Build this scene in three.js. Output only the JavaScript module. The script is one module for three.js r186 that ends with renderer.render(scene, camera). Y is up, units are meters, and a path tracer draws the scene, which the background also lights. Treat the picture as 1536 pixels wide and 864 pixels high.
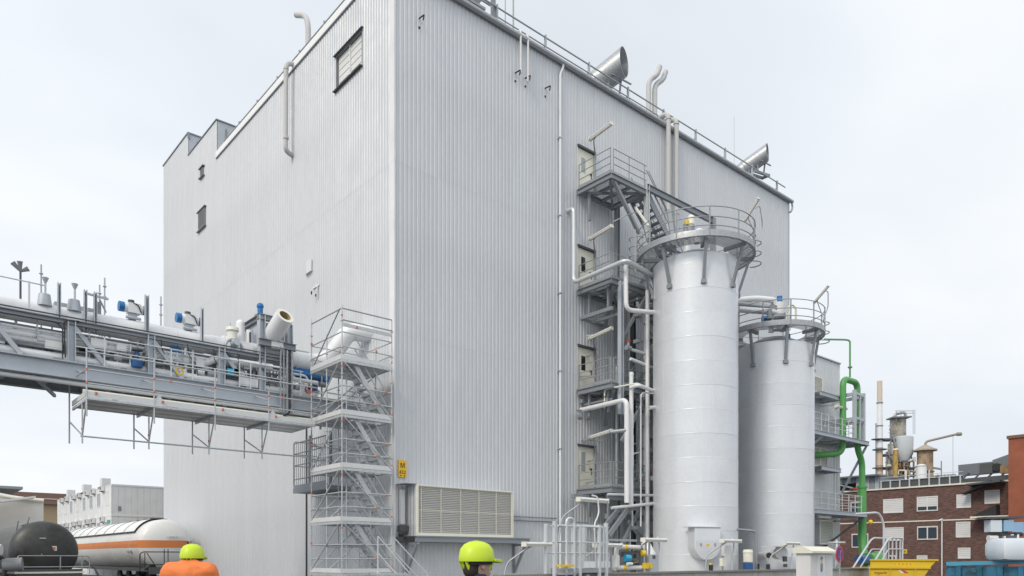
import * as THREE from 'three';
import { mergeGeometries } from 'three/addons/utils/BufferGeometryUtils.js';

// ---------------------------------------------------------------- camera, sky, sun, exposure
// World: origin at the near corner of the hall, x along its front wall, -z along its side wall, y up, metres.
const scene = new THREE.Scene();
const camera = new THREE.PerspectiveCamera(73.6, 16 / 9, 0.1, 2000);
camera.position.set(-14.937, 1.65, 24.09);
camera.lookAt(-14.937 + 0.6528, 1.65, 24.09 - 0.7576);
camera.setViewOffset(2972.4, 1672, 718.2, 0, 1536, 864); // level camera, lens shifted up
camera.updateProjectionMatrix();
scene.add(camera);

const renderer = new THREE.WebGLRenderer({ antialias: true });
renderer.toneMapping = THREE.LinearToneMapping;
renderer.toneMappingExposure = 1.08;
renderer.shadowMap.enabled = true;

function rng(seed) { let s = seed >>> 0; return () => { s = (s + 0x6D2B79F5) | 0; let t = Math.imul(s ^ (s >>> 15), 1 | s); t = (t + Math.imul(t ^ (t >>> 7), 61 | t)) ^ t; return ((t ^ (t >>> 14)) >>> 0) / 4294967296; }; }
const hash3 = (x, y, z) => { let h = Math.imul(x, 374761393) ^ Math.imul(y, 668265263) ^ Math.imul(z, 2147483647); h = Math.imul(h ^ (h >>> 13), 1274126177); return ((h ^ (h >>> 16)) >>> 0) / 4294967296; };
function noise3(x, y, z) {
  const xi = Math.floor(x), yi = Math.floor(y), zi = Math.floor(z), f = (t) => t * t * (3 - 2 * t);
  const u = f(x - xi), v = f(y - yi), w = f(z - zi); let r = 0;
  for (let i = 0; i < 8; i++) { const a = i & 1, b = (i >> 1) & 1, c = i >> 2; r += hash3(xi + a, yi + b, zi + c) * (a ? u : 1 - u) * (b ? v : 1 - v) * (c ? w : 1 - w); }
  return r;
}
const SUN = new THREE.Vector3(-0.88, 0.80, 0.26).normalize();
{ // thin, even overcast: broken only by soft bands of cloud, brighter towards the veiled sun
  const W = 1024, H = 512, d = new Float32Array(W * H * 4), v = new THREE.Vector3();
  for (let j = 0; j < H; j++) for (let i = 0; i < W; i++) {
    const el = (j + 0.5) / H * Math.PI - Math.PI / 2, az = ((i + 0.5) / W - 0.5) * 2 * Math.PI;
    v.set(Math.cos(el) * Math.cos(az), Math.sin(el), Math.cos(el) * Math.sin(az));
    const q = Math.max(v.y, 0) + 0.22, px = v.x / q, pz = v.z / q;
    let n = 0, a = 0.5, f = 0.9; for (let o = 0; o < 5; o++) { n += a * noise3(px * f + 7.3, pz * f * 1.5 + 3.1, o * 5.7); a *= 0.5; f *= 2.1; }
    const glow = Math.pow(Math.max(0, v.dot(SUN) * 0.5 + 0.5), 3);
    const b = 0.875 + 0.25 * glow + 0.44 * (n - 0.5), k = (j * W + i) * 4, warm = Math.max(0, Math.min(1, (n - 0.42) * 3));
    d[k] = b * (0.90 + 0.07 * warm); d[k + 1] = b * (0.96 + 0.025 * warm); d[k + 2] = b * (1.03 - 0.03 * warm); d[k + 3] = 1;
  }
  const sky = new THREE.DataTexture(d, W, H, THREE.RGBAFormat, THREE.FloatType);
  sky.mapping = THREE.EquirectangularReflectionMapping; sky.magFilter = THREE.LinearFilter; sky.needsUpdate = true;
  scene.background = sky; scene.environment = sky;
}
const sun = new THREE.DirectionalLight(0xfff3e2, 1.5);
sun.position.copy(SUN).multiplyScalar(120); sun.castShadow = true; sun.shadow.radius = 30;
Object.assign(sun.shadow.camera, { left: -90, right: 90, top: 90, bottom: -90, near: 1, far: 300 });
sun.shadow.mapSize.set(4096, 4096); scene.add(sun, sun.target);

// ---------------------------------------------------------------- helpers
const V = (x, y, z) => new THREE.Vector3(x, y, z);
const taken = {};
function numbered(n) { const k = taken[n] = (taken[n] ?? -1) + 1; return k ? `${n}_${String(k).padStart(3, '0')}` : n; }
const Y = V(0, 1, 0);
function box(x0, x1, y0, y1, z0, z1) { return new THREE.BoxGeometry(x1 - x0, y1 - y0, z1 - z0).translate((x0 + x1) / 2, (y0 + y1) / 2, (z0 + z1) / 2); }
function frameOf(a, b, up = Y) { // right, up and forward axes of a member from a to b
  const f = b.clone().sub(a).normalize(); let u = up.clone(); if (Math.abs(f.dot(u)) > 0.99) u = V(1, 0, 0);
  const r = u.clone().cross(f).normalize(); u = f.clone().cross(r).normalize();
  return new THREE.Matrix4().makeBasis(r, u, f).setPosition(a.clone().add(b).multiplyScalar(0.5));
}
const P = (p) => (p.isVector3 ? p : V(...p));
function bar(a, b, w, h = w, up) { a = P(a); b = P(b); return new THREE.BoxGeometry(w, h, a.distanceTo(b)).applyMatrix4(frameOf(a, b, up)); }
function ibeam(a, b, h, w, t = 0.02, up) { // two flanges and a web
  a = P(a); b = P(b); const L = a.distanceTo(b), m = frameOf(a, b, up);
  const g = [new THREE.BoxGeometry(w, t, L).translate(0, h / 2 - t / 2, 0), new THREE.BoxGeometry(w, t, L).translate(0, -h / 2 + t / 2, 0), new THREE.BoxGeometry(t, h - 2 * t, L)];
  return g.map((x) => x.applyMatrix4(m));
}
function cyl(a, b, r, r1 = r, seg = 12, open = false) { a = P(a); b = P(b); return new THREE.CylinderGeometry(r1, r, a.distanceTo(b), seg, 1, open).rotateX(Math.PI / 2).applyMatrix4(frameOf(a, b)); }
function sweep(pts, r, seg = 10, closed = false) { // round tube through points
  const n = pts.length, pos = [], nor = [], idx = []; let prev = null;
  const tan = (i) => { const a = closed ? pts[(i - 1 + n) % n] : pts[Math.max(0, i - 1)], b = closed ? pts[(i + 1) % n] : pts[Math.min(n - 1, i + 1)]; return b.clone().sub(a).normalize(); };
  for (let i = 0; i < n; i++) {
    const t = tan(i); let u = prev ? prev.clone() : (Math.abs(t.y) > 0.9 ? V(1, 0, 0) : V(0, 1, 0));
    u.sub(t.clone().multiplyScalar(u.dot(t))).normalize(); prev = u; const w = t.clone().cross(u);
    for (let j = 0; j < seg; j++) { const a = j / seg * 2 * Math.PI, d = u.clone().multiplyScalar(Math.cos(a)).addScaledVector(w, Math.sin(a)); pos.push(pts[i].x + d.x * r, pts[i].y + d.y * r, pts[i].z + d.z * r); nor.push(d.x, d.y, d.z); }
  }
  const m = closed ? n : n - 1;
  for (let i = 0; i < m; i++) for (let j = 0; j < seg; j++) { const k = (i + 1) % n, a = i * seg + j, b = i * seg + (j + 1) % seg, c = k * seg + j, e = k * seg + (j + 1) % seg; idx.push(a, b, c, b, e, c); }
  if (!closed) for (const [i, s] of [[0, -1], [n - 1, 1]]) { const t = tan(i).multiplyScalar(s), o = pos.length / 3; for (let j = 0; j < seg; j++) { const k = (i * seg + j) * 3; pos.push(pos[k], pos[k + 1], pos[k + 2]); nor.push(t.x, t.y, t.z); } for (let j = 1; j < seg - 1; j++) s > 0 ? idx.push(o, o + j, o + j + 1) : idx.push(o, o + j + 1, o + j); }
  const g = new THREE.BufferGeometry(); g.setAttribute('position', new THREE.Float32BufferAttribute(pos, 3)); g.setAttribute('normal', new THREE.Float32BufferAttribute(nor, 3)); g.setIndex(idx); return g;
}
function pipe(points, r, bend = r * 2.5, seg = 10) { // pipe run with rounded elbows
  const p = points.map(P), out = [p[0]];
  for (let i = 1; i < p.length - 1; i++) {
    const a = p[i - 1].clone().sub(p[i]), b = p[i + 1].clone().sub(p[i]), la = a.length(), lb = b.length(), t = Math.min(bend, la * 0.49, lb * 0.49);
    const s = p[i].clone().addScaledVector(a.normalize(), t), e = p[i].clone().addScaledVector(b.normalize(), t), st = bend > 0.12 ? 6 : 4;
    for (let k = 0; k <= st; k++) { const u = k / st; out.push(s.clone().multiplyScalar((1 - u) * (1 - u)).addScaledVector(p[i], 2 * u * (1 - u)).addScaledVector(e, u * u)); }
  }
  out.push(p[p.length - 1]); return sweep(out, r, seg);
}
const rail = (...pts) => pipe(pts, 0.021, 0.1, 6);
function arc(c, r, a0, a1, n, rad, seg = 6) { const pts = []; for (let i = 0; i <= n; i++) { const a = a0 + (a1 - a0) * i / n; pts.push(V(c[0] + Math.cos(a) * r, c[1], c[2] + Math.sin(a) * r)); } return sweep(pts, rad, seg); }
function lathe(prof, seg = 40) { return new THREE.LatheGeometry(prof.map(([r, y]) => new THREE.Vector2(r, y)), seg); }
function extrude(pts, depth, bevel = 0) { return new THREE.ExtrudeGeometry(new THREE.Shape(pts.map(([x, y]) => new THREE.Vector2(x, y))), { depth, bevelEnabled: bevel > 0, bevelSize: bevel, bevelThickness: bevel, bevelSegments: 2, curveSegments: 16 }); }
function uvMetres(g) { // texture coordinates in metres, from the plane each face lies in
  const p = g.attributes.position, n = g.attributes.normal, uv = new Float32Array(p.count * 2);
  for (let i = 0; i < p.count; i++) {
    const x = Math.abs(n.getX(i)), y = Math.abs(n.getY(i)), z = Math.abs(n.getZ(i));
    if (y >= x && y >= z) { uv[2 * i] = p.getX(i); uv[2 * i + 1] = p.getZ(i); } else if (x >= z) { uv[2 * i] = p.getZ(i); uv[2 * i + 1] = p.getY(i); } else { uv[2 * i] = p.getX(i); uv[2 * i + 1] = p.getY(i); }
  }
  g.setAttribute('uv', new THREE.BufferAttribute(uv, 2)); return g;
}
function joined(list, keepUv) {
  const flat = list.flat(Infinity).map((g) => { const o = g.index ? g.toNonIndexed() : g.clone(); for (const k of Object.keys(o.attributes)) if (!['position', 'normal', 'uv'].includes(k)) o.deleteAttribute(k); if (!keepUv) o.deleteAttribute('uv'); return o; });
  const g = flat.length > 1 ? mergeGeometries(flat) : flat[0]; return keepUv ? g : uvMetres(g);
}
// a thing: a Group at its base. Parts are given in world metres and stored relative to the base.
function thing(name, label, category, at = [0, 0, 0], group) {
  const o = new THREE.Group(); o.name = numbered(name); o.position.set(...at); o.off = V(...at); scene.add(o);
  o.userData = { label, category }; if (group) o.userData.group = group; return o;
}
const APART = new Set('end_cap bearing sill flashing cable_end mullion sheet_seam valve_body junction_box side_wall rail post handrail baluster bracket clamp column coupling guard_rail ledger stringer cross_brace pot collar rib pipe conduit brace pillar ring floor diagonal vessel drive_pulley hoop wall roof tray band platform beam support_bracket bay_beam lower_frame casing_seam duct_stub short_tube stile ladder chalk_mark cage_bar dark_column wall_panel fitting tie_beam edge_beam crossbar arm top_rail data_panel end_rail door_frame door_head toe_board bar_grille coping rear_wall parapet gland flange stair_rail safety_hoop base_frame louvre_blade hasp roof_edge end_wall container_front end_frame truss end_sill boot'.split(' '));
function part(t, name, geos, mat, label, keepUv) { // pieces that stand apart from one another become meshes of their own
  if (Array.isArray(geos) && geos.length > 1 && APART.has(name)) { const all = geos.map((g) => onePart(t, name, g, mat, label, keepUv)); return all[0]; }
  return onePart(t, name, geos, mat, label, keepUv);
}
function onePart(t, name, geos, mat, label, keepUv) {
  const g = joined([geos], keepUv).translate(-t.off.x, -t.off.y, -t.off.z), m = new THREE.Mesh(g, mat);
  m.name = name; m.castShadow = m.receiveShadow = true; m.off = t.off; t.add(m); if (label) m.userData.label = label; return m;
}
function shared(t, name, geo, mat, pos, ry = 0) { const m = new THREE.Mesh(geo, mat); m.name = name; m.castShadow = m.receiveShadow = true; m.position.set(pos[0] - t.off.x, pos[1] - t.off.y, pos[2] - t.off.z); m.rotation.y = ry; m.off = V(...pos); t.add(m); return m; }
function copyOf(o, at, turn = 0, label) { const c = o.clone(); c.name = numbered(o.name.replace(/_\d{3}$/, '')); c.position.set(...at); c.rotation.y = turn; c.userData = { ...o.userData }; if (label) c.userData.label = label; scene.add(c); return c; }
function structure(name, geos, mat) { const m = new THREE.Mesh(joined([geos]), mat); m.name = name; m.receiveShadow = m.castShadow = true; m.userData = { kind: 'structure', label: name.replace(/_/g, ' ') }; scene.add(m); return m; }

// ---------------------------------------------------------------- materials
function noiseTexture(size, seed, fn, srgb = true) {
  const d = new Uint8Array(size * size * 4), r = rng(seed), tab = [4, 8, 16, 32, 64, 128].map((n) => ({ n, v: Array.from({ length: n * n }, () => r()) }));
  const oct = (u, v, o) => { const { n, v: t } = tab[o], x = u * n, y = v * n, xi = Math.floor(x), yi = Math.floor(y), fx = x - xi, fy = y - yi, at = (a, b) => t[((b % n + n) % n) * n + ((a % n) + n) % n], s = (q) => q * q * (3 - 2 * q), l = (a, b, q) => a + (b - a) * q; return l(l(at(xi, yi), at(xi + 1, yi), s(fx)), l(at(xi, yi + 1), at(xi + 1, yi + 1), s(fx)), s(fy)); };
  for (let j = 0; j < size; j++) for (let i = 0; i < size; i++) { const c = fn((o) => oct(i / size, j / size, o), i / size, j / size, r), k = (j * size + i) * 4; for (let q = 0; q < 3; q++) d[k + q] = Math.max(0, Math.min(255, Math.round((Array.isArray(c) ? c[q] : c) * 255))); d[k + 3] = 255; }
  const t = new THREE.DataTexture(d, size, size); t.wrapS = t.wrapT = THREE.RepeatWrapping; t.magFilter = THREE.LinearFilter; t.minFilter = THREE.LinearMipmapLinearFilter; t.generateMipmaps = true; if (srgb) t.colorSpace = THREE.SRGBColorSpace; t.needsUpdate = true; return t;
}
const rep = (t, x, y = x) => { const c = t.clone(); c.repeat.set(x, y); c.needsUpdate = true; return c; };
const metalGrain = noiseTexture(256, 3, (o) => 0.84 + 0.10 * o(3) + 0.06 * o(5));              // spangle and wiping marks of galvanised steel
const paintGrain = noiseTexture(256, 5, (o) => 0.93 + 0.04 * o(0) + 0.02 * o(3) + 0.01 * o(5));
const dirtGrain = noiseTexture(256, 9, (o) => { const s = Math.max(0, o(1) * 0.6 + o(3) * 0.3 + o(5) * 0.2 - 0.5) * 1.3; return [0.97 - s * 0.5, 0.96 - s * 0.55, 0.94 - s * 0.62]; });
const concreteGrain = noiseTexture(512, 11, (o) => 0.78 + 0.10 * o(0) + 0.07 * o(2) + 0.05 * o(4) + 0.05 * o(5));
const roughGrain = noiseTexture(256, 15, (o) => 0.72 + 0.2 * o(2) + 0.1 * o(5), false);
const brickGrain = noiseTexture(512, 21, (o, u, v) => { // courses of brick, seen from too far away to tell one from the next
  const row = Math.floor(v * 32), x = u * 8 + (row & 1) * 0.5, fx = x - Math.floor(x), fy = v * 32 - row, m = fx < 0.05 || fy < 0.16, k = 0.72 + 0.5 * hash3(Math.floor(x) % 8, row, 4) * 0.55 + 0.12 * (o(1) - 0.5);
  return m ? [0.42, 0.35, 0.32] : [0.48 * k, 0.36 * k, 0.33 * k];
});
function std(r, g, b, rough = 0.6, metal = 0, extra = {}) { const m = new THREE.MeshStandardMaterial({ roughness: rough, metalness: metal, ...extra }); m.color.setRGB(r, g, b); return m; }
const M = {
  galv: std(0.47, 0.49, 0.51, 0.5, 0.45, { map: rep(metalGrain, 0.7), roughnessMap: rep(roughGrain, 0.8) }),
  galvDark: std(0.23, 0.25, 0.27, 0.55, 0.35, { map: rep(metalGrain, 0.7) }),
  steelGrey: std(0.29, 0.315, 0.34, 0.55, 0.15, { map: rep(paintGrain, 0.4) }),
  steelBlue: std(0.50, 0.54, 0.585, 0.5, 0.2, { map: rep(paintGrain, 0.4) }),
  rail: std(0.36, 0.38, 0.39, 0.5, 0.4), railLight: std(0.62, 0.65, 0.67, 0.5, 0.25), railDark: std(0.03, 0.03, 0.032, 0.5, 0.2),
  jacket: std(0.72, 0.735, 0.75, 0.38, 0.35, { map: rep(paintGrain, 0.5), roughnessMap: rep(roughGrain, 0.5) }),
  scaf: std(0.62, 0.65, 0.67, 0.45, 0.3, { map: rep(metalGrain, 0.7) }), toe: std(0.72, 0.73, 0.73, 0.5, 0, { map: rep(paintGrain, 0.6) }),
  jacketWhite: std(0.83, 0.84, 0.85, 0.42, 0.05, { map: rep(paintGrain, 0.4) }),
  silo: std(0.77, 0.795, 0.825, 0.30, 0.22, { map: rep(paintGrain, 0.35) }),
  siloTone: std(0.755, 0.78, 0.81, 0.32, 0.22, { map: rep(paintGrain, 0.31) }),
  pvc: std(0.53, 0.53, 0.52, 0.55), white: std(0.78, 0.78, 0.77, 0.5, 0, { map: rep(paintGrain, 0.5) }), cream: std(0.84, 0.82, 0.70, 0.55, 0, { map: rep(paintGrain, 0.7) }),
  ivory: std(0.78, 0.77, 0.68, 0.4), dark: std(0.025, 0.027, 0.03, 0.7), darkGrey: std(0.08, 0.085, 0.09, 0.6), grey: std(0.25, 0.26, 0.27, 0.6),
  glass: std(0.03, 0.035, 0.04, 0.06, 0), glassPale: std(0.35, 0.38, 0.40, 0.08, 0),
  orangeClip: std(0.62, 0.17, 0.09, 0.6), yellow: std(0.80, 0.55, 0.02, 0.5), blue: std(0.015, 0.16, 0.42, 0.45), blueDeep: std(0.02, 0.10, 0.28, 0.45), cyan: std(0.02, 0.38, 0.60, 0.45), red: std(0.55, 0.05, 0.04, 0.5),
  grating: null, green: std(0.10, 0.36, 0.10, 0.42, 0, { map: rep(paintGrain, 0.6) }), concrete: std(0.52, 0.51, 0.48, 0.9, 0, { map: rep(concreteGrain, 0.25) }), concreteCap: std(0.30, 0.29, 0.27, 0.92, 0, { map: rep(concreteGrain, 0.3) }),
  asphalt: std(0.11, 0.11, 0.11, 0.95, 0, { map: rep(concreteGrain, 0.2) }),
  brick: std(1, 1, 1, 0.9, 0, { map: rep(brickGrain, 0.42) }), rust: std(0.34, 0.23, 0.13, 0.85, 0, { map: rep(dirtGrain, 0.25) }),
};

{ // open bar grating: bearing bars 34 mm apart with twisted cross rods
  const n = 64, d = new Uint8Array(n * n * 4); for (let j = 0; j < n; j++) for (let i = 0; i < n; i++) { const on = i % 8 < 5 || j % 32 < 5, k = (j * n + i) * 4; d[k] = d[k + 1] = d[k + 2] = on ? 255 : 0; d[k + 3] = 255; }
  const t = new THREE.DataTexture(d, n, n); t.wrapS = t.wrapT = THREE.RepeatWrapping; t.magFilter = THREE.LinearFilter; t.repeat.set(3.6, 3.6); t.needsUpdate = true;
  M.grating = std(0.42, 0.44, 0.46, 0.5, 0.3, { alphaMap: t, alphaTest: 0.5, side: THREE.DoubleSide });
}
// ---------------------------------------------------------------- ground and the ribbed metal hall
structure('ground', [box(-600, 700, -0.3, 0, -700, 120)], M.asphalt);

// trapezoidal sheet: n ribs over a width, lying in the xy plane and facing +z
function sheet(w, n, y0, y1, depth = 0.022) {
  const p = w / n, prof = [[0, 0]];
  for (let i = 0; i < n; i++) { const x = i * p; prof.push([x + p * 0.16, 0], [x + p * 0.30, depth], [x + p * 0.86, depth], [x + p, 0]); }
  const pos = [], nor = [], uv = []; const h = y1 - y0;
  for (let i = 0; i < prof.length - 1; i++) {
    const [a, b] = prof[i], [c, d] = prof[i + 1], l = Math.hypot(c - a, d - b), nx = -(d - b) / l, nz = (c - a) / l;
    for (const [x, y, z] of [[a, 0, b], [c, 0, d], [c, h, d], [a, 0, b], [c, h, d], [a, h, b]]) { pos.push(x, y, z); nor.push(nx, 0, nz); uv.push(x, y); }
  }
  const g = new THREE.BufferGeometry(); g.setAttribute('position', new THREE.Float32BufferAttribute(pos, 3)); g.setAttribute('normal', new THREE.Float32BufferAttribute(nor, 3)); g.setAttribute('uv', new THREE.Float32BufferAttribute(uv, 2)); return g;
}
const sheetGrain = noiseTexture(256, 31, (o, u) => 0.945 + 0.03 * o(1) + 0.015 * o(4));
const sheetTones = [0, 1, 2, 3].map((i) => { const k = 0.985 + i * 0.010; return std(0.635 * k, 0.655 * k, 0.680 * k, 0.55, 0.15, { map: rep(sheetGrain, 0.21 + i * 0.03, 0.11), roughnessMap: rep(roughGrain, 0.17) }); });
const tone = rng(77), sheetCache = {};
function sheetPart(t, w, n, y0, y1, at, ry) {
  const k = [w.toFixed(3), n, (y1 - y0).toFixed(2)].join(), g = sheetCache[k] ??= sheet(w, n, y0, y1);
  return shared(t, 'wall_panel', g, sheetTones[Math.floor(tone() * 4)], at, ry);
}
const hall = thing('process_hall', 'tall windowless hall clad in silver ribbed metal, filling the middle of the photo', 'building');
const TIERS = [0, 10.11, 16.56];
const floors = [4.80, 9.40, 14.00, 18.62];
{ // front wall, z = 0: sheets in three tiers, each lapping over the one below
  const cols = []; for (let i = 0; i < 10; i++) cols.push([i * 0.98, 0.98, 5]); for (let i = 0; i < 18; i++) cols.push([10.95 + i * 0.9889, 0.9889, 5]);
  for (const [x, w, n] of cols) TIERS.forEach((y, k) => sheetPart(hall, w, n, y, [TIERS[1] + 0.06, TIERS[2] + 0.06, 23.86][k], [x, y, -0.026 + k * 0.004], 0));
  let y = 0; for (const f of [...floors, 23.86]) { sheetPart(hall, 1.15, 6, y, f, [9.8, y, -0.026], 0); y = f + 2.06; }
}
{ // side wall, x = 0, facing -x: the roof line steps up twice towards the back
  const cols = [[-1.225, 1.225, 6, 24.35], [-2.45, 1.225, 6, 24.35], [-4.67, 2.22, 11, 24.35]];
  for (let i = 0; i < 14; i++) cols.push([-4.67 - (i + 1) * 1.0236, 1.0236, 5, 24.35]);
  for (let i = 0; i < 5; i++) cols.push([-19 - (i + 1) * 1.004, 1.004, 5, 26.55]);
  for (let i = 0; i < 5; i++) cols.push([-24.02 - (i + 1) * 1.026, 1.026, 5, 27.95]);
  cols.forEach(([z, w, n, top], c) => TIERS.forEach((y, k) => {
    const y1 = [TIERS[1] + 0.06, TIERS[2] + 0.06, top][k], at = (q) => [0.026 - k * 0.004, q, z];
    if (c === 2 && k === 2) { sheetPart(hall, w, n, y, 21.36, at(y), -Math.PI / 2); sheetPart(hall, w, n, 22.82, y1, at(22.82), -Math.PI / 2); } else sheetPart(hall, w, n, y, y1, at(y), -Math.PI / 2);
  }));
}
const trimMat = std(0.84, 0.845, 0.85, 0.42, 0.05, { map: rep(paintGrain, 0.3) });
part(hall, 'corner_trim', TIERS.map((y, k) => [box(-0.03 - k * 0.004, -0.012 - k * 0.004, y, [10.15, 16.6, 24.3][k], -0.31, 0.02 + k * 0.004), box(-0.03 - k * 0.004, 0.02, y, [10.15, 16.6, 24.3][k], 0.012 + k * 0.004, 0.03 + k * 0.004)]), trimMat);
part(hall, 'expansion_joint', [box(-0.02, 0.0, 0, 7.6, -7.52, -7.38)], M.dark);
part(hall, 'roof', [box(0.06, 28.7, 23.4, 23.7, -19, -0.1)], M.grey);
part(hall, 'rear_wall', [box(28.72, 28.80, 0, 23.9, -29.1, -0.02), box(0.05, 28.72, 0, 23.9, -29.16, -29.1), box(28.62, 28.81, 0, 23.9, -0.04, 0.02)], M.steelBlue);
part(hall, 'parapet', [box(-0.06, 0.12, 24.36, 24.68, -19.0, -0.02)], std(0.90, 0.90, 0.89, 0.5));
part(hall, 'parapet_flashing', [box(-0.07, 0.0, 24.31, 24.357, -19.0, -0.02)], M.galv);
const attic = part(hall, 'roof_box', [box(0.05, 9, 23.7, 26.53, -24.0, -19.0), box(0.05, 9, 23.7, 27.93, -29.1, -24.0)], M.steelBlue);
for (const [z, y0, y1] of [[-18.99, 24.7, 26.2], [-23.99, 26.6, 27.6]]) for (let i = 0; i < 9; i++) part(attic, 'rib', [box(0.5 + i * 0.55, 0.56 + i * 0.55, y0, y1, z, z + 0.06)], M.grey);
part(attic, 'coping', [box(-0.05, 9.05, 26.535, 26.59, -24.0, -18.94), box(-0.05, 9.05, 27.935, 28.0, -29.2, -23.94), box(-0.05, 0.1, 27.6, 27.93, -23.98, -23.94)], M.steelGrey);
const gutter = part(hall, 'gutter', [pipe([[-0.05, 23.98, 0.13], [28.95, 23.98, 0.13]], 0.115, 0.1, 12)], M.galv);
part(hall, 'eaves_flashing', [box(0.03, 28.8, 23.862, 23.9, -0.02, 0.05), box(0.03, 28.8, 24.0, 24.06, -0.3, 0.1)], M.galv);
part(gutter, 'gutter_outlet', [pipe([[28.9, 23.9, 0.13], [29.0, 23.6, 0.13], [28.85, 23.35, 0.1], [28.78, 23.3, 0.08]], 0.06, 0.15, 8)], M.galv);

// ventilation window with two white slatted leaves in the side wall
{
  const f = part(hall, 'vent_window', [box(0.0, 0.34, 22.79, 22.82, -4.67, -2.45), box(0.0, 0.34, 21.36, 21.39, -4.67, -2.45), box(0.0, 0.34, 21.39, 22.79, -2.48, -2.45), box(0.0, 0.34, 21.39, 22.79, -4.67, -4.64), box(0.30, 0.34, 21.39, 22.79, -4.64, -2.48)], M.grey);
  part(f, 'sill', [box(-0.12, 0.1, 21.32, 21.355, -4.75, -2.40), box(-0.1, 0.0, 22.825, 22.85, -4.75, -2.33)], M.darkGrey);
  part(f, 'mullion', [box(0.06, 0.12, 21.39, 22.79, -3.60, -3.52), box(0.10, 0.14, 21.39, 22.79, -4.60, -4.54), box(0.10, 0.14, 21.39, 22.79, -2.58, -2.50)], M.white);
  for (const [z0, z1] of [[-4.53, -3.61], [-3.51, -2.59]]) for (let i = 0; i < 5; i++) part(f, 'slat', [bar([0.10, 21.53 + i * 0.275, z0], [0.10, 21.53 + i * 0.275, z1], 0.015, 0.285, V(0.06, 1, 0))], M.white);
}
for (const [z0, z1, y0, y1] of [[-22.0, -20.8, 21.15, 22.25], [-21.65, -21.1, 24.22, 24.74]]) {
  const f = part(hall, 'louvre_window', [box(-0.05, 0.02, y1 - 0.05, y1, z0, z1), box(-0.05, 0.02, y0, y0 + 0.05, z0, z1), box(-0.05, 0.02, y0, y1, z0, z0 + 0.05), box(-0.05, 0.02, y0, y1, z1 - 0.05, z1)], M.grey);
  part(f, 'flashing', [box(-0.13, 0, y1 + 0.003, y1 + 0.04, z0 - 0.12, z1 + 0.12), box(-0.13, 0, y0 - 0.05, y0 - 0.003, z0 - 0.12, z1 + 0.12)], M.grey);
  const n = Math.round((y1 - y0 - 0.1) / 0.13); for (let i = 0; i < n; i++) part(f, 'slat', [bar([-0.04, y0 + 0.11 + i * 0.13, z0 + 0.05], [-0.04, y0 + 0.11 + i * 0.13, z1 - 0.05], 0.012, 0.12, V(-0.7, 1, 0))], M.galv);
}
// four doors in the front wall, one above the other, in recesses with a dark head
floors.forEach((y, i) => {
  const x0 = 9.8, x1 = 10.95;
  const f = part(hall, 'door', [box(x0 + 0.03, x1 - 0.03, y, y + 1.99, -0.07, -0.02)], M.cream);
  part(f, 'door_frame', [box(x0, x0 + 0.05, y, y + 2.05, -0.09, 0.006), box(x0 - 0.04, x0, y, y + 2.06, 0.012, 0.03)], M.white);
  part(f, 'door_head', [box(x0 - 0.03, x1 + 0.02, y + 2.0, y + 2.09, -0.16, 0.10), box(x0, x1, y + 1.97, y + 2.0, -0.16, -0.04)], M.darkGrey);
  part(f, 'reveal', [box(x1 - 0.03, x1 + 0.06, y, y + 2.0, -0.2, 0.034)], M.steelGrey);
  part(f, 'pane', [box(x0 + 0.28, x0 + 0.55, y + (i ? 0.95 : 0.85), y + (i ? 1.62 : 1.75), -0.02, -0.012)], i === 3 || i === 0 ? M.glassPale : M.glass);
  part(f, 'handle', [box(x1 - 0.21, x1 - 0.18, y + 0.72, y + 1.0, -0.02, 0.005), box(x1 - 0.33, x1 - 0.181, y + 0.98, y + 1.01, -0.02, 0.04)], M.dark);
});
// small fittings on the walls of the hall
const hookLabel = ['short black bent pipe stub, alone near the left end of the front wall', 'black bent stub under the left one of two thin white vent pipes', 'black bent stub under the right one of two thin white vent pipes', 'black bent pipe stub just left of the white downpipe'];
[[1.1, 22.3], [6.0, 22.28], [6.57, 22.29], [7.76, 22.34]].forEach(([x, y], i) => {
  const t = thing('overflow_stub', hookLabel[i], 'pipe stub', [x, y, 0.02]);
  part(t, 'stub', [pipe([[x, y + 0.12, 0.0], [x, y + 0.08, 0.34], [x - 0.06, y - 0.16, 0.36]].map(P), 0.028, 0.05, 7)], M.dark);
  part(t, 'drip_hole', [cyl([x, y - 0.24, 0.0], [x, y - 0.24, 0.03], 0.045)], M.dark);
});
for (const [x, y, lab] of [[6.14, 22.36, 'left of the two thin white vent pipes hanging over the front eaves'], [6.56, 22.16, 'right and slightly longer of the two thin white vent pipes over the front eaves']]) {
  const t = thing('vent_pipe', lab, 'pipe', [x, y, 0.2]); part(t, 'tube', [pipe([[x, y, 0.2], [x, 24.2, 0.2], [x, 24.22, -0.5]], 0.045, 0.12, 8)], M.white);
}
{ const t = thing('downpipe', 'white rainwater downpipe running the full height of the front wall', 'downpipe', [8.6, 0, 0.08]); part(t, 'tube', [pipe([[8.75, 23.9, 0.13], [8.75, 23.75, 0.13], [8.6, 23.4, 0.1], [8.6, 0.2, 0.1]], 0.055, 0.12, 10)], M.jacketWhite); part(t, 'bracket', [3, 6.5, 10, 13.5, 17, 20.5].map((y) => box(8.52, 8.68, y, y + 0.05, -0.02, 0.16)), M.galv); }
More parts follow.
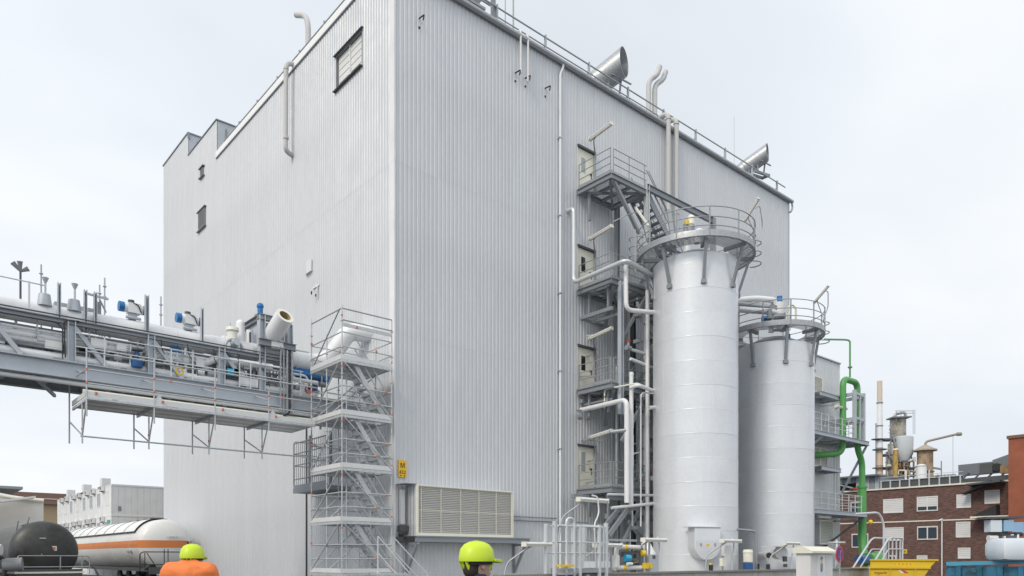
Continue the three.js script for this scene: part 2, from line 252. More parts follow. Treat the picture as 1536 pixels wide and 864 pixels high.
{ const t = thing('vent_pipe', 'grey vent pipe with elbows at both ends, high on the side wall', 'pipe', [-0.4, 20.4, -8.75]); part(t, 'tube', [pipe([[0.05, 20.4, -8.95], [-0.4, 20.42, -8.8], [-0.4, 24.55, -8.75], [0.9, 24.55, -8.75]], 0.11, 0.4, 12)], M.pvc); part(t, 'coupling', [cyl([-0.4, 20.95, -8.76], [-0.4, 21.05, -8.76], 0.125), cyl([-0.4, 24.15, -8.75], [-0.4, 24.2, -8.75], 0.125)], M.pvc); }
{ const t = thing('roof_vent', 'grey swan-neck vent pipe rising behind the side parapet', 'vent pipe', [2, 24, -11.5]); part(t, 'tube', [pipe([[2, 24, -11.5], [2, 29.3, -11.5], [2, 30.1, -12.9]], 0.14, 0.8, 12)], M.pvc); part(t, 'mouth', [cyl([2, 30.09, -12.88], [2, 30.13, -12.94], 0.125)], M.darkGrey); }
for (const [x, lab] of [[16.22, 'left of two grey pipes that bend over the front eaves and run down the wall'], [16.89, 'right of two grey pipes that bend over the front eaves and run down the wall']]) {
  const t = thing('roof_drain_pipe', lab, 'pipe', [x, 14, 0.25]); part(t, 'tube', [pipe([[x, 0.2, 0.27], [x, 24.55, 0.27], [x, 24.55, -0.9]], 0.125, 0.34, 12)], M.pvc); part(t, 'coupling', [19.5, 15, 24.2].map((y) => cyl([x, y, 0.27], [x, y + 0.08, 0.27], 0.155)), M.pvc);
}
[[17.45, 27.85, 'left of the pair of grey bent vent pipes on the roof'], [17.97, 27.8, 'right of the pair of grey bent vent pipes on the roof']].forEach(([x, y, lab]) => { const t = thing('roof_vent', lab, 'vent pipe', [x, 23.7, -2]); part(t, 'tube', [pipe([[x, 23.7, -2], [x, y, -2], [x + 0.55, y + 0.45, -1.85], [x + 0.72, y + 0.95, -1.8]], 0.145, 0.4, 12)], M.pvc); part(t, 'mouth', [cyl([x + 0.72, y + 0.95, -1.8], [x + 0.728, y + 0.975, -1.797], 0.13)], M.grey); });
// slanting galvanised exhaust ducts on the roof edge
const CUT = V(0.36, 0.02, 0.93).normalize();
function exhaust(mouth, R, L, label) { // points out over the eaves and up, cut off upright at the mouth
  const B = V(...mouth), dir = V(0.42, 0.50, 0.76).normalize(), A = B.clone().addScaledVector(dir, -L), at = [B.x, 23.7, B.z - 1.5], s = R / 0.66, [x, y, z] = [B.x - 0.5 * s, B.y, B.z - 0.75 * s];
  const t = thing('exhaust_duct', label, 'exhaust duct', at), n = 36, m = frameOf(A, B), rr = V().setFromMatrixColumn(m, 0), uu = V().setFromMatrixColumn(m, 1);
  const ring = (c, r, cut) => Array.from({ length: n }, (_, i) => { const a = i / n * 2 * Math.PI, q = c.clone().addScaledVector(rr, Math.cos(a) * r).addScaledVector(uu, Math.sin(a) * r); if (cut) q.addScaledVector(dir, -CUT.dot(q.clone().sub(B)) / CUT.dot(dir)); return q; });
  const strip = (a, b) => { const pos = [], idx = []; for (let i = 0; i < n; i++) { pos.push(a[i].x, a[i].y, a[i].z, b[i].x, b[i].y, b[i].z); const k = (i + 1) % n; idx.push(2 * i, 2 * k, 2 * k + 1, 2 * i, 2 * k + 1, 2 * i + 1); } const g = new THREE.BufferGeometry(); g.setAttribute('position', new THREE.Float32BufferAttribute(pos, 3)); g.setIndex(idx); g.computeVertexNormals(); return g; };
  const o = ring(A, R), c1 = ring(A.clone().lerp(B, 0.55), R), c2 = ring(A.clone().lerp(B, 0.56), R * 1.05), o2 = ring(B, R * 1.05, true), iO = ring(B, R * 1.01, true), iI = ring(A, R * 0.97);
  part(t, 'duct', [strip(o, c1), strip(c1, c2), strip(c2, o2), strip(o2, iO)], M.galv); part(t, 'duct_lining', [strip(iO, iI)], M.galv);
  const f = (dx, dy, dz) => [x + dx * s, y + dy * s, z + dz * s];
  part(t, 'support_frame', [bar(f(-0.6, -1.75, -0.5), f(1.1, -1.75, -0.1), 0.12, 0.14), bar(f(-0.6, -1.75, 0.1), f(1.1, -1.75, 0.5), 0.12, 0.14), bar(f(1.1, -1.75, -0.2), f(1.1, -1.75, 0.6), 0.12, 0.14), bar(f(-0.2, -1.75, 0.2), f(-0.2, -0.2, 0.25), 0.07), bar(f(0.6, -1.75, 0.3), f(0.6, -0.35, 0.5), 0.07), bar(f(-0.3, -0.9, 0.55), f(1.2, -0.9, 0.65), 0.06), bar(f(-0.6, -2.1, -0.4), f(-0.6, -1.0, -0.4), 0.08)], M.steelGrey);
}
exhaust([13.55, 26.36, -0.4], 0.60, 3.6, 'large slanting galvanised exhaust duct with an oval mouth, left one on the front roof edge');
exhaust([26.95, 26.6, -0.4], 0.46, 3.6, 'slanting galvanised exhaust duct near the far right end of the roof edge');
// railings along the two roof edges
{
  const t = thing('roof_railing', 'galvanised safety railing along the front roof edge', 'railing', [0, 23.7, -0.3]);
  part(t, 'rail', [pipe([[0.4, 25.02, -0.3], [28.85, 25.02, -0.3]], 0.035, 0.1, 6), pipe([[5.2, 24.62, -0.3], [17, 24.62, -0.3]], 0.03, 0.1, 6)], M.rail);
  for (let x = 2.4; x < 29; x += 2.83) part(t, 'post', [bar([x, 23.9, -0.3], [x, 25.12, -0.3], 0.11, 0.06), bar([x, 23.95, -1.0], [x, 24.7, -0.32], 0.05)], M.galv);
  const u = thing('roof_railing', 'galvanised safety railing along the top of the side wall', 'railing', [0.5, 23.7, -0.3]);
  part(u, 'rail', [pipe([[0.25, 25.2, -0.3], [0.25, 25.2, -18.5]], 0.035, 0.1, 6), pipe([[0.25, 24.9, -0.3], [0.25, 24.9, -18.5]], 0.025, 0.1, 6)], M.rail);
  for (let z = -1.2; z > -18.6; z -= 2.5) part(u, 'post', [bar([0.25, 23.9, z], [0.25, 25.3, z], 0.06, 0.1)], M.galv);
  const st = thing('roof_stair', 'grey steel stair on the roof, cut off by the top edge of the photo', 'stair', [4, 23.7, -0.8]);
  part(st, 'stringer', [bar([4.1, 24.7, -0.5], [6.3, 27.6, -1.4], 0.12, 0.3), bar([3.4, 24.9, -1.3], [5.6, 27.8, -2.2], 0.12, 0.3)], M.steelGrey);
  for (let i = 0; i < 8; i++) part(st, 'tread', [bar([4.1 + i * 0.28, 24.75 + i * 0.37, -0.5 - i * 0.115], [3.4 + i * 0.28, 24.95 + i * 0.37, -1.3 - i * 0.115], 0.24, 0.04)], M.steelGrey);
  part(st, 'post', [bar([5.15, 24, -0.45], [5.15, 26.6, -0.45], 0.2, 0.12), bar([3.6, 24, -1.0], [3.6, 27, -1.0], 0.22), bar([3.9, 24.5, -0.9], [3.9, 27, -0.9], 0.1)], M.steelGrey);
  part(st, 'crossbar', [bar([3.2, 24.75, -0.45], [4.7, 24.75, -0.45], 0.1), bar([3.6, 25.3, -0.7], [5.2, 25.3, -0.7], 0.06)], M.rail);
  [[6.29, 'thin lightning rod on the front roof edge, left of two'], [6.76, 'thicker lightning rod on the front roof edge, right of two']].forEach(([x, lab], i) => { const a = thing('lightning_rod', lab, 'rod', [x, 24, -1]); part(a, 'rod', [cyl([x, 23.8, -1], [x, 28.5, -1], 0.025 + i * 0.015, 0.02 + i * 0.015, 6)], M.rail); part(a, 'foot', [cyl([x, 23.7, -1], [x, 24.3, -1], 0.09)], M.steelGrey); });
  const b = thing('roof_cabinet', 'small white cabinet on the roof behind the railing, right of the downpipe', 'cabinet', [10, 23.7, -1.6]); part(b, 'body', [box(9.9, 11.6, 23.7, 24.9, -2.4, -1.4)], M.white); part(b, 'hood', [box(10.2, 11.7, 24.9, 24.95, -2.45, -1.3)], M.cream);
  const c = thing('lightning_rod', 'hair-thin lightning rod beside the far exhaust duct', 'rod', [22.3, 24, -1]); part(c, 'rod', [cyl([23.6, 23.8, -0.6], [23.6, 27.6, -0.6], 0.012, 0.008, 6)], M.rail);
}
{ // flat marks and boxes low on the side wall
  const t = thing('wall_box', 'small white square box on the side wall above the pipe bridge', 'box', [0, 14.4, -7.1]); part(t, 'case', [box(-0.06, 0.0, 14.42, 14.95, -7.42, -6.9)], M.white); part(t, 'gland', [0, 1, 2].map((i) => cyl([-0.06, 14.3, -7.32 + i * 0.17], [-0.06, 14.42, -7.32 + i * 0.17], 0.03)), M.grey);
  const u = thing('wall_bracket', 'small white bracket with loose cable ends on the side wall, lower than the white box', 'bracket', [0, 13.5, -6.4]); part(u, 'arm', [bar([-0.02, 13.62, -6.75], [-0.02, 13.62, -6.15], 0.03, 0.1), bar([-0.02, 13.62, -6.7], [-0.25, 13.35, -6.45], 0.025), bar([-0.02, 13.6, -6.3], [-0.12, 13.2, -6.3], 0.04)], M.white); part(u, 'cable_end', [cyl([-0.12, 13.1, -6.3], [-0.12, 13.2, -6.3], 0.03), cyl([-0.25, 13.2, -6.45], [-0.25, 13.33, -6.45], 0.03)], M.dark);
}
{ // yellow number sign at the corner
  const c = document.createElement('canvas'); c.width = 128; c.height = 224; const g = c.getContext('2d'); g.fillStyle = '#f0bd1c'; g.fillRect(0, 0, 128, 224); g.fillStyle = '#2a2108'; g.textAlign = 'center'; g.font = 'bold 92px sans-serif'; g.fillText('M', 64, 100); g.font = 'bold 66px sans-serif'; g.fillText('432', 64, 182); g.fillRect(22, 196, 24, 16); g.fillRect(84, 196, 24, 16);
  const tex = new THREE.CanvasTexture(c); tex.colorSpace = THREE.SRGBColorSpace;
  const t = thing('number_sign', 'yellow sign with M 432 in black at the corner of the hall', 'sign', [0.32, 4.7, 0.06]); part(t, 'plate', [box(0.14, 0.49, 4.68, 5.32, 0.03, 0.05)], M.yellow);
  const f = new THREE.Mesh(new THREE.PlaneGeometry(0.35, 0.64), std(1, 1, 1, 0.5, 0, { map: tex })); f.name = 'print'; f.position.set(0.315 - 0.32, 0.3, 0.054 - 0.06); t.add(f);
}
{ // big louvred air intake on brackets
  const t = thing('air_intake', 'wide beige louvred air intake box on steel brackets, low on the front wall', 'air intake', [0.5, 2.4, 0]), x0 = 0.48, x1 = 5.2, y0 = 2.46, y1 = 4.37, z = 0.8;
  part(t, 'casing', [box(x0, x1, y0, y1, 0.03, z - 0.1)], M.jacket); part(t, 'casing_seam', [0.14, 0.36, 0.55].map((q) => box(x0 - 0.012, x0 - 0.002, y0, y1, q, q + 0.03)), M.galv);
  const f = part(t, 'frame', [box(x0, x1, y1 - 0.05, y1, z - 0.1, z + 0.02), box(x0, x1, y0, y0 + 0.11, z - 0.1, z + 0.02), box(x0, x0 + 0.05, y0, y1, z - 0.1, z + 0.018), box(x1 - 0.05, x1, y0, y1, z - 0.1, z + 0.018)], M.ivory);
  part(f, 'mullion', [0.19, 1.09, 2.03, 2.93, 3.82].map((q) => box(x0 + q - 0.006, x0 + q + 0.006, y0 + 0.1, y1, z - 0.06, z - 0.004)).concat([box(x1 - 0.1, x1 - 0.08, y0 + 0.1, y1, z - 0.06, z + 0.012)]), M.ivory);
  const beige = std(0.56, 0.55, 0.51, 0.5); for (let i = 0; i < 26; i++) part(f, 'louvre_blade', [bar([x0 + 0.05, y0 + 0.15 + i * 0.0675, z - 0.035], [x1 - 0.05, y0 + 0.15 + i * 0.0675, z - 0.035], 0.05, 0.014, V(0, 1, -0.75))], i % 13 === 12 ? M.ivory : beige);
  part(t, 'drip_edge', [box(x0 - 0.45, x0 + 0.05, y1 + 0.01, y1 + 0.035, 0.02, z - 0.1)], M.grey);
  part(t, 'base_frame', [ibeam([x0 - 0.1, 2.33, z], [x1 + 0.9, 2.33, z], 0.2, 0.1), ibeam([x0 - 0.1, 2.33, 0.12], [x1 + 0.9, 2.33, 0.12], 0.2, 0.1), box(x0 - 0.3, x1 + 0.9, 2.437, 2.455, 0.0, z + 0.05)], M.steelGrey);
  for (const x of [x0, x1 + 0.7]) part(t, 'bracket', [bar([x, 2.2, z], [x, 1.0, 0.05], 0.09), bar([x, 2.17, 0.05], [x, 2.17, z + 0.1], 0.1, 0.08), bar([x, 2.2, 0.05], [x, 1.0, 0.05], 0.08)], M.steelGrey);
  const u = thing('cable_duct', 'grey cable duct with junction boxes beside the air intake at the corner', 'cable duct', [0.2, 2.3, 0.1]); part(u, 'duct', [box(0.17, 0.36, 2.9, 4.2, 0.03, 0.16)], M.jacket); part(u, 'junction_box', [box(0.1, 0.45, 2.62, 2.85, 0.03, 0.25), box(0.02, 0.3, 2.2, 2.42, 0.03, 0.3)], M.darkGrey); part(u, 'plug', [cyl([0.08, 2.5, 0.15], [0.3, 2.5, 0.35], 0.07)], M.dark);
  const w = thing('cable_tray', 'thin grey conduits running along the front wall right of the air intake', 'conduit', [5.5, 3.3, 0.1]); part(w, 'conduit', [pipe([[5.3, 3.4, 0.09], [8.4, 3.4, 0.09]], 0.025, 0.1, 6), pipe([[5.4, 3.24, 0.09], [8.4, 3.24, 0.09]], 0.03, 0.1, 6)], M.steelGrey); part(w, 'end_cap', [cyl([5.3, 3.3, 0.12], [5.45, 3.3, 0.12], 0.11)], M.dark);
}
// ---------------------------------------------------------------- landings, stairs and pipework in front of the doors
const H = (a, b, h = 0.22, w = 0.14) => ibeam(a, b, h, w, 0.022);
const rows = (pts, y, hs) => hs.map((h) => rail(...pts.map(([x, z]) => [x, y + h, z])));
const ordinals = ['lowest', 'second', 'third', 'topmost'];
floors.forEach((y, i) => {
  const top = i === 3, x0 = 9.78, x1 = top ? 12.1 : 12.4, z1 = 2.1;
  const t = thing('access_landing', `grey steel landing with handrails outside the ${ordinals[i]} of four doors`, 'landing', [x0, y, 0.05]);
  part(t, 'edge_beam', [H([x0, y - 0.16, 0.05], [x0, y - 0.16, z1], 0.24)], M.steelGrey); part(t, 'edge_beam', [H([x0, y - 0.16, z1], [x1, y - 0.16, z1], 0.24)], M.steelGrey); part(t, 'edge_beam', [H([x1, y - 0.16, 0.05], [x1, y - 0.16, z1], 0.24)], M.steelGrey); part(t, 'edge_beam', [H([x0, y - 0.16, 0.14], [x1, y - 0.16, 0.14], 0.2)], M.steelGrey);
  part(t, 'cross_brace', [bar([x0 + 0.1, y - 0.2, 0.2], [x1 - 0.1, y - 0.2, z1 - 0.15], 0.12, 0.1)], M.steelGrey); part(t, 'cross_brace', [bar([x0 + 0.1, y - 0.22, z1 - 0.15], [x1 - 0.1, y - 0.22, 0.2], 0.12, 0.1)], M.steelGrey);
  part(t, 'joist', [H([x0 + 0.8, y - 0.12, 0.15], [x0 + 0.8, y - 0.12, z1], 0.14, 0.1)], M.steelGrey); part(t, 'joist', [H([x0 + 1.5, y - 0.12, 0.15], [x0 + 1.5, y - 0.12, z1], 0.14, 0.1)], M.steelGrey);
  part(t, 'grating', [new THREE.PlaneGeometry(x1 - x0 - 0.12, z1 - 0.12).rotateX(-Math.PI / 2).translate((x0 + x1) / 2, y - 0.01, z1 / 2)], M.grating);
  const g = part(t, 'handrail', [rows([[x0, 0.12], [x0, z1]], y, [1.08, 0.72, 0.4])], M.rail); part(g, 'baluster', [0.14, 1.1, 2.05].map((z) => bar([x0, y, z], [x0, y + 1.08, z], 0.035)), M.rail); part(g, 'kick_plate', [box(x0 - 0.008, x0, y, y + 0.13, 0.1, z1)], M.galv);
  const g2 = part(t, 'handrail', [rows([[x0 + 0.15, z1], [top ? x1 + 0.1 : x1, z1]], y, [1.08, 0.72, 0.4])], M.rail); part(g2, 'baluster', [x0 + 0.15, x0 + 1.2, x1 - 0.05].map((x) => bar([x, y, z1], [x, y + 1.08, z1], 0.035)), M.rail); part(g2, 'kick_plate', [box(x0, x1, y, y + 0.1, z1, z1 + 0.008)], M.galv);
  if (!top) part(g2, 'bar_grille', Array.from({ length: 14 }, (_, k) => bar([x0 + 1.2 + k * 0.1, y + 0.1, z1 - 0.03], [x0 + 1.2 + k * 0.1, y + 1.05, z1 - 0.03], 0.014)), M.rail);
  part(t, 'strut', [bar([x0 + 0.25, y - 0.28, z1 - 0.08], [x0 + (top ? 1.9 : 1.6), y - (top ? 2.2 : 1.5), top ? z1 : 0.3], 0.16, 0.12)], M.steelGrey);
  part(t, 'hanger', [bar([x0 + 0.25, y - 0.28, 0.55], [x0 + 0.25, y - (top ? 1.55 : 1.3), 0.55], 0.11)], M.steelGrey); if (!top) part(t, 'hanger', [bar([x0 + 0.25, y - 0.28, 1.7], [x0 + 0.25, y - 1.25, 1.7], 0.09)], M.steelGrey);
  if (i === 2) part(t, 'lower_frame', [bar([x0 + 0.2, y - 1.3, 0.1], [x0 + 0.2, y - 1.3, 2.0], 0.12, 0.16), bar([x0 + 0.9, y - 1.36, 0.1], [x0 + 0.9, y - 1.36, 2.0], 0.1, 0.12), bar([x0 + 0.1, y - 1.35, 0.15], [x0 + 2, y - 1.35, 0.15], 0.1)], M.steelGrey);
  if (i === 1) part(t, 'lower_frame', [bar([x0 + 0.3, y - 0.7, 0.1], [x0 + 0.3, y - 0.7, 1.9], 0.08), bar([x0 + 0.1, y - 0.55, 0.15], [x0 + 2, y - 0.55, 0.15], 0.2, 0.16), bar([x0 + 0.9, y - 0.5, 0.1], [x0 + 0.9, y - 0.5, 2.0], 0.16)], M.steelGrey);
  if (i === 0) { part(t, 'support_bracket', [bar([x0 - 1.2, y - 0.45, 0.9], [x0 - 0.2, y - 0.45, 0.9], 0.16, 0.2), bar([x0 - 1.2, y - 0.6, 0.9], [x0 - 1.2, y - 1.6, 0.9], 0.06), bar([x0 - 1.3, y - 1.6, 0.9], [x0 - 0.2, y - 1.6, 0.9], 0.06)], M.steelGrey); part(t, 'bay_beam', [H([x0 - 0.2, y - 0.5, 2.0], [x1 + 2, y - 0.5, 2.0], 0.2), H([x0 + 0.4, y - 1.0, 2.4], [x1 + 2, y - 0.75, 2.4], 0.2), bar([x0 - 1.0, y - 2.2, 2.2], [x0 + 0.4, y - 1.0, 2.2], 0.1, 0.2), bar([x0 - 0.6, y - 2.2, 2.5], [x0 + 0.6, y - 1.05, 2.5], 0.1, 0.2), bar([x0 + 0.4, y - 1.3, 1.5], [x1 + 1, y - 1.3, 1.5], 0.3, 0.24), bar([x1 - 1.1, y - 1.5, 1.8], [x1 + 1.6, y - 3.8, 1.8], 0.12, 0.16)], M.steelGrey); }
});
{ // columns of the stair frame, with the folded stairs between them
  const t = thing('stair_frame', 'grey steel stair frame with columns and flights between the doors and the left silo', 'stair tower', [12, 0, 1.5]);
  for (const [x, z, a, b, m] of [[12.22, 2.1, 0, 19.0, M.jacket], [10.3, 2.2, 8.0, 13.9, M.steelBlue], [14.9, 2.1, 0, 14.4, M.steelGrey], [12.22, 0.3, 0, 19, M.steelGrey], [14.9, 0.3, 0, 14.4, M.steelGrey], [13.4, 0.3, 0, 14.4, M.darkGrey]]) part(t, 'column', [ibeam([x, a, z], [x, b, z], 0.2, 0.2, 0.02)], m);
  floors.forEach((y, i) => {
    if (i === 3) return; const up = floors[i + 1], mid = (y + up) / 2, z = 1.5;
    const f = part(t, 'flight', [bar([12.5, y, 0.75], [14.8, mid, 0.75], 0.04, 0.22), bar([12.5, y, 1.15], [14.8, mid, 1.15], 0.04, 0.22), bar([14.8, mid, 1.35], [12.5, up, 1.35], 0.04, 0.22), bar([14.8, mid, 1.95], [12.5, up, 1.95], 0.04, 0.22)], M.steelGrey);
    for (let k = 0; k < 10; k++) { const q = (k + 0.5) / 10; part(f, 'tread', [box(12.5 + 2.3 * q - 0.11, 12.5 + 2.3 * q + 0.11, y + q * (mid - y), y + q * (mid - y) + 0.03, 0.77, 1.13)], M.galv); part(f, 'tread', [box(14.8 - 2.3 * q - 0.11, 14.8 - 2.3 * q + 0.11, mid + q * (up - mid), mid + q * (up - mid) + 0.03, 1.37, 1.93)], M.galv); }
    part(f, 'handrail', [rail([12.5, y + 1, 0.75], [14.8, mid + 1, 0.75]), rail([14.8, mid + 1, 1.98], [12.5, up + 1, 1.98]), rail([14.8, mid + 0.5, 1.98], [12.5, up + 0.5, 1.98])], M.rail);
    part(t, 'tie_beam', [H([12.22, y - 0.15, 2.1], [14.9, y - 0.15, 2.1]), H([12.22, mid, 2.1], [14.9, mid, 2.1], 0.16), H([12.22, y - 0.15, 0.3], [14.9, y - 0.15, 0.3])], M.steelGrey);
    part(t, 'cross_brace', [bar([10.4, y - 2.6, 2.15], [12.1, y - 0.4, 2.15], 0.12, 0.14), bar([12.3, y - 2.6, 2.12], [14.8, y - 0.3, 2.12], 0.08)], M.steelGrey);
  });
  const s = part(t, 'top_flight', [bar([12.3, 18.5, 2.0], [15.9, 15.15, 2.0], 0.06, 0.26), bar([12.3, 18.5, 1.1], [15.9, 15.15, 1.1], 0.06, 0.26)], M.steelGrey);
  for (let k = 0; k < 15; k++) { const q = (k + 0.5) / 15; part(s, 'tread', [box(12.3 + 3.6 * q - 0.13, 12.3 + 3.6 * q + 0.13, 18.5 - 3.35 * q, 18.54 - 3.35 * q, 1.13, 1.97)], M.galv); }
  part(s, 'handrail', [rail([12.3, 19.6, 2.0], [15.9, 16.2, 2.0]), rail([12.3, 19.15, 2.0], [15.9, 15.8, 2.0]), rail([12.3, 19.6, 1.1], [15.9, 16.2, 1.1])], M.rail);
  part(t, 'gantry_beam', [ibeam([12.2, 18.72, 2.12], [17.5, 18.72, 2.12], 0.3, 0.16, 0.025)], M.steelGrey);
  part(t, 'gantry_post', [bar([17.45, 15.0, 2.12], [17.45, 18.85, 2.12], 0.22)], M.steelGrey); part(t, 'gantry_post', [bar([17.4, 18.4, 2.1], [16.2, 17.4, 2.1], 0.14)], M.steelGrey);
  part(t, 'stair_foot', [box(15.2, 17.6, 14.9, 14.95, 0.8, 2.3)], M.galv);
  for (const [x, y] of [[13.0, 12.0], [13.8, 9.2], [12.8, 6.3], [13.6, 12.9]]) part(t, 'junction_box', [box(x, x + 0.35, y, y + 0.45, 2.2, 2.4)], M.galv);
}
// pipe runs between the hall and the silos
const run = (label, pts, r, mat, bend, clamps = []) => { r *= 0.58; const t = thing('pipe_run', label, 'pipe', pts[0]); part(t, 'pipe', [pipe(pts, r, bend ?? r * 2.4, 12)], mat); clamps.forEach((c) => part(t, 'clamp', [cyl(...c, r * 1.12, r * 1.12, 12)], mat)); return t; };
run('white insulated pipe bending down past the third door and out to the left silo', [[9.15, 17.42, 0.0], [9.15, 17.42, 0.4], [9.15, 14.05, 0.4], [9.25, 14.2, 3.4], [11.8, 14.2, 3.0]], 0.17, M.jacket, 0.3);
run('white insulated pipe dropping from the long branch pipe in front of the third landing', [[9.7, 14.2, 3.0], [9.72, 12.3, 3.0], [11.4, 12.5, 3.2]], 0.17, M.jacketWhite, 0.34);
run('tall slim white pipe standing just left of the left silo', [[11.65, 0.2, 2.6], [11.65, 13.7, 2.6]], 0.16, M.jacketWhite, 0.2, [[[11.65, 8.0, 2.6], [11.65, 8.2, 2.6]]]);
run('thick white pipe crossing under the second landing and dropping to the lowest landing', [[9.95, 8.45, 0.1], [9.76, 8.45, 3.0], [9.76, 4.0, 3.0]], 0.19, M.jacketWhite, 0.32);
run('white pipe with two jacketed flanges beside the thick vertical pipe', [[10.3, 3.9, 2.8], [10.3, 9.75, 2.8]], 0.16, M.jacketWhite, 0.2, [[[10.3, 7.3, 2.8], [10.3, 7.95, 2.8]], [[10.3, 5.6, 2.8], [10.3, 7.0, 2.8]], [[10.3, 9.6, 2.8], [10.3, 9.7, 2.8]]]);
run('thin beige pipe crossing under the second landing to the left silo', [[9.9, 8.3, 1.6], [9.9, 9.15, 1.6], [10.1, 9.15, 3.3], [11.9, 9.1, 2.9]], 0.06, M.cream, 0.15);
run('white pipe running from the vertical pipes into the left silo at the second landing', [[10.0, 9.0, 3.0], [10.05, 9.05, 3.4], [11.9, 9.05, 3.0]], 0.14, M.jacketWhite, 0.2);
run('slim grey pipe looping down beside the white flanged pipe', [[12.0, 8.9, 3.4], [10.7, 8.9, 3.0], [10.7, 3.0, 3.0]], 0.06, M.jacket, 0.25);
run('upper one of two white pipes crossing to the left silo above the second door', [[10.4, 10.9, 2.45], [13.4, 10.85, 2.45]], 0.12, M.jacket);
run('lower one of two white pipes crossing to the left silo above the second door', [[10.6, 10.45, 2.5], [13.4, 10.2, 2.5]], 0.12, M.jacketWhite);
run('short white pipe stub pointing at the left silo under the second landing', [[10.9, 8.2, 3.3], [12.2, 8.4, 3.5]], 0.15, M.jacket);
run('white pipe running low from the lowest landing to the left silo', [[9.0, 4.35, 2.6], [12.4, 4.45, 3.0]], 0.1, M.jacket);
run('white pipe at knee height of the lowest landing, lower of two', [[8.9, 3.75, 2.9], [12.4, 4.15, 3.2]], 0.12, M.jacket);
{ // conduits and stays that fill the stair frame
  const t = thing('conduit_bundle', 'bundle of thin grey conduits and stays inside the stair frame beside the left silo', 'conduits', [12.6, 0, 2.0]), rd = rng(41);
  for (let i = 0; i < 11; i++) { const x = 10.75 + i * 0.24 + rd() * 0.1, z = 0.5 + rd() * 1.9, a = 0.3 + rd() * 6, b = a + 3 + rd() * 6; part(t, 'conduit', [pipe([[x, a, z], [x, b, z], [x + 0.5, b + 0.1, z]], 0.022 + rd() * 0.03, 0.15, 7)], [M.galv, M.jacket, M.steelGrey][i % 3]); }
  for (let i = 0; i < 12; i++) { const y = 2.6 + i * 0.98, x = 11.2 + rd() * 1.2; part(t, 'stay', [bar([x, y, 2.2], [x + 1.4, y + (rd() - 0.5) * 0.9, 1.6], 0.05, 0.07)], M.steelGrey); part(t, 'wall_bracket', [bar([9.5 + rd() * 1.5, y - 0.4, 0.02], [9.9 + rd() * 1.5, y - 0.4, 0.5], 0.06)], M.galv); }
  for (let i = 0; i < 9; i++) { const x = 10.9 + rd() * 1.4; part(t, 'pipe_shoe', [box(x, x + 0.2, 2.9 + i * 1.2, 3.05 + i * 1.2, 2.2, 2.5)], M.steelGrey); }
}
{ // valves and small fittings on the pipework
  const V1 = (name, label, x, y, z, m) => { const t = thing(name, label, 'valve', [x, y, z]); part(t, 'body', [cyl([x - 0.14, y, z], [x + 0.14, y, z], 0.11), cyl([x, y, z], [x, y + 0.3, z], 0.06)], M.steelGrey); part(t, 'handwheel', [new THREE.TorusGeometry(0.12, 0.02, 6, 16).rotateX(Math.PI / 2).translate(x, y + 0.31, z)], m); };
  V1('valve', 'reddish valve where the upper white pipe leaves the stair frame', 10.45, 10.9, 2.5, M.red); V1('valve', 'dark valve on the beige pipe under the second landing', 9.95, 8.5, 1.7, M.darkGrey); V1('valve', 'red valve beside the left silo at the lowest landing', 11.75, 5.2, 2.9, M.red); V1('valve', 'grey valve near the wall under the second landing', 9.4, 8.0, 0.5, M.steelGrey);
  const t = thing('flange_stub', 'short white sleeve pipe pointing left from the thick vertical pipe', 'pipe', [9.2, 7.1, 3.0]); part(t, 'sleeve', [cyl([9.25, 7.05, 2.5], [9.7, 7.12, 3.0], 0.085)], M.galv); part(t, 'flange', [cyl([9.22, 7.05, 2.47], [9.25, 7.05, 2.5], 0.11)], M.steelGrey);
}
// fluorescent lamps: a trough, a diffuser and a bent stem
function lampProto() {
  const t = thing('strip_lamp', 'white strip lamp on a bent stem over the topmost door', 'lamp', [0, 0, 0], undefined);
  part(t, 'housing', [extrude([[-0.10, 0.05], [-0.06, 0.10], [0.06, 0.10], [0.10, 0.05], [0.10, 0.03], [-0.10, 0.03]], 1.35).translate(0, 0, -0.675)], M.white);
  part(t, 'diffuser', [extrude([[-0.09, 0.03], [-0.06, -0.04], [0.06, -0.04], [0.09, 0.03]], 1.27).translate(0, 0, -0.635)], M.ivory);
  part(t, 'end_cap', [box(-0.105, 0.105, -0.045, 0.105, 0.675, 0.70), box(-0.105, 0.105, -0.045, 0.105, -0.70, -0.675)], M.ivory);
  return t;
}
const lamp = lampProto(); let lampUsed = false;
function putLamp(at, turn, tilt, label, stem, stemMat = M.galv, size = 1) {
  const t = lampUsed ? copyOf(lamp, at, 0, label) : lamp; if (!lampUsed) { t.position.set(...at); t.userData.label = label; lampUsed = true; }
  t.rotation.set(tilt, turn, 0, 'YXZ'); t.scale.setScalar(size); t.updateMatrix(); const inv = t.matrix.clone().invert();
  if (stem) { const m = new THREE.Mesh(pipe(stem.map((p) => V(...p).applyMatrix4(inv)), 0.03, 0.2, 7), stemMat); m.name = 'stem'; m.castShadow = m.receiveShadow = true; t.add(m); }
  return t;
}
floors.forEach((y, i) => putLamp([10.35, y + 2.45, 0.95], 0, -0.12, `white strip lamp on a bent stem over the ${ordinals[i]} door`, [[10.9, y + 1.0, 0.05], [10.9, y + 1.8, 0.12], [10.35, y + 2.35, 0.5], [10.35, y + 2.52, 0.95]]));
putLamp([3.35, 3.53, 7.0], Math.PI / 2, 0, 'cream strip lamp on a bent stem above the white cage ladder', [[3.2, 1.2, 7.3], [3.2, 2.75, 7.2], [3.5, 3.1, 7.15], [3.48, 3.68, 7.1], [3.3, 3.72, 7.0]], M.railLight);

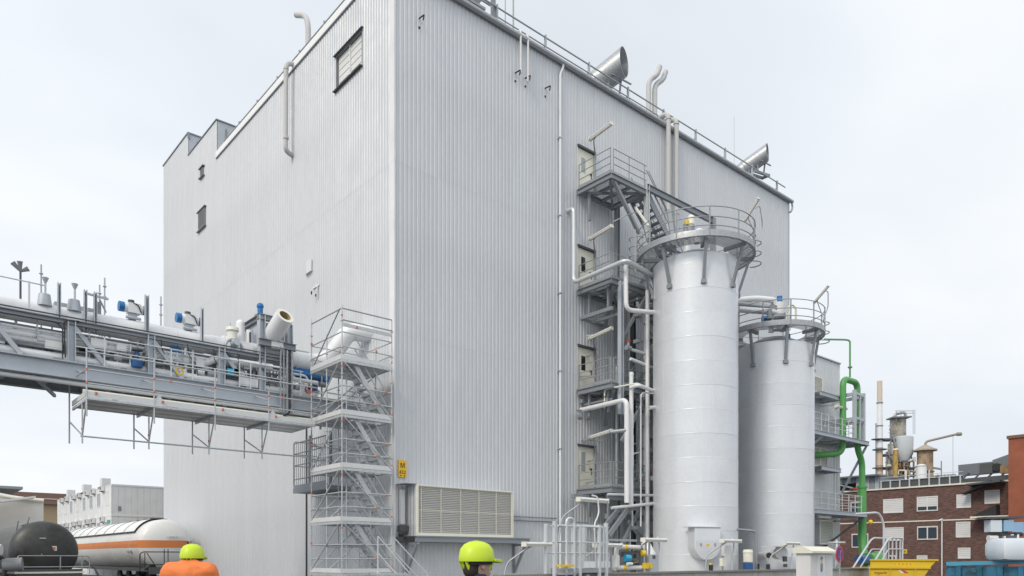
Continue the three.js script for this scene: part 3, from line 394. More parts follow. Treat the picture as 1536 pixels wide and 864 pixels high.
// ---------------------------------------------------------------- the two silos
function silo(base, r, y0, n, step, top, deckY, deckR, label, lampLabel) {
  const [cx, , cz] = base, t = thing('storage_silo', label, 'silo', base), rd = rng(Math.round(cx * 10));
  let y = 0.3; const ys = [0.3]; for (let i = -2; i <= n; i++) { const q = y0 + i * step; if (q > 0.5) ys.push(q); } ys.push(top);
  for (let i = 0; i < ys.length - 1; i++) { // every ring of jacketing overlaps the one below by a rolled bead
    const a = ys[i], b = ys[i + 1], e = 0.0035 * (i & 1);
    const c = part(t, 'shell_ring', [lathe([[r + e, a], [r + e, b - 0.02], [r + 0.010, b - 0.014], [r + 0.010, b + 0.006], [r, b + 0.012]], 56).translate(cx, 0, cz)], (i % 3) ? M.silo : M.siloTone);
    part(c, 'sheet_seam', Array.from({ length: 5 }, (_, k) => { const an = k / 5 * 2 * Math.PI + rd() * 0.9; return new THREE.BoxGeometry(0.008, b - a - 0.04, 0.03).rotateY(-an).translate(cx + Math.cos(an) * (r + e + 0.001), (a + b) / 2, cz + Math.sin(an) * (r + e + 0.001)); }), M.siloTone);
  }
  part(t, 'roof_cone', [lathe([[r, top], [r - 0.08, top + 0.05], [r * 0.72, top + 0.12]], 56).translate(cx, 0, cz)], M.silo);
  part(t, 'top_flange', [lathe([[r * 0.74, top + 0.08], [r * 0.78, top + 0.12], [r * 0.78, top + 0.2], [r * 0.72, top + 0.24], [r * 0.66, top + 0.3], [r * 0.4, top + 0.55], [0.01, top + 0.6]], 48).translate(cx, 0, cz)], M.steelGrey);
  const ringPlate = (a0, a1) => { return new THREE.RingGeometry(r * 0.78, deckR - 0.04, 10, 1, a0, a1 - a0).rotateX(-Math.PI / 2).translate(cx, deckY, cz); };
  for (let k = 0; k < 8; k++) { const a = k / 8 * 2 * Math.PI + 0.12; part(t, 'deck_grating', [ringPlate(a + 0.006, a + Math.PI / 4 - 0.006)], M.grating); }
  part(t, 'deck_rim', [lathe([[deckR, deckY - 0.13], [deckR, deckY + 0.12], [deckR - 0.02, deckY + 0.12], [deckR - 0.02, deckY - 0.11], [deckR - 0.12, deckY - 0.11], [deckR - 0.12, deckY - 0.13], [deckR, deckY - 0.13]], 56).translate(cx, 0, cz)], M.galv);
  const h = part(t, 'handrail', [1.08, 0.66, 0.3].map((q) => arc([cx, deckY + q, cz], deckR - 0.03, 0, 2 * Math.PI, 56, 0.022)), M.rail);
  for (let k = 0; k < 12; k++) { const a = k / 12 * 2 * Math.PI + 0.2, x = cx + Math.cos(a) * (deckR - 0.01), z = cz + Math.sin(a) * (deckR - 0.01); part(h, 'baluster', [bar([x, deckY - 0.1, z], [x, deckY + 1.08, z], 0.045)], M.rail); }
  for (let k = 0; k < 8; k++) { // brackets that carry the deck
    const a = k / 8 * 2 * Math.PI + 0.12 - Math.PI / 8 * 0.36, c = Math.cos(a), s = Math.sin(a), at = (q, y) => [cx + c * q, y, cz + s * q];
    const b = part(t, 'bracket', [bar(at(deckR - 0.2, deckY - 0.15), at(r + 0.02, deckY - 1.75), 0.12, 0.1)], M.steelGrey);
    part(b, 'arm', [bar(at(r * 0.8, deckY - 0.13), at(deckR - 0.05, deckY - 0.13), 0.12, 0.14)], M.steelGrey); part(b, 'foot_plate', [bar(at(r - 0.05, deckY - 1.75), at(r + 0.12, deckY - 1.75), 0.22, 0.16)], M.steelGrey);
  }
  return t;
}
const siloA = silo([12.73, 0, 4.4], 1.83, 2.79, 11, 1.02, 14.46, 14.93, 2.57, 'tall white silo with a railed round deck, the nearer and higher of two');
const siloB = silo([19.3, 0, 4.4], 1.90, 2.7, 8, 1.04, 11.95, 12.68, 2.40, 'white silo with a railed round deck, the farther and lower of two');
{ // manhole cover with a rounded lower end, hinged at the top
  const t = thing('manhole_cover', 'rounded white manhole cover bulging from the foot of the left silo', 'manhole cover', [11.5, 1.6, 6.1]);
  const s = new THREE.Shape(); s.moveTo(-0.58, 0.72); s.lineTo(0.58, 0.72); s.lineTo(0.58, 0); s.absarc(0, 0, 0.58, 0, -Math.PI, true); s.lineTo(-0.58, 0.72);
  const place = (g) => g.rotateY(-0.42).translate(11.46, 2.14, 5.60);
  part(t, 'cover', [place(new THREE.ExtrudeGeometry(s, { depth: 0.50, bevelEnabled: true, bevelSize: 0.03, bevelThickness: 0.03, bevelSegments: 2, curveSegments: 18 }))], M.silo);
  part(t, 'canopy', [place(box(-0.78, 0.62, 0.75, 0.785, -0.1, 0.58))], M.silo);
  part(t, 'handle', [place(box(-0.36, -0.30, -0.02, 0.1, 0.53, 0.56))], M.galv); part(t, 'handle', [place(box(0.30, 0.36, -0.02, 0.1, 0.53, 0.56))], M.galv); part(t, 'warning_label', [place(box(-0.07, 0.07, -0.01, 0.08, 0.53, 0.545))], M.yellow);
}
putLamp([13.15, 16.25, 6.95], -0.2, -0.7, 'grey strip lamp tilted outward at the rail of the left silo deck', [[13.6, 14.8, 6.85], [13.9, 15.8, 7.0], [13.5, 16.5, 7.1], [13.3, 16.35, 7.0]], M.galv, 0.72);
putLamp([18.95, 14.0, 7.05], -0.2, -0.6, 'grey strip lamp tilted outward at the rail of the right silo deck', [[19.5, 12.7, 6.75], [19.7, 13.6, 7.0], [19.3, 14.2, 7.2], [19.1, 14.2, 7.1]], M.galv, 0.72);
putLamp([10.75, 16.6, 3.0], 0.6, 1.0, 'grey strip lamp tilted steeply on the stair frame column beside the left silo deck', [[12.1, 16.2, 2.2], [11.2, 16.2, 2.8], [10.9, 16.6, 2.9]], M.galv, 0.75);
{ // ladder hoops at the edges of the decks
  const t = thing('hoop_ladder', 'grey hooped ladder guard at the left edge of the left silo deck', 'ladder', [10.3, 14, 5]); part(t, 'hoop', [0, 0.4, 0.8, 1.2].map((q) => arc([10.72, 14.5 + q, 2.75], 0.32, 1.2, 4.6, 12, 0.025)), M.rail); part(t, 'stile', [cyl([10.45, 14.1, 2.9], [10.45, 16.0, 2.9], 0.03), cyl([10.75, 14.1, 3.05], [10.75, 16.0, 3.05], 0.03)], M.rail);
  const u = thing('hoop_ladder', 'grey hooped ladder guard at the right edge of the left silo deck', 'ladder', [15.2, 14, 5]); part(u, 'hoop', [0, 0.45, 0.9].map((q) => arc([14.6, 14.6 + q, 6.1], 0.36, -0.9, 2.6, 12, 0.025)), M.rail);
  const w = thing('hoop_ladder', 'grey hooped ladder guard at the right edge of the right silo deck', 'ladder', [20.8, 12, 6]); part(w, 'hoop', [0, 0.45, 0.9].map((q) => arc([21.05, 12.4 + q, 6.0], 0.36, -0.9, 2.6, 12, 0.025)), M.rail);
}
{ // equipment on the decks
  const t = thing('valve_group', 'white insulated pipework with a yellow topped valve on the deck of the left silo', 'pipework', [12.3, 15, 4.4]);
  part(t, 'pipe', [pipe([[11.6, 14.95, 5.3], [11.6, 15.5, 5.3], [12.8, 15.55, 5.2], [12.8, 15.0, 4.6]], 0.15, 0.3, 12)], M.jacketWhite); part(t, 'pipe', [pipe([[12.3, 14.95, 4.3], [12.3, 16.3, 4.3], [12.9, 16.3, 4.0]], 0.17, 0.3, 12)], M.jacketWhite);
  part(t, 'valve_body', [cyl([10.95, 15.0, 5.2], [10.95, 15.6, 5.2], 0.10), cyl([11.9, 15.7, 4.6], [12.2, 16.1, 4.6], 0.16)], M.steelGrey); part(t, 'valve_cap', [cyl([10.95, 15.55, 5.25], [10.95, 15.72, 5.25], 0.10)], M.yellow);
  part(t, 'frame', [bar([11.2, 15, 4.4], [11.9, 17.0, 3.6], 0.18, 0.12), bar([12.6, 15, 3.4], [12.4, 17.2, 3.4], 0.14)], M.steelGrey); part(t, 'motor', [cyl([12.7, 16.2, 4.2], [12.7, 16.7, 4.2], 0.16), new THREE.SphereGeometry(0.17, 12, 8).translate(12.7, 16.7, 4.2)], M.cream);
  const u = thing('filter_unit', 'white filter pipework with blue motors on the deck of the right silo', 'pipework', [18.2, 12.7, 5]);
  part(u, 'pipe', [pipe([[16.6, 14.0, 4.0], [17.3, 14.1, 4.6], [18.4, 14.15, 5.0], [18.9, 14.15, 4.6], [18.9, 12.8, 4.5]], 0.14, 0.35, 12)], M.jacketWhite); part(u, 'pipe', [pipe([[16.5, 13.5, 4.2], [17.8, 13.4, 5.2], [18.3, 13.4, 5.2]], 0.15, 0.2, 12)], M.jacket); part(u, 'pipe', [pipe([[16.5, 13.85, 4.0], [17.9, 13.75, 4.9]], 0.12, 0.2, 12)], M.galv);
  part(u, 'casing', [cyl([18.5, 12.7, 5.1], [18.5, 14.0, 5.1], 0.28), box(18.75, 19.15, 12.75, 13.5, 4.9, 5.4)], M.white);
  part(u, 'motor', [cyl([19.0, 13.95, 4.9], [19.0, 14.5, 4.9], 0.13)], M.blue); part(u, 'motor', [cyl([19.0, 13.0, 5.35], [19.0, 13.4, 5.35], 0.12)], M.blue); part(u, 'motor', [cyl([17.2, 13.0, 5.0], [17.5, 13.0, 5.3], 0.13)], M.blue); part(u, 'motor', [cyl([18.9, 12.2, 5.4], [18.9, 12.5, 5.4], 0.11)], M.blue);
  part(u, 'valve_body', [cyl([17.8, 13.1, 5.3], [17.9, 13.1, 5.8], 0.15), cyl([17.2, 12.9, 5.4], [17.2, 13.3, 5.4], 0.12), box(17.9, 18.3, 13.55, 13.8, 4.9, 5.2)], M.steelGrey); part(u, 'hoop', [pipe([[18.05, 12.7, 5.9], [18.05, 13.55, 5.9], [18.2, 13.65, 6.0], [18.35, 13.5, 6.1], [18.35, 12.7, 6.1]], 0.05, 0.12, 8)], M.cream);
  const w = thing('roof_rack', 'small grey pipe rack behind the right silo deck above the low wing', 'pipe rack', [22.6, 11.6, 3]); part(w, 'pipe', [[0, 0], [0.25, 0.12], [0.5, 0.25]].map(([a, b]) => pipe([[21.0, 11.75 + a, 3.4 - b], [24.4, 11.75 + a, 3.4 - b]], 0.05, 0.1, 6)), M.galv); part(w, 'bracket', [bar([24.2, 11.4, 3.3], [24.2, 12.5, 3.2], 0.14)], M.steelGrey);
}
for (const [y, lab] of [[4.6, 'lower white pipe end bulging between the two silos'], [8.2, 'middle white pipe end bulging between the two silos'], [6.4, 'white pipe elbow hidden between the two silos at mid height']]) { const t = thing('pipe_stub', lab, 'pipe', [14.6, y, 4.6]); part(t, 'stub', [pipe([[14.4, y, 4.0], [14.75, y, 4.2], [15.0, y, 3.6]], 0.18, 0.3, 12)], M.jacketWhite); }
{ const t = thing('cable_ladder', 'dark riser of small fittings running up the gap between the two silos', 'riser', [14.55, 0, 4.2]); part(t, 'riser', [cyl([14.6, 1, 4.1], [14.6, 12, 4.1], 0.05), cyl([14.7, 1, 3.9], [14.7, 12, 3.9], 0.04)], M.steelGrey); part(t, 'fitting', Array.from({ length: 14 }, (_, i) => cyl([14.55, 1.6 + i * 0.7, 4.15], [14.75, 1.6 + i * 0.7, 4.15], 0.08)), M.steelGrey); }
// ---------------------------------------------------------------- low wing behind the right silo, its landings and the green pipe
{
  const wing = thing('side_wing', 'lower ribbed metal wing of the hall, just right of the right silo', 'building', [28.8, 0, 0]);
  for (let i = 0; i < 7; i++) for (const [y0, y1] of [[0, 7.6], [7.5, 14.9]]) sheetPart(wing, 0.957, 5, y0, y1, [28.84 + i * 0.957, y0, -0.03 + (y0 ? 0.006 : 0)], 0);
  part(wing, 'corner_trim', [box(35.5, 35.56, 0, 14.95, -0.2, 0.02)], trimMat); part(wing, 'end_wall', [box(35.46, 35.5, 0, 14.9, -10, -0.04), box(28.84, 35.46, 0, 14.9, -10.05, -10)], M.steelBlue); part(wing, 'roof_edge', [box(28.84, 35.62, 14.92, 15.0, -10.1, 0.08)], M.steelBlue);
  const louvre = (label, x0, x1, y0, y1, cols) => { const t = thing('louvre_box', label, 'louvre box', [x0, y0, 0]); const z = 0.42; part(t, 'casing', [box(x0, x1, y0, y1, 0.02, z - 0.06)], M.steelBlue); const w = (x1 - x0) / cols; part(t, 'frame', [box(x0, x1, y1 - 0.07, y1, z - 0.06, z), box(x0, x1, y0, y0 + 0.07, z - 0.06, z), ...Array.from({ length: cols + 1 }, (_, i) => box(x0 + i * w - (i ? 0.07 : 0), x0 + i * w + (i < cols ? 0.07 : 0), y0 + 0.07, y1 - 0.07, z - 0.06, z - 0.003))], M.ivory); const n = Math.round((y1 - y0 - 0.14) / 0.1); for (let i = 0; i < n; i++) part(t, 'louvre_blade', [bar([x0 + 0.07, y0 + 0.12 + i * 0.1, z - 0.04], [x1 - 0.07, y0 + 0.12 + i * 0.1, z - 0.04], 0.07, 0.012, V(0, 1, -0.75))], M.cream); };
  louvre('smallest louvred box, highest of three on the low wing', 31.2, 32.35, 12.3, 13.4, 1); louvre('wide louvred box with two fields, middle of three on the low wing', 31.0, 33.0, 7.55, 8.8, 2); louvre('lowest of three louvred boxes on the low wing', 32.0, 33.8, 2.5, 4.1, 1);
  const land = (label, y, x0, x1, z1, rails) => {
    const t = thing('wing_landing', label, 'landing', [x0, y, 0]);
    part(t, 'edge_beam', [ibeam([x0, y - 0.13, z1], [x1, y - 0.13, z1], 0.26, 0.14)], M.steelBlue); part(t, 'edge_beam', [ibeam([x1, y - 0.13, 0.05], [x1, y - 0.13, z1], 0.26, 0.14)], M.steelBlue); part(t, 'edge_beam', [ibeam([x0, y - 0.13, 0.1], [x1, y - 0.13, 0.1], 0.2, 0.12)], M.steelBlue);
    for (let x = x0 + 1; x < x1; x += 1.4) part(t, 'joist', [ibeam([x, y - 0.12, 0.1], [x, y - 0.12, z1], 0.16, 0.1)], M.steelBlue);
    part(t, 'grating', [box(x0, x1, y - 0.03, y + 0.003, 0.05, z1 - 0.05)], M.grating);
    if (rails) { const g = part(t, 'handrail', [1.08, 0.7, 0.35].map((h) => rail([x0, y + h, z1], [rails, y + h, z1], [rails, y + h, 0.2])), M.railLight); for (let x = x0 + 0.5; x <= rails; x += 0.9) part(g, 'baluster', [bar([x, y, z1], [x, y + 1.08, z1], 0.04)], M.railLight); part(g, 'bar_grille', Array.from({ length: 22 }, (_, i) => bar([x0 + 0.5 + i * 0.12, y + 0.1, z1 - 0.02], [x0 + 0.5 + i * 0.12, y + 1.05, z1 - 0.02], 0.012)), M.rail); }
    return t;
  };
  const a = land('upper railed grey landing of the low wing, carrying the green pipe', 9.35, 27.6, 35.5, 2.0, 33.4); part(a, 'strut', [bar([35.4, 9.1, 1.9], [35.45, 5.9, 0.1], 0.12)], M.steelBlue); part(a, 'strut', [bar([29.4, 9.1, 1.9], [29.4, 7.9, 0.1], 0.12)], M.steelBlue); part(a, 'ladder_stile', [cyl([32.9, 4.6, 0.9], [32.9, 9.2, 0.9], 0.03), cyl([33.3, 4.6, 0.9], [33.3, 9.2, 0.9], 0.03)], M.galv);
  const b = land('lower railed grey landing of the low wing, at first floor', 4.58, 27.6, 35.2, 2.0, 34.6); part(b, 'strut', [bar([34.9, 4.3, 1.9], [33.0, 2.3, 0.1], 0.12)], M.darkGrey); part(b, 'cable_tray', [bar([31.5, 3.95, 1.6], [35.6, 4.1, 1.6], 0.2, 0.08)], M.darkGrey);
  land('small grey shelf landing under the highest louvred box', 12.1, 30.2, 32.9, 1.3, 0); land('dark narrow shelf under the middle louvred box', 7.45, 30.6, 33.2, 1.2, 0);
  for (const [x, y, lab] of [[30.4, 4.15, 'white strip lamp under the lower landing of the low wing'], [32.6, 11.3, 'white strip lamp by the green pipe under the highest shelf landing']]) putLamp([x, y, 1.5], Math.PI / 2, 0, lab, [[x, y + 0.1, 1.4], [x, y + 0.3, 0.8], [x, y + 0.3, 0.05]], M.railLight);
  const f = thing('pipe_support', 'grey steel ladder-like frame holding the top of the green pipe', 'pipe support', [34, 9.35, 1.5]);
  for (const [x, z] of [[33.4, 2.0], [34.9, 1.9], [34.2, 2.0]]) part(f, 'post', [bar([x, 9.35, z], [x, x === 34.2 ? 12.2 : 12.5, z], x === 34.2 ? 0.1 : 0.2)], M.steelBlue);
  part(f, 'crossbar', [12.3, 10.7].map((y) => bar([33.4, y, 2.0], [34.9, y, 1.9], 0.16)), M.steelBlue); for (const y of [12.2, 10.6]) for (const x of [33.2, 34.6]) part(f, 'arm', [bar([x, y, 0.05], [x, y, 1.95], 0.18, 0.2)], M.steelBlue);
  const g = thing('green_pipe', 'green pipe bent like a walking stick, running down beside the low wing', 'pipe', [34, 1, 1.6]);
  part(g, 'pipe', [pipe([[30.9, 8.2, 0.3], [31.6, 8.25, 1.0], [32.85, 8.4, 1.5], [32.85, 12.1, 1.5], [32.85, 13.25, 1.5], [34.8, 13.25, 1.55], [34.8, 12.2, 1.55], [34.8, 8.85, 1.55], [35.5, 8.1, 1.55], [35.5, 6.3, 1.55]], 0.2, 0.85, 16)], M.green);
  part(g, 'flange', [cyl([34.8, 12.2, 1.55], [34.8, 12.3, 1.55], 0.27), cyl([35.5, 6.3, 1.55], [35.5, 6.45, 1.55], 0.34)], M.green); part(g, 'lower_pipe', [pipe([[35.5, 6.3, 1.55], [35.5, 2.6, 1.55], [35.1, 1.4, 1.9]], 0.27, 0.8, 16)], M.green);
  const h = thing('green_vent_line', 'thin green pipe rising above the bent green pipe and turning to the roof', 'pipe', [33.9, 13, 1.5]); part(h, 'pipe', [pipe([[33.85, 13.5, 1.5], [33.85, 15.9, 1.5], [33.6, 15.95, 1.3], [31.0, 15.5, 1.2]], 0.06, 0.2, 8)], M.green); part(h, 'flange', [cyl([33.85, 14.1, 1.5], [33.85, 14.18, 1.5], 0.14)], M.green);
  const k = thing('green_pump', 'low green pump and fittings at the foot of the green pipe', 'pump', [33, 1, 3]); part(k, 'housing', [cyl([33.0, 1.5, 3.0], [34.2, 1.5, 3.0], 0.45, 0.4, 14), new THREE.SphereGeometry(0.5, 14, 10).translate(34.4, 1.55, 3.0)], M.green); part(k, 'motor', [cyl([31.8, 1.5, 3.0], [32.9, 1.5, 3.0], 0.3)], M.blueDeep); part(k, 'base', [box(31.6, 34.8, 0.8, 1.05, 2.6, 3.4)], M.yellow);
}
// ---------------------------------------------------------------- concrete bund wall and what stands behind and on it
{
  const w = thing('bund_wall', 'pale concrete bund wall along the bottom edge in front of the silos', 'wall', [11, 0, 7.3]);
  for (let i = 0; i < 9; i++) part(w, 'wall_section', [box(-0.9 + i * 2.72, -0.9 + i * 2.72 + 2.70, 0, 1.07, 7.05, 7.5)], M.concrete);
  for (let i = 0; i < 9; i++) part(w, 'coping', [box(-0.95 + i * 2.72, -0.95 + i * 2.72 + 2.712, 1.073, 1.14, 6.98, 7.56)], M.concreteCap);
  const s = thing('bund_floor', 'concrete slab inside the bund wall under the silos', 'slab', [11, 0, 3]); part(s, 'slab', [box(-0.8, 36, 0.004, 0.3, 0.3, 7.0)], M.concrete);
}
{ // white cage ladder over the wall
  const t = thing('cage_stair', 'white railed step-over with a yellow tread across the bund wall', 'step-over', [1.9, 0, 7.6]), z = 7.75;
  for (const [x, zz, y] of [[0.85, z, 2.75], [1.02, 7.2, 2.7], [1.95, z, 2.68], [2.2, 7.2, 2.68], [2.62, 7.3, 2.7], [2.85, z, 2.7], [3.18, z, 2.76]]) part(t, 'post', [bar([x, 0.0, zz], [x, y, zz], 0.11, 0.07)], M.railLight);
  part(t, 'hoop', [pipe([[1.36, 0.4, z], [1.36, 2.86, z], [1.70, 2.86, z], [1.70, 0.4, z]], 0.045, 0.2, 8)], M.railLight);
  for (const y of [2.62, 2.12, 1.78]) part(t, 'rail', [rail([0.75, y, z], [3.3, y, z]), rail([1.0, y, 7.2], [2.7, y, 7.2])], M.railLight);
  part(t, 'rail', [pipe([[0.95, 2.45, z], [0.95, 2.62, z], [2.5, 2.66, z - 0.1], [3.05, 2.62, z], [3.05, 1.4, z]], 0.035, 0.15, 7)], M.railLight);
  for (let i = 0; i < 4; i++) part(t, 'tread', [box(0.9, 1.5, 1.36 - i * 0.24, 1.43 - i * 0.24, z - 0.05 + i * 0.12, z + 0.2 + i * 0.12)], i ? M.galv : M.yellow);
  part(t, 'toe_board', [0, 1, 2, 3].map((i) => box(2.1 + i * 0.3 + (i > 1 ? 0.1 : 0), 2.36 + i * 0.3 + (i > 1 ? 0.1 : 0), 1.32, 1.52, z, z + 0.02)), M.jacketWhite); part(t, 'platform', [box(1.4, 3.3, 1.16, 1.3, 7.0, z)], M.galv); part(t, 'brace', [bar([1.9, 1.1, z], [2.4, 0.5, z], 0.07), bar([2.3, 1.1, z], [2.3, 0, z], 0.1)], M.galv);
}
{ // metering skid with coloured valves
  const t = thing('metering_skid', 'white pipe loop with small blue and yellow valves behind the bund wall', 'pump skid', [5.2, 0.3, 6.8]), z = 6.8;
  part(t, 'pipe_loop', [pipe([[4.75, 1.2, z], [4.75, 2.02, z], [6.0, 2.0, z]], 0.085, 0.22, 10)], M.white); part(t, 'base_pipe', [cyl([4.6, 1.28, z + 0.05], [6.0, 1.28, z + 0.05], 0.09)], M.white); part(t, 'flange_box', [box(4.55, 4.7, 1.3, 1.72, z, z + 0.2)], M.white);
  part(t, 'band', [cyl([5.15, 2.0, z], [5.3, 2.0, z], 0.1)], M.yellow); part(t, 'band', [cyl([5.0, 1.28, z + 0.05], [5.15, 1.28, z + 0.05], 0.1)], M.yellow);
  part(t, 'valve_cap', [cyl([5.1, 1.62, z + 0.1], [5.3, 1.62, z + 0.16], 0.13, 0.12, 16)], M.cyan); part(t, 'valve_cap', [cyl([6.0, 1.80, z + 0.1], [6.12, 1.8, z + 0.16], 0.11, 0.1, 16)], M.yellow); part(t, 'valve_cap', [box(6.05, 6.25, 1.25, 1.45, z + 0.1, z + 0.25)], M.yellow);
  part(t, 'valve_body', [cyl([5.3, 1.55, z], [5.8, 1.5, z], 0.12), cyl([5.9, 1.3, z], [5.9, 1.8, z], 0.1), box(5.35, 5.55, 1.35, 1.75, z - 0.1, z + 0.1), cyl([5.2, 1.75, z - 0.1], [6.1, 1.8, z - 0.1], 0.1)], M.darkGrey); part(t, 'handle', [bar([5.25, 1.4, z + 0.15], [5.75, 1.5, z + 0.15], 0.04)], M.rust); part(t, 'drain', [cyl([5.1, 1.42, z + 0.2], [5.35, 1.42, z + 0.2], 0.06)], M.white);
  part(t, 'frame', [box(4.3, 7.2, 2.25, 2.33, 5.6, 5.7), box(4.3, 4.38, 0.3, 2.25, 5.6, 5.7), box(6.3, 6.36, 1.2, 2.2, z, z + 0.05), box(6.5, 6.56, 1.2, 2.2, z, z + 0.05)], M.galv);
  const u = thing('control_box', 'white control box with a yellow mark beside the metering skid', 'control box', [6.5, 0.3, 6.9]); part(u, 'case', [box(6.35, 6.85, 0.3, 1.75, 6.8, 7.0)], M.steelBlue); part(u, 'yellow_mark', [cyl([6.4, 1.35, 7.0], [6.4, 1.35, 7.02], 0.1)], M.yellow); part(u, 'screen', [box(6.5, 6.65, 1.6, 1.72, 7.0, 7.012)], M.darkGrey);
  const v = thing('insulated_elbow', 'fat white insulated pipe elbow at the foot of the left silo', 'pipe', [7, 0.3, 6.6]); part(v, 'pipe', [pipe([[7.05, 2.2, 6.2], [7.05, 1.6, 6.6], [7.05, 0.3, 6.6]], 0.17, 0.25, 12)], M.jacketWhite);
}
for (const [x, z, y, l, lab, sx] of [[0.75, 7.2, 2.02, 0.0, 'cream strip lamp behind the posts of the white step-over', 0.4], [4.1, 7.0, 2.03, 0, 'cream strip lamp left of the metering skid, right of the step-over', 0.2], [6.6, 7.0, 2.25, 0, 'white strip lamp above the control box, left of the manhole cover', 0.4], [11.35, 7.1, 2.28, 0, 'white strip lamp right of the manhole cover between the silos', 0.35], [16.1, 7.1, 2.24, 0, 'white strip lamp at the foot of the right silo', 0.35]])
  putLamp([x, y, z], Math.PI / 2 + 0.06, 0, lab, [[x + sx - 0.05, 0.3, z - 0.15], [x + sx - 0.05, y - 0.55, z - 0.15], [x + sx + 0.05, y - 0.3, z - 0.12], [x + sx - 0.1, y + 0.14, z - 0.05], [x + sx - 0.25, y + 0.1, z]], M.railLight);
{
  const t = thing('switch_box', 'white switch box under the lamp between the silos', 'switch box', [11.2, 0.3, 6.9]); part(t, 'case', [box(11.15, 11.55, 1.72, 2.12, 6.8, 7.0)], M.white); part(t, 'lower_case', [box(11.0, 11.25, 1.3, 1.62, 6.8, 6.95)], M.cream); part(t, 'post', [box(11.25, 11.3, 0.3, 2.2, 6.74, 6.79)], M.galv);
  const u = thing('pump_motor', 'upright beige motor on a dark blue pump between the silos', 'motor', [13.3, 0.3, 6.6]); part(u, 'motor', [cyl([13.25, 1.45, 6.7], [13.25, 1.85, 6.7], 0.2, 0.2, 16), cyl([13.25, 1.85, 6.7], [13.25, 1.98, 6.7], 0.22, 0.19, 16)], M.cream); part(u, 'pump', [cyl([13.25, 0.6, 6.7], [13.25, 1.42, 6.7], 0.24, 0.2, 16)], M.blueDeep);
  const v = thing('standpipe', 'thin grey standpipe bent towards the gap between the silos', 'pipe', [14, 0.3, 6.7]); part(v, 'pipe', [pipe([[14.05, 0.3, 6.6], [14.05, 2.78, 6.6], [13.3, 2.86, 6.1], [12.6, 2.9, 5.6]], 0.055, 0.2, 8)], M.steelGrey); part(v, 'foot', [cyl([14.15, 1.1, 6.6], [14.15, 1.38, 6.6], 0.09)], M.dark);
  const n = thing('inspection_nozzle', 'round nozzle and white flanged valve on the foot of the right silo', 'nozzle', [16, 1.6, 6.5]); part(n, 'nozzle', [cyl([17.35, 1.74, 4.8], [16.25, 1.74, 5.9], 0.17, 0.17, 16)], M.jacketWhite); part(n, 'dial', [cyl([16.24, 1.74, 5.91], [16.2, 1.74, 5.95], 0.12, 0.12, 16)], M.darkGrey); part(n, 'flange', [cyl([17.0, 1.85, 5.9], [16.7, 1.85, 6.3], 0.3, 0.3, 20)], M.jacketWhite); part(n, 'valve', [cyl([16.8, 1.7, 6.4], [16.8, 1.45, 6.4], 0.1), cyl([16.75, 1.2, 6.45], [16.75, 1.35, 6.45], 0.09)], M.darkGrey); part(n, 'canopy', [box(15.5, 17.6, 2.12, 2.16, 6.0, 6.6)], M.jacketWhite);
  [[9.75, 7.25, 'small black plug with yellow top on the bund wall before the left silo'], [13.9, 7.25, 'small black plug on the bund wall right of the pump motor']].forEach(([x, z, lab], i) => { const p = thing('wall_plug', lab, 'plug', [x, 1.14, z]); part(p, 'plug', [cyl([x, 1.14, z], [x, 1.36, z], 0.08)], M.dark); if (!i) part(p, 'cap', [cyl([x - 0.04, 1.36, z], [x - 0.04, 1.44, z], 0.05)], M.yellow); });
}
{ // white cabinet with a pitched lid, and the round sign in front of it
  const t = thing('equipment_cabinet', 'white concrete cabinet with a sloping lid in front of the right silo', 'cabinet', [12, 0, 10.2]);
  part(t, 'body', [box(11.25, 13.0, 0, 1.8, 9.95, 10.48)], M.white); part(t, 'door', [box(11.28, 11.75, 0.1, 1.76, 10.48, 10.5)], M.white); part(t, 'door', [box(11.78, 12.4, 0.1, 1.76, 10.48, 10.5)], M.jacketWhite); part(t, 'door', [box(12.43, 12.97, 0.1, 1.76, 10.48, 10.5)], M.white);
  part(t, 'lid', [extrude([[9.85, 1.80], [10.62, 1.80], [10.62, 1.88], [10.25, 2.06], [9.85, 2.0]], 1.95).rotateY(-Math.PI / 2).scale(1, 1, 1).translate(13.1, 0, 0)], M.cream);
  const l = part(t, 'padlock', [cyl([12.08, 1.62, 10.5], [12.08, 1.62, 10.54], 0.05), box(12.02, 12.14, 1.2, 1.42, 10.5, 10.53)], M.grey); part(l, 'hasp', [box(12.05, 12.11, 1.42, 1.7, 10.5, 10.52)], M.yellow); part(l, 'blue_seal', [box(12.04, 12.12, 1.12, 1.2, 10.5, 10.525)], M.blue);
  const s = thing('no_parking_sign', 'round red-rimmed blue no-parking sign on a pole by the white cabinet', 'traffic sign', [11.67, 0, 11.38]), c = V(11.67, 1.77, 11.38), n = V(0.02, 0, 1).normalize(), q = (g, o) => g.rotateX(Math.PI / 2).applyMatrix4(new THREE.Matrix4().lookAt(n, V(0, 0, 0), Y).setPosition(c.clone().addScaledVector(n, o)));
  part(s, 'disc', [q(new THREE.CylinderGeometry(0.30, 0.30, 0.02, 32), 0)], M.galv); part(s, 'rim', [q(new THREE.CylinderGeometry(0.298, 0.298, 0.006, 32), 0.014)], std(0.55, 0.03, 0.04, 0.4)); part(s, 'field', [q(new THREE.CylinderGeometry(0.225, 0.225, 0.006, 32), 0.02)], std(0.06, 0.03, 0.30, 0.4)); part(s, 'slash', [q(new THREE.BoxGeometry(0.05, 0.006, 0.45).rotateY(-0.78), 0.026)], std(0.55, 0.03, 0.04, 0.4)); part(s, 'pole', [cyl([11.70, 0, 11.38], [11.70, 1.9, 11.38], 0.03)], M.galv);
}
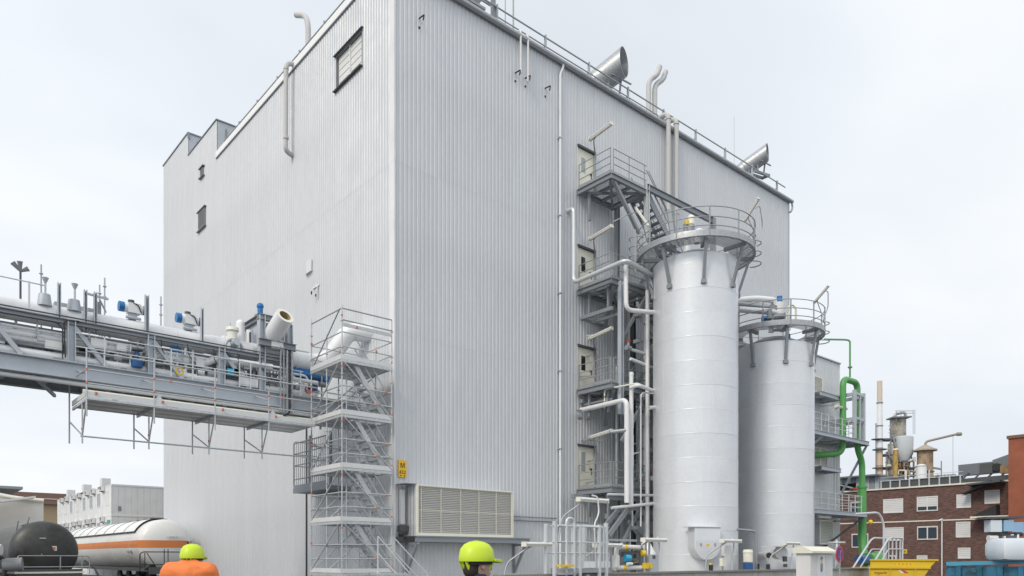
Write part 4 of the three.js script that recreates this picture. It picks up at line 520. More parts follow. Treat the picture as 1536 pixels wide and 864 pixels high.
{ // stair with white rails at the right end of the basin
  const t = thing('basin_stair', 'white tubular stair rails and landing at the right end of the bund wall', 'stair', [26.5, 0, 6]);
  for (const z of [6.0, 6.9]) part(t, 'stair_rail', [pipe([[24.2, 0.9, z], [26.6, 2.6, z], [27.0, 2.72, z], [28.5, 2.72, z], [28.5, 1.0, z]], 0.05, 0.2, 8), pipe([[24.9, 0.8, z], [26.7, 2.1, z], [28.5, 2.1, z]], 0.035, 0.2, 7)], M.railLight);
  for (const x of [26.7, 27.2, 27.7, 28.2]) part(t, 'post', [bar([x, 0.8, 6.9], [x, 2.72, 6.9], 0.06)], M.railLight);
  for (let i = 0; i < 6; i++) part(t, 'tread', [box(24.4 + i * 0.35, 24.75 + i * 0.35, 0.5 + i * 0.12, 0.56 + i * 0.12, 6.05, 6.85)], i % 2 ? M.galv : M.yellow); part(t, 'platform', [box(26.4, 29.2, 1.05, 1.2, 5.9, 6.95)], M.galv);
  part(t, 'safety_hoop', [new THREE.TorusGeometry(0.42, 0.045, 8, 20).rotateY(0.5).translate(22.2, 2.1, 6.2), new THREE.TorusGeometry(0.42, 0.045, 8, 20).rotateY(0.5).translate(22.2, 1.5, 6.2), arc([22.2, 2.4, 6.2], 0.4, 0, 6.28, 16, 0.04)], M.railLight);
  const u = thing('gooseneck_pipe', 'white pipe bending down from the lower landing beside the green pipe', 'pipe', [27.9, 1, 6]); part(u, 'pipe', [pipe([[25.6, 4.0, 5.6], [27.6, 4.15, 6.0], [28.0, 3.6, 6.1], [28.0, 1.2, 6.1]], 0.06, 0.4, 9)], M.railLight); part(u, 'lamp_head', [new THREE.SphereGeometry(0.12, 12, 8).translate(26.8, 3.6, 5.9)], M.yellow);
}
let SKIP;
{ // yellow skip
  const c = document.createElement('canvas'); c.width = 512; c.height = 128; const g = c.getContext('2d'); g.fillStyle = '#e0b61a'; g.fillRect(0, 0, 512, 128); g.fillStyle = '#7c6a18'; g.font = 'bold 58px sans-serif'; g.textBaseline = 'middle'; [...'FUORU'].forEach((ch, i) => g.fillText(ch, 30 + i * 96, 64)); const tex = new THREE.CanvasTexture(c); tex.colorSpace = THREE.SRGBColorSpace;
  const c2 = document.createElement('canvas'); c2.width = 256; c2.height = 64; const g2 = c2.getContext('2d'); g2.fillStyle = '#e0b61a'; g2.fillRect(0, 0, 256, 64); g2.fillStyle = '#151208'; g2.font = 'bold 50px sans-serif'; g2.textBaseline = 'middle'; g2.fillText('Ungzacht', 6, 34); const tex2 = new THREE.CanvasTexture(c2); tex2.colorSpace = THREE.SRGBColorSpace;
  const t = thing('skip', 'yellow skip with sloping end in front of the brick building', 'skip', [21, 0, 10.3]); SKIP = t; const z = 10.3, Yl = std(0.72, 0.50, 0.02, 0.45, 0, { map: rep(paintGrain, 0.3) });
  part(t, 'upper_wall', [extrude([[18.4, 1.16], [23.9, 1.16], [24.5, 1.5], [18.4, 1.5]], 0.06).translate(0, 0, z - 0.1)], Yl); part(t, 'lower_wall', [extrude([[18.3, 0.2], [22.6, 0.2], [23.9, 1.14], [18.3, 1.14]], 0.06).translate(0, 0, z - 0.04)], Yl);
  part(t, 'rim', [bar([18.3, 1.53, z - 0.04], [24.7, 1.53, z - 0.04], 0.14, 0.07)], Yl); part(t, 'mid_rim', [bar([18.15, 1.16, z + 0.05], [24.0, 1.16, z + 0.05], 0.12, 0.06)], Yl); for (const x of [18.3, 20.3, 22.6]) part(t, 'rib', [bar([x, 0.2, z + 0.05], [x, 1.13, z + 0.05], 0.12, 0.08)], Yl); part(t, 'rear_wall', [extrude([[18.4, 0.2], [22.6, 0.2], [24.5, 1.5], [18.4, 1.5]], 0.06).translate(0, 0, z - 1.9), box(18.34, 18.4, 0.2, 1.5, z - 1.84, z - 0.05)], Yl); part(t, 'bottom', [box(18.4, 22.6, 0.15, 0.2, z - 1.9, z)], Yl);
  const put = (w, h, x, y, zz, tx, nm) => { const m = new THREE.Mesh(new THREE.PlaneGeometry(w, h), std(1, 1, 1, 0.5, 0, { map: tx })); m.name = nm; m.position.set(x - 21, y, zz - 10.3); t.add(m); };
  put(1.9, 0.22, 21.5, 1.33, z - 0.034, tex, 'lettering'); put(1.4, 0.22, 19.4, 0.93, z + 0.024, tex2, 'lettering'); part(t, 'warning_sticker', [extrude([[21.2, 1.05], [21.6, 1.05], [22.0, 0.92], [21.6, 0.92]], 0.006).translate(0, 0, z + 0.022)], M.red); part(t, 'sticker_edge', [extrude([[21.0, 1.05], [21.2, 1.05], [21.6, 0.92], [21.3, 0.92]], 0.006).translate(0, 0, z + 0.022)], M.white);
}
SKIP.scale.x = 0.44; SKIP.rotation.y = -1.204; SKIP.position.set(21.2, 0, 9.6);
{ // blue containers and a white tank at the right edge, close to the camera
  const t = thing('blue_container', 'dull blue metal container at the bottom right corner, right of the yellow skip', 'container', [8, 0, 17.2]), m = std(0.03, 0.18, 0.32, 0.5, 0, { map: rep(dirtGrain, 0.5) });
  const R = V(0.7576, 0, 0.6528), C = V(-14.937, 0, 24.09), F = V(0.6528, 0, -0.7576), at = (px, d, y) => C.clone().addScaledVector(R, px * d).addScaledVector(F, d).setY(y); // a point so far right of and ahead of where the photographer stood
  part(t, 'side', [bar(at(0.585, 21, 0.7), at(0.745, 19.5, 0.7), 0.08, 1.4)], m); part(t, 'end', [bar(at(0.585, 21, 0.7), at(0.60, 23.5, 0.7), 0.08, 1.4)], m); part(t, 'top_rim', [bar(at(0.583, 21, 1.47), at(0.75, 19.5, 1.55), 0.2, 0.1)], std(0.06, 0.30, 0.44, 0.5)); for (let i = 0; i < 6; i++) part(t, 'rib', [bar(at(0.60 + i * 0.028, 20.75 - i * 0.27, 0), at(0.60 + i * 0.028, 20.75 - i * 0.27, 1.42), 0.12)], m); part(t, 'lifting_lug', [bar(at(0.62, 20.4, 1.3), at(0.62, 20.2, 1.3), 0.1)], m);
  const u = thing('water_tank', 'translucent white plastic tank in the lower right corner above the blue container', 'tank', [9, 1.4, 18]); const c = at(0.672, 20.2, 1.5); const g = new THREE.BoxGeometry(1.15, 0.62, 0.9, 6, 4, 5); const p = g.attributes.position; for (let i = 0; i < p.count; i++) { const v = V(p.getX(i) / 0.575, p.getY(i) / 0.31, p.getZ(i) / 0.45), k = Math.pow(Math.abs(v.x) ** 5 + Math.abs(v.y) ** 5 + Math.abs(v.z) ** 5, 0.2); p.setXYZ(i, v.x / k * 0.575, v.y / k * 0.31, v.z / k * 0.45); } g.computeVertexNormals();
  part(u, 'tank', [g.rotateY(-0.71).translate(c.x, 1.86, c.z)], std(0.62, 0.68, 0.74, 0.35)); part(u, 'filler_cap', [cyl([c.x - 0.1, 2.15, c.z], [c.x - 0.1, 2.24, c.z], 0.13)], M.darkGrey); part(u, 'filler_neck', [cyl([c.x + 0.2, 2.12, c.z], [c.x + 0.2, 2.28, c.z], 0.1)], M.white); part(u, 'side_valve', [cyl([c.x + 0.1, 2.28, c.z], [c.x + 0.35, 2.28, c.z + 0.1], 0.06)], M.dark);
  const k = at(0.653, 21.5, 0), pc = thing('pump_cart', 'pale blue and white equipment on dark arms above the white plastic tank', 'equipment', [k.x, 0, k.z]), q = (r, y) => [k.x + R.x * r, y, k.z + R.z * r]; part(pc, 'cabinet', [bar(q(-0.32, 2.55), q(0.0, 2.55), 0.3, 0.34)], std(0.62, 0.68, 0.72, 0.4)); part(pc, 'blue_cabinet', [bar(q(0.06, 2.56), q(0.34, 2.56), 0.3, 0.32)], std(0.28, 0.45, 0.62, 0.4)); part(pc, 'arm', [bar(q(-0.5, 2.78), q(0.6, 2.80), 0.4, 0.06), bar(q(-0.3, 2.33), q(0.36, 2.33), 0.1, 0.08), bar(q(0.02, 1.2), q(0.02, 2.75), 0.08)], M.darkGrey); part(pc, 'drum', [cyl(q(-0.3, 2.2), q(-0.05, 2.2), 0.09, 0.09, 14), cyl(q(0.12, 2.18), q(0.34, 2.18), 0.09, 0.09, 14)], M.white); part(pc, 'hose', [pipe([q(0.35, 2.2), q(0.8, 2.15), q(1.0, 1.6)], 0.04, 0.2, 7)], M.red); part(pc, 'base', [bar(q(-0.2, 1.2), q(0.25, 1.2), 0.3, 0.2)], M.dark);
}
// ---------------------------------------------------------------- pipe bridge into the side wall
const XL = -17; let bridge; // the bridge runs on past the left edge of the photo
{
  const t = bridge = thing('pipe_bridge', 'grey steel pipe bridge carrying pipes from the left edge into the side wall', 'pipe bridge', [-8, 7.2, -3.5]), zf = -2.4, zb = -4.6;
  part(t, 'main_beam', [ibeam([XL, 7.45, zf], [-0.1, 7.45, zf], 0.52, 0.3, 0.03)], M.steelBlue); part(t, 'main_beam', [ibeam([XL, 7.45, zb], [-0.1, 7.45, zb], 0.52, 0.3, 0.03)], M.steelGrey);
  for (let x = XL + 0.6; x < -0.3; x += 1.15) part(t, 'cross_beam', [bar([x, 7.4, zf - 0.1], [x, 7.4, zb + 0.1], 0.12, 0.2)], M.steelBlue);
  part(t, 'top_chord', [ibeam([XL, 8.95, zf], [-3.0, 8.95, zf], 0.14, 0.16, 0.02)], M.steelGrey); part(t, 'top_chord', [ibeam([XL, 8.95, zb], [-3.0, 8.95, zb], 0.14, 0.16, 0.02)], M.steelGrey);
  for (const x of [-14.8, -12.5, -10.2, -7.9, -5.6]) {
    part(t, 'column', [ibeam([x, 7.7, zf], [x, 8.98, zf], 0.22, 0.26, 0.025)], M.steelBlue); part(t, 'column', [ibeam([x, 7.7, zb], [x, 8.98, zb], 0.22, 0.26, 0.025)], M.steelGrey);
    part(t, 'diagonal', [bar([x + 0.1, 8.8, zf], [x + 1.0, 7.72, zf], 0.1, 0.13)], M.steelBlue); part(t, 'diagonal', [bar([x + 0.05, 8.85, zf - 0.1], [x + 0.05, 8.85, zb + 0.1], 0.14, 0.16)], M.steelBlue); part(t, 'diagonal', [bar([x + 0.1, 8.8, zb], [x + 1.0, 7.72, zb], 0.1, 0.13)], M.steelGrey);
  }
  // portal frame near the hall
  const f = part(t, 'portal_frame', [ibeam([-4.15, 7.7, zf], [-4.15, 10.45, zf], 0.22, 0.26, 0.025)], M.steelBlue);
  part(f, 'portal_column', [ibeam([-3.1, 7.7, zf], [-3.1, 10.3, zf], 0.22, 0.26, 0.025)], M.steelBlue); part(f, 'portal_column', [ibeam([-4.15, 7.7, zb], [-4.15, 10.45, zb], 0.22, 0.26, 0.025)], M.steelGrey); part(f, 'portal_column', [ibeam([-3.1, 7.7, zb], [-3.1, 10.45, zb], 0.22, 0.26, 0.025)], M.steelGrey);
  part(f, 'portal_beam', [ibeam([-4.15, 10.4, zf], [-4.15, 10.4, zb], 0.2, 0.2)], M.steelGrey); part(f, 'portal_beam', [ibeam([-4.3, 10.4, zf], [-3.0, 10.4, zf], 0.2, 0.2)], M.steelGrey); part(f, 'portal_beam', [ibeam([-4.3, 9.45, zf + 0.15], [-2.9, 9.45, zf + 0.15], 0.24, 0.2)], M.steelGrey);
  part(f, 'cladding', [box(-4.0, -3.15, 9.55, 10.32, zf - 0.35, zf - 0.3), box(-4.13, -4.08, 9.3, 10.28, zb + 0.6, zf - 0.2)], M.steelBlue);
  part(t, 'vertical_tray', [bar([-3.5, 7.0, zf + 0.17], [-3.5, 9.4, zf + 0.17], 0.06, 0.04), bar([-3.38, 7.0, zf + 0.17], [-3.38, 9.4, zf + 0.17], 0.06, 0.04), bar([-3.26, 7.0, zf + 0.2], [-3.26, 9.3, zf + 0.2], 0.05), bar([-3.08, 7.0, zf + 0.2], [-3.08, 9.3, zf + 0.2], 0.05), ...Array.from({ length: 9 }, (_, i) => box(-3.26, -3.08, 7.15 + i * 0.25, 7.19 + i * 0.25, zf + 0.18, zf + 0.21))], M.galv); part(t, 'cable_bundle', [pipe([[-3.17, 9.2, zf + 0.22], [-3.17, 7.0, zf + 0.22], [-3.4, 6.85, zf + 0.2]], 0.035, 0.1, 6)], M.dark);
}
const bp = (label, pts, r, mat, rings = [], bend) => { const t = thing('bridge_pipe', label, 'pipe', pts[0]); part(t, 'pipe', [pipe(pts, r, bend ?? r * 2.2, 16)], mat); for (const [x, w] of rings) { const y = pts[0][1], z = pts[0][2]; part(t, 'jacket_ring', [cyl([x, y, z], [x + w, y, z], r * 1.04, r * 1.04, 24)], mat); } return t; };
bp('fattest white pipe along the top of the bridge, rising into the side wall', [[XL, 9.2, -3.0], [-1.9, 9.22, -3.0], [-1.35, 9.35, -2.8], [-1.0, 9.95, -2.45], [-0.75, 10.5, -2.2], [0.2, 10.5, -1.9]], 0.34, M.jacketWhite, [[-14.3, 0.05], [-12.4, 0.05], [-10.3, 0.04], [-9.0, 0.04], [-8.4, 0.9], [-7.0, 0.03], [-6.9, 0.9], [-5.7, 0.03], [-4.4, 0.06], [-2.6, 0.04]], 0.5);
bp('grey pipe just under the fat white pipe on the bridge', [[XL, 8.62, -3.7], [-3.3, 8.62, -3.7]], 0.19, M.galv, [[-12, 0.05], [-9.5, 0.05], [-7, 0.05]]);
bp('beige pipe at the back of the bridge under the fat white pipe', [[XL, 8.6, -4.2], [-6.4, 8.6, -4.2]], 0.17, M.cream, [[-11, 0.05], [-8.7, 0.05]]);
bp('white pipe along the front of the bridge stepping up near its middle', [[XL, 8.42, -2.75], [-6.05, 8.42, -2.72], [-5.75, 8.63, -2.5], [-3.75, 8.63, -2.4]], 0.12, M.jacketWhite, [[-10, 0.05]], 0.3);
bp('white pipe lying on the front beam of the bridge', [[XL, 7.86, -2.6], [-2.0, 7.86, -2.6]], 0.13, M.jacketWhite, [[-13, 0.04], [-8.9, 0.04], [-4.9, 0.04]]);
bp('white pipe in the middle of the bridge floor', [[XL, 7.95, -3.4], [-1.5, 7.95, -3.4]], 0.16, M.jacket, [[-11.4, 0.05], [-6.3, 0.05]]);
bp('pale pipe hanging below the front beam of the bridge, upper of two', [[XL, 7.08, -2.45], [-2.2, 7.08, -2.45]], 0.075, M.jacketWhite);
bp('beige pipe hanging below the front beam of the bridge, lower of two', [[-9.9, 6.84, -2.3], [-2.2, 6.84, -2.3]], 0.07, M.cream);
bp('white pipe bending over above the hanging scaffold deck', [[-7.3, 6.6, -2.6], [-7.2, 6.85, -2.6], [-2.4, 6.85, -2.7]], 0.08, M.jacketWhite, [], 0.2);
bp('blue painted pipe between the portal frame and the scaffold tower', [[-3.05, 8.72, -3.0], [-1.2, 8.72, -3.0]], 0.22, M.blue, [[-2.5, 0.12]]);
bp('slim white pipe near the hall at the scaffold tower', [[-3.3, 8.35, -2.5], [-1.9, 8.35, -2.5]], 0.08, M.jacketWhite);
for (const [y, z, r, lab] of [[8.3, -4.35, 0.12, 'slim white pipe at the back of the bridge, level with the junction boxes'], [8.05, -4.05, 0.1, 'slim white pipe low at the back of the bridge'], [8.75, -3.1, 0.07, 'thin pipe hung just beneath the fat white pipe'], [8.12, -3.0, 0.09, 'slim white pipe between the two floor pipes of the bridge'], [7.62, -4.9, 0.1, 'white pipe outside the rear beam of the bridge']]) bp(lab, [[XL, y, z], [-1.6, y, z]], r, y === 8.75 ? M.galv : M.jacketWhite, [[-9.2 - r * 9, 0.05], [-6.6 - r * 5, 0.05]]);
bp('dark grey pipe on the left end of the bridge', [[XL, 8.25, -2.55], [-10.9, 8.18, -2.55]], 0.14, M.galv, [[-12.4, 0.1], [-11.1, 0.2]]);
{ // open pipe end pointing up to the right
  const t = thing('open_pipe', 'short white insulated pipe with an open beige mouth beside the portal frame', 'pipe', [-3.6, 9.7, -2.0]), A = V(-3.75, 9.72, -2.5), B = V(-3.62, 10.35, -1.55);
  part(t, 'jacket', [cyl(A, B, 0.33, 0.33, 28, true)], M.jacketWhite); const m = frameOf(A, B); part(t, 'insulation', [new THREE.RingGeometry(0.215, 0.333, 32).applyMatrix4(m).translate(...B.clone().sub(A).multiplyScalar(0.503).toArray())], M.ivory);
  part(t, 'bore', [cyl(A, B, 0.215, 0.215, 28, true)], std(0.42, 0.33, 0.18, 0.8, 0, { side: THREE.DoubleSide })); part(t, 'foot', [box(-3.85, -3.4, 9.3, 9.62, -2.6, -2.2)], M.jacketWhite);
  const u = thing('blue_motor', 'small bright blue motor on top of the portal frame', 'motor', [-3.95, 10.5, -3.3]); part(u, 'motor', [cyl([-3.95, 10.62, -3.0], [-3.95, 10.95, -3.0], 0.1), new THREE.SphereGeometry(0.13, 12, 8).translate(-3.95, 10.98, -3.0)], M.blue); part(u, 'base', [cyl([-3.95, 10.5, -3.0], [-3.95, 10.64, -3.0], 0.24, 0.2)], M.blue);
}
{ // actuators with blue ends on the fat pipe
  const t = thing('valve_actuator', 'valve actuator with blue ends on the fat white pipe, outside the hall silhouette', 'actuator', [0, 0, 0]);
  part(t, 'body', [cyl([-0.24, 0.36, 0], [0.32, 0.36, 0], 0.16, 0.16, 16), box(-0.14, 0.24, 0.18, 0.5, -0.14, 0.17)], M.jacketWhite); part(t, 'end_cap', [cyl([-0.40, 0.36, 0], [-0.24, 0.36, 0], 0.165, 0.165, 16)], M.blue); part(t, 'end_cap', [cyl([0.32, 0.36, 0], [0.44, 0.36, 0], 0.155, 0.155, 16)], M.blue);
  part(t, 'switch_head', [cyl([-0.02, 0.5, 0], [-0.02, 0.62, 0], 0.1, 0.1, 12)], M.darkGrey); part(t, 'yoke', [box(-0.1, 0.14, 0, 0.22, -0.1, 0.1), cyl([-0.2, 0.02, 0.1], [0.25, 0.02, 0.1], 0.05)], M.steelBlue); part(t, 'hose', [pipe([[0.0, 0.5, 0.15], [0.15, 0.45, 0.22], [0.25, 0.2, 0.16]], 0.018, 0.1, 6)], M.dark);
  t.position.set(-8.35, 9.56, -2.9); copyOf(t, [-6.55, 9.56, -2.9], 0, 'valve actuator with blue ends on the fat white pipe, just inside the hall silhouette');
}
{ // upright channels, cable hoods and small poles along the bridge
  const post = (x, y0, y1, w, lab) => { const t = thing('bridge_post', lab, 'post', [x, y0, -2.55]); part(t, 'channel', [box(x - w / 2, x - w / 2 + 0.02, y0, y1, -2.62, -2.48), box(x + w / 2 - 0.02, x + w / 2, y0, y1, -2.62, -2.48), box(x - w / 2 + 0.02, x + w / 2 - 0.02, y0, y1, -2.62, -2.6)], M.steelBlue); part(t, 'clamp', [box(x - w / 2 - 0.01, x + w / 2 + 0.01, y0 + 0.1, y0 + 0.16, -2.47, -2.455)], M.steelBlue); };
  post(-10.5, 8.9, 10.15, 0.09, 'grey channel post right of the left cable hood'); post(-9.78, 8.8, 10.1, 0.09, 'grey channel post right of the right cable hood'); post(-9.5, 8.8, 10.1, 0.09, 'grey channel post left of the bracketed brace'); post(-7.98, 8.95, 10.35, 0.12, 'grey channel post right of the left blue-ended actuator'); post(-6.2, 8.95, 10.3, 0.08, 'slim grey post right of the right blue-ended actuator');
  for (const [x, lab] of [[-10.85, 'white cable hood with a small mast, left one on the fat pipe'], [-10.05, 'white cable hood with a small mast, right one on the fat pipe']]) { const t = thing('cable_hood', lab, 'hood', [x, 9.5, -2.8]); part(t, 'hood', [cyl([x, 9.42, -2.8], [x, 9.78, -2.8], 0.21, 0.16, 18)], M.steelBlue); part(t, 'mast', [cyl([x + 0.02, 9.78, -2.8], [x + 0.02, 10.2, -2.8], 0.03)], M.steelBlue); part(t, 'mast_head', [cyl([x + 0.02, 10.15, -2.8], [x + 0.02, 10.3, -2.8], 0.04, 0.1)], M.steelBlue); }
  const c = thing('cable_tray', 'grey cable tray running beside the fat pipe towards the hall', 'cable tray', [-8, 9.7, -3.4]); part(c, 'tray', [bar([-10.5, 9.72, -3.45], [-9.2, 9.72, -3.45], 0.3, 0.12), bar([-7.9, 9.62, -3.45], [-6.6, 9.62, -3.45], 0.2, 0.06), bar([-3.0, 9.66, -3.3], [-1.9, 9.66, -3.3], 0.16, 0.08)], M.galv); part(c, 'brace', [bar([-9.4, 9.9, -2.5], [-9.1, 9.65, -3.0], 0.04), bar([-9.78, 10.0, -2.55], [-9.1, 10.0, -2.7], 0.06), bar([-7.2, 9.35, -3.45], [-7.2, 9.6, -3.45], 0.04)], M.steelBlue); part(c, 'side_tray', [bar([-9.35, 9.1, -2.9], [-9.35, 9.9, -2.9], 0.12, 0.16)], M.steelGrey);
  const r = thing('bridge_handrail', 'thin handrail behind the fat pipe on the bridge', 'railing', [-10, 9.5, -4.4]); part(r, 'rail', [rail([XL, 9.95, -4.5], [-3.2, 9.95, -4.5]), rail([XL, 9.5, -4.5], [-3.2, 9.5, -4.5])], M.rail);
  const s = thing('left_handrail', 'pale handrail on the near edge of the bridge at the left border', 'railing', [-12, 9.5, -2.4]); part(s, 'rail', [rail([XL, 10.0, -2.45], [-10.9, 9.95, -2.45])], M.railLight); part(s, 'baluster', [-13, -12.2, -11.3].map((x) => bar([x, 9.0, -2.45], [x, 9.98, -2.45], 0.05)), M.railLight);
  [[-10.97, 10.6, 'scaffold standard above the left cable hood'], [-9.16, 10.62, 'tall scaffold standard left of the actuators'], [-9.31, 10.35, 'short scaffold standard left of the tall one'], [-7.4, 10.4, 'scaffold standard between the two actuators']].forEach(([x, y, lab]) => { const t = thing('scaffold_standard', lab, 'scaffold pole', [x, 7.7, -3.6]); const w = x + 0.15; part(t, 'tube', [cyl([w, 7.7, -3.6], [w, y + 0.35, -3.6], 0.024)], M.galv); part(t, 'rosette', [y - 0.3, y + 0.05].map((q) => cyl([w, q, -3.6], [w, q + 0.025, -3.6], 0.06)), M.steelBlue); });
  const h = thing('horn_cluster', 'dark cluster of horn loudspeakers on a short pole at the left border', 'loudspeaker', [-11.5, 10, -3]); part(h, 'pole', [cyl([-11.45, 9.3, -3], [-11.45, 10.45, -3], 0.03)], M.darkGrey); for (const [dx, dy, dz] of [[-0.2, 0.22, 0], [-0.03, 0.28, 0.1], [0.2, 0.12, 0.05]]) part(h, 'horn', [cyl([-11.45, 10.4, -3], [-11.45 + dx, 10.4 + dy, -3 + dz], 0.03, 0.08, 14)], M.grey);
}
{ // blind flange valve and small gear on the bridge
  const t = thing('relief_valve', 'white valve with a cream capped neck on the fat pipe before the portal frame', 'valve', [-5.1, 9.2, -2.8]); part(t, 'neck', [cyl([-5.07, 9.4, -2.75], [-5.07, 9.8, -2.75], 0.17, 0.17, 18)], M.ivory); part(t, 'cap', [cyl([-5.07, 9.78, -2.75], [-5.07, 9.9, -2.75], 0.23, 0.21, 18)], M.ivory); part(t, 'collar', [cyl([-5.35, 9.2, -3.0], [-5.2, 9.2, -3.0], 0.42, 0.42, 24), cyl([-5.0, 9.2, -3.0], [-4.85, 9.2, -3.0], 0.42, 0.42, 24)], M.jacketWhite); part(t, 'port', [cyl([-5.07, 9.3, -2.7], [-5.02, 9.35, -2.45], 0.14, 0.14, 16)], M.steelBlue); part(t, 'bolt_ring', [new THREE.TorusGeometry(0.3, 0.05, 8, 20).translate(-5.07, 9.15, -2.62)], M.galv);
  const inst = thing('pressure_vessel', 'white upright pots clustered behind the portal frame', 'vessel', [-4.6, 9.3, -3.3]); part(inst, 'pot', [cyl([-4.65, 9.3, -3.1], [-4.65, 10.2, -3.1], 0.16, 0.16, 16), new THREE.SphereGeometry(0.16, 14, 8).translate(-4.65, 10.2, -3.1), cyl([-4.35, 9.3, -3.0], [-4.35, 10.0, -3.0], 0.13, 0.13, 16)], M.jacketWhite); part(inst, 'sight_glass', [box(-4.42, -4.36, 9.5, 9.9, -2.86, -2.84)], M.darkGrey); part(inst, 'mast', [cyl([-4.95, 9.5, -3.3], [-4.95, 10.25, -3.3], 0.02)], M.steelBlue);
  const blue = (label, x, y, z, s) => { const b = thing('blue_valve', label, 'valve', [x, y, z]); part(b, 'body', [cyl([x, y - 0.24 * s, z], [x, y - 0.02 * s, z], 0.17 * s, 0.2 * s, 14)], M.blueDeep); part(b, 'stem', [cyl([x, y, z], [x, y + 0.3 * s, z], 0.06 * s)], M.blueDeep); part(b, 'handwheel', [cyl([x, y + 0.3 * s, z], [x, y + 0.35 * s, z], 0.17 * s)], M.darkGrey); };
  blue('deep blue valve with a black handwheel on the front beam of the bridge', -8.33, 8.1, -2.35, 1); blue('small blue valve behind the scaffold tower on the bridge', -1.95, 8.3, -2.7, 0.8);
  const bx = (label, x0, x1, y0, y1, z, m) => { const b = thing('junction_box', label, 'junction box', [x0, y0, z]); part(b, 'case', [box(x0, x1, y0, y1, z - 0.1, z)], m); part(b, 'lid_seam', [box(x0, x1, y0 + 0.04, y0 + 0.055, z, z + 0.004)], M.steelBlue); };
  bx('white junction box left of the first bridge column', -10.9, -10.42, 8.05, 8.3, -2.42, M.white); bx('white junction box right of the first bridge column', -9.65, -9.2, 8.3, 8.6, -2.42, M.white); bx('small white junction box left of the deep blue valve', -8.9, -8.62, 8.34, 8.55, -2.44, M.white); bx('white box on the bridge floor left of the portal frame', -4.95, -4.3, 7.78, 8.08, -2.32, M.white); bx('light grey control box on the bridge beneath the stepped pipe', -5.1, -4.6, 8.1, 8.4, -2.6, M.jacket);
  for (const [x, y, lab] of [[-6.9, 8.72, 'blue pump motor under the top chord, left one'], [-5.3, 8.72, 'blue pump motor under the top chord, right one']]) { const b = thing('pump_motor', lab, 'motor', [x, y, -2.9]); part(b, 'motor', [cyl([x - 0.25, y, -2.85], [x + 0.2, y, -2.85], 0.12, 0.12, 14)], M.blue); part(b, 'coupling', [cyl([x + 0.2, y, -2.85], [x + 0.5, y, -2.85], 0.08)], M.steelBlue); }
  const cy = thing('valve_motor', 'light blue motor with a dark gearbox in front of the stepped pipe', 'motor', [-5.3, 8.1, -2.4]); part(cy, 'motor', [cyl([-5.42, 8.2, -2.4], [-5.18, 8.2, -2.4], 0.13, 0.13, 14)], M.cyan); part(cy, 'gearbox', [box(-5.16, -4.98, 8.05, 8.35, -2.5, -2.35)], M.darkGrey);
  for (let i = 0; i < 24; i++) { const x = -13.9 + i * 0.47; part(bridge, 'hanger', [bar([x, 8.9, -2.55 - (i % 3) * 0.5], [x, 7.75 + (i % 4) * 0.2, -2.55 - (i % 3) * 0.5], 0.03, 0.04)], M.galv); if (i % 2) part(bridge, 'pipe_saddle', [box(x - 0.05, x + 0.12, 7.72, 7.8, -2.75, -2.45)], M.steelGrey); }
  for (let i = 0; i < 13; i++) { const x = -7.4 + i * 0.37 + (i % 3) * 0.08, z = -2.75 - (i % 4) * 0.28; part(bridge, 'riser_pipe', [pipe([[x, 7.75, z], [x, 8.35 + (i % 3) * 0.16, z], [x + 0.22, 8.42 + (i % 3) * 0.16, z - 0.2]], 0.035 + (i % 3) * 0.018, 0.1, 8)], i % 4 ? M.jacketWhite : M.galv); }
  for (const [x, y, w, h] of [[-13.2, 8.3, 0.4, 0.3], [-12.2, 8.0, 0.3, 0.4], [-7.45, 8.15, 0.28, 0.2], [-6.4, 8.25, 0.26, 0.32], [-4.75, 8.45, 0.3, 0.2], [-2.6, 7.95, 0.3, 0.3]]) part(bridge, 'terminal_box', [box(x, x + w, y, y + h, -2.62, -2.5)], M.white);
  for (let i = 0; i < 8; i++) part(bridge, 'underside_brace', [bar([-15 + i * 1.9, 7.15, -2.45], [-14.1 + i * 1.9, 7.0, -4.5], 0.08, 0.1)], M.steelBlue);
  { const w = thing('bridge_cables', 'dark cables along the near top edge of the pipe bridge, looping down its columns', 'cables', [-8, 9, -2.3]); part(w, 'cable', [pipe([[XL, 9.08, -2.3], [-3.2, 9.08, -2.3]], 0.022, 0.1, 6)], M.darkGrey); part(w, 'cable', [pipe([[XL, 8.84, -2.29], [-10.6, 8.84, -2.29], [-10.45, 8.7, -2.29], [-10.45, 7.75, -2.29]], 0.018, 0.12, 6)], M.dark); part(w, 'cable', [pipe([[-10.0, 9.0, -2.28], [-10.42, 8.95, -2.28], [-10.38, 7.8, -2.28]], 0.02, 0.15, 6)], M.dark);
    for (let i = 0; i < 5; i++) part(w, 'loop', [pipe([[-7.6 + i * 0.85, 8.9, -2.32], [-7.55 + i * 0.85, 8.5, -2.34], [-7.3 + i * 0.85, 8.3, -2.4], [-7.2 + i * 0.85, 7.9, -2.5]], 0.014, 0.15, 5)], M.dark);
    const g = thing('bridge_conduits', 'thin conduits strung between the pipes of the bridge', 'conduits', [-8, 8.2, -3]); const r2 = rng(19); for (let i = 0; i < 12; i++) { const y = 7.82 + i * 0.085, z = -2.62 - r2() * 1.6, a = XL + r2() * 3, b = -7 + r2() * 5; part(g, 'conduit', [pipe([[a, y, z], [b, y, z], [b + 0.15, y - 0.25, z]], 0.018 + r2() * 0.03, 0.1, 7)], [M.galv, M.jacketWhite, M.jacket, M.steelGrey][i % 4]); }
